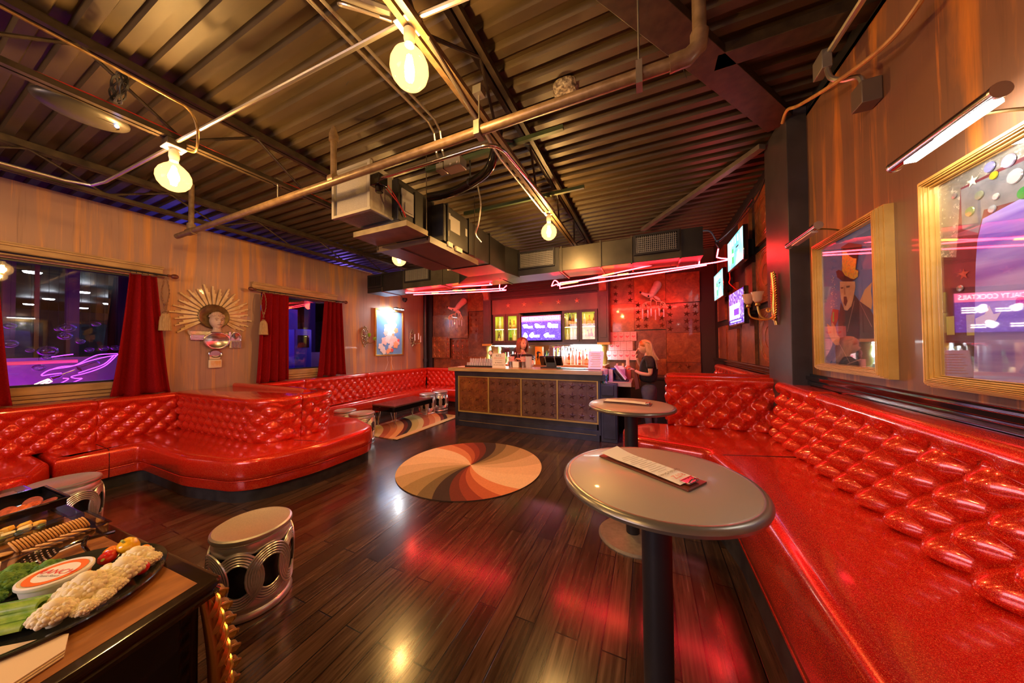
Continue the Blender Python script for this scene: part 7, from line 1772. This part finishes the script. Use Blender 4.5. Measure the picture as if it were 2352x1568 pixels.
for (dx, dy) in ((-0.13, 0.02), (-0.17, 0.14)):
    tx_, ty_ = xs + dx, ys + dy
    obj('scroll_arm', MB().tube(spline([(xs, ys, 1.80), (xs - 0.05, ys + dy * 0.4, 1.755), (tx_ + 0.02, ty_, 1.79), (tx_, ty_, 1.88)]), 0.008, 8), GOLD, gs)
    obj('shade_cup', MB().lathe([(0.006, 0), (0.022, 0.01), (0.018, 0.03), (0.026, 0.04)], (tx_, ty_, 1.88), 14), BRASS, gs)
    obj('shade', MB().lathe([(0.022, 0.04), (0.036, 0.06), (0.040, 0.10), (0.052, 0.135), (0.049, 0.135), (0.036, 0.10), (0.03, 0.06)], (tx_, ty_, 1.88), 24, caps=False), SHD, gs)
obj('scroll', MB().tube([(xs - 0.04 + 0.022 * (1 - g / 12) * math.cos(g), ys + 0.05, 1.84 + 0.022 * (1 - g / 12) * math.sin(g)) for g in [i * 0.5 for i in range(16)]], 0.006, 6), GOLD, gs)

# three televisions
def wall_tv(y0, y1, z0, z1, label, kind, x=1.07):
    t = thing('television', label, 'television', (x, (y0 + y1) / 2, z0))
    obj('tv_case', MB().box(x, x + 0.05, y0, y1, z0, z1), BLACKGLOSS, t, bevel=0.006)
    obj('mount', MB().box(x + 0.05, XR + 0.02, (y0 + y1) / 2 - 0.12, (y0 + y1) / 2 + 0.12, (z0 + z1) / 2 - 0.1, (z0 + z1) / 2 + 0.1), BLACK, t)
    a0, a1, b0, b1 = y0 + 0.015, y1 - 0.015, z0 + 0.02, z1 - 0.015
    if kind == 'teal':
        m = mat('teal_screen', (0, 0, 0), 0.3); n_ = NT(m)
        f = n_.noise(n_.coord((1, 1.5, 1)), 2.2, 3)
        n_.l(n_.ramp(f, [(0.35, (0.05, 0.42, 0.46)), (0.5, (0.25, 0.72, 0.82)), (0.65, (0.75, 0.95, 1.0))]), n_.b.inputs['Emission Color']); n_.b.inputs['Emission Strength'].default_value = 1.15
    else:
        m = mat('match_screen', (0, 0, 0), 0.3); n_ = NT(m)
        f = n_.noise(n_.coord(), 28, 3)
        n_.l(n_.ramp(f, [(0.42, (0.10, 0.03, 0.35)), (0.56, (0.35, 0.22, 0.80)), (0.68, (0.9, 0.85, 1.0))]), n_.b.inputs['Emission Color']); n_.b.inputs['Emission Strength'].default_value = 1.0
    obj('screen', MB().box(x - 0.003, x, a0, a1, b0, b1), m, t)
    F = lambda a, b, h=0.005: (x - h, a1 - a * (a1 - a0), b0 + b * (b1 - b0))
    def quad(name, a_, b_, c_, d_, mm, h=0.005): obj(name, MB().add([F(a_, b_, h), F(c_, b_, h), F(c_, d_, h), F(a_, d_, h)], [(0, 1, 2, 3)]), mm, t, smooth=None)
    if kind == 'teal':
        gb = mat('green_bottle_image', (0, 0, 0), 0.4, emit=(0.08, 0.55, 0.12), es=0.9); db = mat('screen_navy', (0.0, 0.02, 0.1), 0.4)
        quad('bottle_image', 0.33, 0.12, 0.43, 0.62, gb)
        obj('bottle_label', MB().add([F(0.33, 0.36, 0.007), F(0.43, 0.36, 0.007), F(0.43, 0.46, 0.007), F(0.33, 0.46, 0.007)], [(0, 1, 2, 3)]), WHS, t, smooth=None)
        quad('blurred_word', 0.60, 0.53, 0.76, 0.58, db)
        for i in (1,): text_mesh('DIFFERENT', 0.055 * (y1 - y0) / 0.8, lambda a, b, i=i: (x - 0.006, a1 - 0.68 * (a1 - a0) - a, b0 + (0.55 - 0.12 * i) * (b1 - b0) + b), db, t)
        for i in range(5): quad('light_streak', 0.05 + 0.16 * i, 0.72, 0.11 + 0.16 * i, 0.93, WHS, 0.0045)
    else:
        wm = mat('ice_white', (0, 0, 0), 0.4, emit=(0.85, 0.85, 1.0), es=1.4); vm = mat('violet_block', (0, 0, 0), 0.4, emit=(0.25, 0.06, 0.7), es=0.9)
        quad('rink', 0.03, 0.16, 0.78, 0.62, wm); quad('player_block', 0.38, 0.26, 0.74, 0.46, vm, 0.006); quad('score_bar', 0.02, 0.03, 0.97, 0.13, mat('score_navy', (0, 0, 0), 0.4, emit=(0.06, 0.03, 0.45), es=0.8), 0.006)
        for i in range(5): quad('blurred_word', 0.12 + 0.16 * i, 0.06, 0.24 + 0.16 * i, 0.10, WHS, 0.008)
    return t


wall_tv(4.45, 5.22, 2.55, 2.98, 'upper television with a teal advert screen, nearest the column', 'teal', 1.07)
wall_tv(5.55, 6.22, 2.27, 2.72, 'farther television with the same teal advert screen', 'teal', 1.07)
wall_tv(4.48, 5.20, 1.78, 2.24, 'lower television showing a violet crowd and white rink', 'match', 1.07)
o = obj('tv_cable', MB().tube(spline([(1.10, 5.3, 2.6), (1.12, 5.36, 2.5), (1.11, 5.34, 2.42), (1.24, 5.4, 2.3)]), 0.008, 5), RED); tag(o, 'red cable dangling between the televisions', 'cable')

# ---------------------------------------------------------------- deer heads
def skin_obj(name, chain_list, m, parent, sub=2, smooth=80):
    """chain_list: lists of ((x,y,z), rx, ry) joined where consecutive; chains start at an index tuple ('at', i) to branch"""
    me = bpy.data.meshes.new(name); bm = bmesh.new(); lay = bm.verts.layers.skin.verify(); V = []
    for chain in chain_list:
        prev = None
        for it in chain:
            if it[0] == 'at': prev = V[it[1]]; continue
            v = bm.verts.new(it[0]); v[lay].radius = (it[1], it[2] if len(it) > 2 else it[1]); V.append(v)
            if prev is not None: bm.edges.new((prev, v))
            prev = v
    V[0][lay].use_root = True
    inv = origin_of(parent).inverted()
    for v in bm.verts: v.co = inv @ v.co
    bm.to_mesh(me); bm.free()
    o = bpy.data.objects.new(name, me); C.objects.link(o); o.parent = parent; me.materials.append(m)
    s = o.modifiers.new('skin', 'SKIN'); s.use_smooth_shade = True
    if sub: b = o.modifiers.new('sub', 'SUBSURF'); b.levels = sub; b.render_levels = sub
    return o


DEER = noisy('pink_white_plaster', (0.62, 0.42, 0.38), (0.74, 0.54, 0.48), 20, 0.55)
ANT = mat('pale_antler', (0.72, 0.45, 0.30), 0.5)
CRYS = mat('crystal_drop', (0.75, 0.78, 0.92), 0.05, 0, 0.8, alpha=0.6, spec=1.0)
def deer(x, z, s, label, fx):
    t = thing('deer_head', label, 'wall trophy', (x, 7.1, z))
    P = lambda dx, dy, dz: (x + dx * s, 7.10 - dy * s, z + dz * s)
    h = skin_obj('head', [[(P(0.12, 0.02, 0.15), 0.105 * s, 0.115 * s), (P(0.09, 0.12, 0.06), 0.082 * s, 0.092 * s), (P(0.02, 0.22, -0.06), 0.075 * s, 0.08 * s), (P(-0.02, 0.27, -0.15), 0.07 * s, 0.07 * s), (P(-0.08, 0.31, -0.15), 0.055 * s, 0.052 * s), (P(-0.16, 0.36, -0.12), 0.036 * s, 0.034 * s), (P(-0.21, 0.39, -0.09), 0.028 * s, 0.026 * s)]], DEER, t)
    for q in (0.0, 1.0):
        e0, e1 = Vector(P(0.03, 0.24 + 0.07 * q, -0.17)), Vector(P(0.15 - 0.20 * (1 - q), 0.25 + 0.06 * q, -0.24 - 0.03 * q))
        obj('ear', MB().tube([e0, e0.lerp(e1, 0.35), e0.lerp(e1, 0.7), e1], [0.016 * s, 0.034 * s, 0.028 * s, 0.004 * s], 10), DEER, t, smooth=80)
        obj('eye', MB().ball(P(-0.075, 0.27 + 0.085 * q, -0.165), 0.019 * s, 8), BLACKGLOSS, t)
    obj('nose', MB().ball(P(-0.225, 0.40, -0.085), 0.022 * s, 8), BLACK, t)
    for sd in (-1, 1):
        a = [P(-0.01 + 0.02 * sd, 0.28, -0.21), P(0.05 * sd + 0.02, 0.30, -0.27), P(0.14 * sd + 0.02, 0.34, -0.29), P(0.20 * sd + 0.02, 0.38, -0.34), P(0.22 * sd + 0.02, 0.36, -0.42)]
        mb = MB().tube(spline(a), 0.010 * s, 6)
        for (i, dx, dz) in ((1, 0.01, -0.10), (2, -0.02, -0.12), (2, 0.05, -0.11), (3, -0.05, -0.08), (3, 0.03, -0.07)):
            q = Vector(a[i]); mb.tube([q, q + Vector((dx * s * sd * 0.6, 0, dz * s * 0.6)), q + Vector((dx * s * sd, 0, dz * s))], [0.009 * s, 0.007 * s, 0.003 * s], 6)
        obj('antler', mb, ANT, t)
    for k, dx in enumerate((-0.19, -0.09, -0.03, 0.05, 0.12, 0.20)):
        zz = -0.42 - 0.03 * (k % 2)
        obj('crystal_drop', MB().tube([P(dx, 0.34, zz), P(dx, 0.34, zz - 0.16 - 0.05 * (k % 3 == 0))], 0.013 * s, 6).tube([P(dx, 0.34, zz + 0.10), P(dx, 0.34, zz)], 0.0015, 4), CRYS, t)
    return t


deer(-4.72, 2.70, 1.0, 'pink plaster deer head bowing left, crystals on its antlers, left of the back bar', -1)
deer(0.10, 2.70, 1.0, 'plaster deer head with wide antlers and crystals, right of the back bar', -1)

# ---------------------------------------------------------------- people
SKIN = noisy('warm_skin', (0.62, 0.34, 0.24), (0.68, 0.39, 0.28), 8, 0.5)
def face_grid(c, fwd, r, m, parent, up=Vector((0, 0, 1)), name='face'):
    """a head with brow, nose, lips and chin; fwd is the facing direction"""
    f = Vector(fwd).normalized(); s = up.cross(f).normalized(); u = f.cross(s).normalized(); c = Vector(c)
    def F(a, b):
        g = a * 2 * PI; ph = PI * b; q = math.sin(ph)
        X, Y, Z_ = 0.098 * q * math.cos(g), 0.076 * q * math.sin(g), -0.118 * math.cos(ph)
        if Z_ < 0: Y *= 1 - 0.30 * (-Z_ / 0.118) ** 1.6; X = X * (1 - 0.12 * (-Z_ / 0.118)) if X < 0 else X
        fr = max(0, math.cos(g))
        X += 0.024 * fr ** 4 * math.exp(-((Z_ + 0.022) / 0.016) ** 2) * math.exp(-(Y / 0.012) ** 2)
        X -= 0.010 * fr ** 2 * math.exp(-((Z_ - 0.008) / 0.010) ** 2 - ((abs(Y) - 0.029) / 0.014) ** 2)
        X += 0.008 * fr ** 3 * math.exp(-((Z_ + 0.060) / 0.008) ** 2 - (Y / 0.020) ** 2) + 0.010 * fr ** 3 * math.exp(-((Z_ + 0.098) / 0.014) ** 2 - (Y / 0.022) ** 2)
        return tuple(c + (f * X + s * Y + u * Z_) * (r / 0.118))
    o = obj(name, MB().grid(F, 48, 40), m, parent, smooth=80)
    k = r / 0.118
    P = lambda X, Y, Z_: tuple(c + (f * X + s * Y + u * Z_) * k)
    for q in (-1, 1):
        obj('eye', MB().ball(P(0.083, q * 0.029, 0.008), 0.0095 * k, 8), mat('eye_dark_brown', (0.06, 0.03, 0.02), 0.2) if 'eye_dark_brown' not in bpy.data.materials else bpy.data.materials['eye_dark_brown'], o)
        obj('eyebrow', MB().tube([P(0.090, q * 0.014, 0.030), P(0.088, q * 0.030, 0.034), P(0.078, q * 0.046, 0.028)], 0.003 * k, 5), bpy.data.materials['eye_dark_brown'], o)
        obj('ear', MB().ball(P(-0.005, q * 0.078, -0.008), 0.020 * k, 8, (0.6, 0.35, 1.2)), m, o, smooth=80)
    obj('lips', MB().tube([P(0.088, -0.022, -0.060), P(0.099, 0, -0.060), P(0.088, 0.022, -0.060)], 0.0048 * k, 6), mat('lips_red', (0.42, 0.08, 0.08), 0.35) if 'lips_red' not in bpy.data.materials else bpy.data.materials['lips_red'], o)
    return o, P


def hand(parent, root, d, up, m, curl=0.5, side=1, s=1.0):
    """palm, four fingers of different lengths and a thumb as one skinned mesh; returns nothing"""
    d = Vector(d).normalized(); up = Vector(up).normalized(); r = d.cross(up).normalized() * side; root = Vector(root)
    ch = [[(root, 0.022 * s, 0.017 * s), (root + d * 0.035 * s, 0.026 * s, 0.014 * s), (root + d * 0.065 * s, 0.028 * s, 0.012 * s)]]
    base = 2
    for i, (o_, L) in enumerate(((-0.026, 0.066), (-0.009, 0.074), (0.009, 0.070), (0.026, 0.054))):
        p = root + d * 0.075 * s + r * o_ * s; a = curl * 0.6; pts = [(p, 0.0075 * s)]
        dirv = d
        for j, fr in enumerate((0.42, 0.33, 0.25)):
            ang = curl * (0.5 + 0.45 * j)
            dirv = (d * math.cos(ang) - up * math.sin(ang)); p = p + dirv * L * fr * s; pts.append((p, (0.0072 - 0.0008 * j) * s))
        ch.append([('at', base)] + pts)
    p = root + d * 0.02 * s - r * 0.026 * s
    ch.append([('at', 1), (p, 0.010 * s), (p + (d * 0.6 - r * 0.7 - up * 0.2) * 0.028 * s, 0.0088 * s), (p + (d * 0.9 - r * 0.6 - up * 0.5) * 0.05 * s, 0.0075 * s)])
    return skin_obj('hand', ch, m, parent, sub=1)


def hair_strands(parent, name, m, strands, r=0.011):
    mb = MB()
    for st in strands:
        n = len(st); pts = spline(st, 4); k = len(pts)
        mb.tube(pts, [r * (0.7 + 0.6 * math.sin(PI * min(1, (i / k) * 0.9 + 0.1))) for i in range(k)], 6)
    return obj(name, mb, m, parent, smooth=80)


TEE = noisy('black_cotton', (0.008, 0.008, 0.012), (0.016, 0.015, 0.022), 30, 0.8)
# woman standing at the side counter, in profile, facing left
wm = thing('person', 'blonde woman in a black tee and grey jeans standing in profile at the side counter', 'person', (-0.02, 5.42, 0))
yw = 5.42; V3 = Vector
skin_obj('body', [[((-0.01, yw, 0.94), 0.105, 0.14), ((0.0, yw, 1.06), 0.095, 0.125), ((0.01, yw, 1.20), 0.105, 0.145), ((0.02, yw, 1.31), 0.08, 0.13), ((0.005, yw, 1.385), 0.048, 0.048), ((-0.02, yw, 1.44), 0.046, 0.046)],
                  [('at', 3), ((0.02, yw - 0.145, 1.305), 0.038), ((0.03, yw - 0.185, 1.18), 0.042), ((0.03, yw - 0.19, 1.06), 0.036), ((-0.10, yw - 0.17, 1.07), 0.031), ((-0.20, yw - 0.12, 1.115), 0.022)],
                  [('at', 3), ((0.01, yw + 0.145, 1.305), 0.038), ((-0.05, yw + 0.18, 1.20), 0.040), ((-0.08, yw + 0.17, 1.13), 0.034), ((-0.14, yw + 0.12, 1.22), 0.029), ((-0.17, yw + 0.07, 1.315), 0.021)]], SKIN, wm)
skin_obj('tee_shirt', [[((-0.01, yw, 0.90), 0.120, 0.158), ((0.0, yw, 1.05), 0.110, 0.145), ((0.01, yw, 1.20), 0.120, 0.160), ((0.015, yw, 1.305), 0.092, 0.140), ((0.01, yw, 1.36), 0.055, 0.060)],
                       [('at', 3), ((0.02, yw - 0.150, 1.310), 0.068), ((0.03, yw - 0.188, 1.20), 0.064), ((0.03, yw - 0.192, 1.15), 0.062)],
                       [('at', 3), ((0.01, yw + 0.150, 1.310), 0.068), ((-0.045, yw + 0.18, 1.205), 0.062)]], TEE, wm)
JEAN = noisy('grey_blue_denim', (0.045, 0.05, 0.085), (0.10, 0.09, 0.11), 9, 0.8)
skin_obj('jeans', [[((-0.005, yw, 0.92), 0.118, 0.155), ((0.01, yw, 0.82), 0.125, 0.165)],
                   [('at', 1), ((-0.01, yw - 0.09, 0.66), 0.085), ((-0.03, yw - 0.10, 0.46), 0.062), ((0.0, yw - 0.10, 0.26), 0.054), ((0.01, yw - 0.10, 0.09), 0.045)],
                   [('at', 1), ((0.05, yw + 0.09, 0.66), 0.085), ((0.06, yw + 0.10, 0.46), 0.062), ((0.08, yw + 0.10, 0.26), 0.054), ((0.10, yw + 0.10, 0.09), 0.045)]], JEAN, wm)
for x, y in ((-0.02, yw - 0.10), (0.07, yw + 0.10)):
    obj('shoe', MB().ball((x, y, 0.045), 0.062, 12, (1.9, 0.75, 0.72)), BLACK, wm, smooth=80)
fo, FP = face_grid((-0.055, yw, 1.495), (-1, -0.08, -0.10), 0.108, SKIN, wm)
BLON = noisy('blonde_hair', (0.30, 0.20, 0.10), (0.52, 0.40, 0.24), 14, 0.45, stretch=(9, 9, 0.5), bump=0.3)
GING = noisy('ginger_roots', (0.45, 0.13, 0.03), (0.55, 0.20, 0.06), 14, 0.45)
st = []
for k in range(26):
    a = k / 25; y = yw - 0.085 + 0.17 * a; yo = (a - 0.5) * 2
    st.append([(-0.10 + 0.02 * abs(yo), yw + yo * 0.035, 1.600 - 0.012 * abs(yo)), (-0.03, yw + yo * 0.085, 1.605 - 0.02 * abs(yo)), (0.035, yw + yo * 0.098, 1.555), (0.055 + 0.01 * math.sin(k), yw + yo * 0.105, 1.44), (0.085, yw + yo * 0.11, 1.32), (0.12 + 0.012 * math.sin(k * 2.1), yw + yo * 0.10, 1.20 - 0.05 * math.sin(k * 1.7))])
for k in range(10):
    yo = -1 if k < 5 else 1; q = (k % 5) * 0.018
    st.append([(-0.085 + q, yw + yo * 0.04, 1.59), (-0.04 + q, yw + yo * 0.088, 1.55), (-0.015 + q, yw + yo * 0.095, 1.47), (0.0 + q * 1.3, yw + yo * 0.105, 1.38), (0.02 + q * 1.8, yw + yo * 0.11, 1.29)])
hair_strands(wm, 'long_hair', BLON, st, 0.017)
obj('hair_cap', MB().ball((-0.040, yw, 1.545), 0.088, 18, (1.14, 1.04, 0.84)), GING, wm, smooth=80)
hand(wm, (-0.205, yw - 0.115, 1.12), (-0.8, 0.25, 0.45), (0.4, 0, 0.9), SKIN, 1.1, 1, 0.95)
hand(wm, (-0.172, yw + 0.065, 1.325), (-0.2, -0.1, 0.95), (-0.9, 0, -0.2), SKIN, 0.7, -1, 0.95)
obj('rust_apron', MB().prism([(0, 0), (0.07, 0.02), (0.03, 0.33), (-0.02, 0.30)], lambda a, b: (-0.20 + a, yw - 0.10, 0.80 + b), lambda a, b: (-0.20 + a, yw + 0.06, 0.80 + b)), mat('rust_cloth', (0.16, 0.03, 0.015), 0.7), wm, bevel=0.008)
obj('headphone_band', MB().tube(spline([(-0.07, yw - 0.05, 1.60), (-0.045, yw - 0.088, 1.56), (-0.03, yw - 0.098, 1.50)]), 0.005, 6), BLACK, wm)

# bartender behind the bar
bt_ = thing('person', 'bartender with shoulder-length auburn hair and printed black tee behind the bar', 'person', (-2.44, 5.92, 0))
bx_, by_ = -2.45, 5.92
skin_obj('body', [[((bx_, by_, 1.00), 0.17, 0.13), ((bx_, by_, 1.15), 0.17, 0.13), ((bx_, by_, 1.29), 0.165, 0.11), ((bx_, by_, 1.37), 0.11, 0.08), ((bx_ + 0.01, by_ - 0.01, 1.44), 0.055, 0.055), ((bx_ + 0.02, by_ - 0.02, 1.50), 0.052, 0.052)],
                  [('at', 2), ((bx_ - 0.19, by_, 1.29), 0.048), ((bx_ - 0.25, by_ - 0.06, 1.18), 0.050), ((bx_ - 0.24, by_ - 0.14, 1.12), 0.044), ((bx_ - 0.10, by_ - 0.24, 1.20), 0.034), ((bx_ + 0.0, by_ - 0.27, 1.25), 0.025)],
                  [('at', 2), ((bx_ + 0.19, by_, 1.29), 0.048), ((bx_ + 0.27, by_ - 0.06, 1.18), 0.050), ((bx_ + 0.26, by_ - 0.15, 1.13), 0.044), ((bx_ + 0.15, by_ - 0.24, 1.22), 0.034), ((bx_ + 0.08, by_ - 0.27, 1.27), 0.025)]], SKIN, bt_)
skin_obj('tee_shirt', [[((bx_, by_, 0.98), 0.19, 0.15), ((bx_, by_, 1.15), 0.19, 0.15), ((bx_, by_, 1.29), 0.185, 0.128), ((bx_, by_, 1.36), 0.12, 0.09)],
                       [('at', 2), ((bx_ - 0.205, by_, 1.30), 0.075), ((bx_ - 0.25, by_ - 0.05, 1.20), 0.068)], [('at', 2), ((bx_ + 0.205, by_, 1.30), 0.075), ((bx_ + 0.265, by_ - 0.05, 1.20), 0.068)]], TEE, bt_)
skin_obj('trousers', [[((bx_, by_, 1.0), 0.18, 0.14), ((bx_, by_, 0.86), 0.18, 0.15)], [('at', 1), ((bx_ - 0.10, by_, 0.6), 0.09), ((bx_ - 0.10, by_, 0.1), 0.055)], [('at', 1), ((bx_ + 0.10, by_, 0.6), 0.09), ((bx_ + 0.10, by_, 0.1), 0.055)]], BLACK, bt_)
for s_ in (-1, 1): obj('shoe', MB().ball((bx_ + s_ * 0.10, by_ - 0.04, 0.045), 0.06, 10, (0.8, 1.9, 0.72)), BLACK, bt_, smooth=80)
fo, FP = face_grid((bx_ + 0.035, by_ - 0.03, 1.575), (0.80, -0.62, 0.0), 0.122, SKIN, bt_)
AUB = noisy('auburn_hair', (0.12, 0.035, 0.015), (0.26, 0.09, 0.035), 14, 0.4, stretch=(9, 9, 0.5), bump=0.3)
st = []; hc = Vector((bx_ + 0.02, by_ - 0.005, 1.60))
for k in range(30):
    g = math.radians(22 + k * 8.2) ; ux, uy = math.cos(g), math.sin(g)
    st.append([hc + V3((0.02, -0.01, 0.115)), hc + V3((ux * 0.075, uy * 0.075, 0.085)), hc + V3((ux * 0.108, uy * 0.108, 0.0)), hc + V3((ux * 0.118, uy * 0.118, -0.09)), hc + V3((ux * (0.10 + 0.02 * math.sin(k * 2)), uy * 0.11, -0.19 - 0.02 * math.sin(k * 3.1)))])
hair_strands(bt_, 'bobbed_hair', AUB, st, 0.016)
obj('hair_cap', MB().ball((bx_ + 0.015, by_ - 0.01, 1.612), 0.108, 18, (1.0, 1.0, 0.90)), AUB, bt_, smooth=80)
hand(bt_, (bx_ + 0.01, by_ - 0.275, 1.255), (0.9, -0.1, 0.2), (0, -0.3, 0.95), SKIN, 0.9, 1, 0.95)
hand(bt_, (bx_ + 0.075, by_ - 0.275, 1.275), (-0.9, -0.15, 0.1), (0, -0.3, 0.95), SKIN, 0.9, -1, 0.95)
pr = MB(); random.seed(6)
for k in range(12):
    pr.ball((bx_ + 0.13 + random.uniform(-0.05, 0.06), by_ - 0.128 + random.uniform(-0.004, 0.004), 1.27 + random.uniform(-0.05, 0.05)), 0.013, 6)
obj('shirt_print', pr, mat('lime_print', (0.35, 0.60, 0.08), 0.6), bt_)
obj('lanyard', MB().tube(spline([(bx_ - 0.05, by_ - 0.06, 1.42), (bx_ - 0.03, by_ - 0.135, 1.34), (bx_, by_ - 0.155, 1.22)]), 0.006, 6).tube(spline([(bx_ + 0.06, by_ - 0.06, 1.42), (bx_ + 0.04, by_ - 0.135, 1.34), (bx_, by_ - 0.155, 1.22)]), 0.006, 6), mat('violet_lanyard', (0.25, 0.12, 0.35), 0.5), bt_)
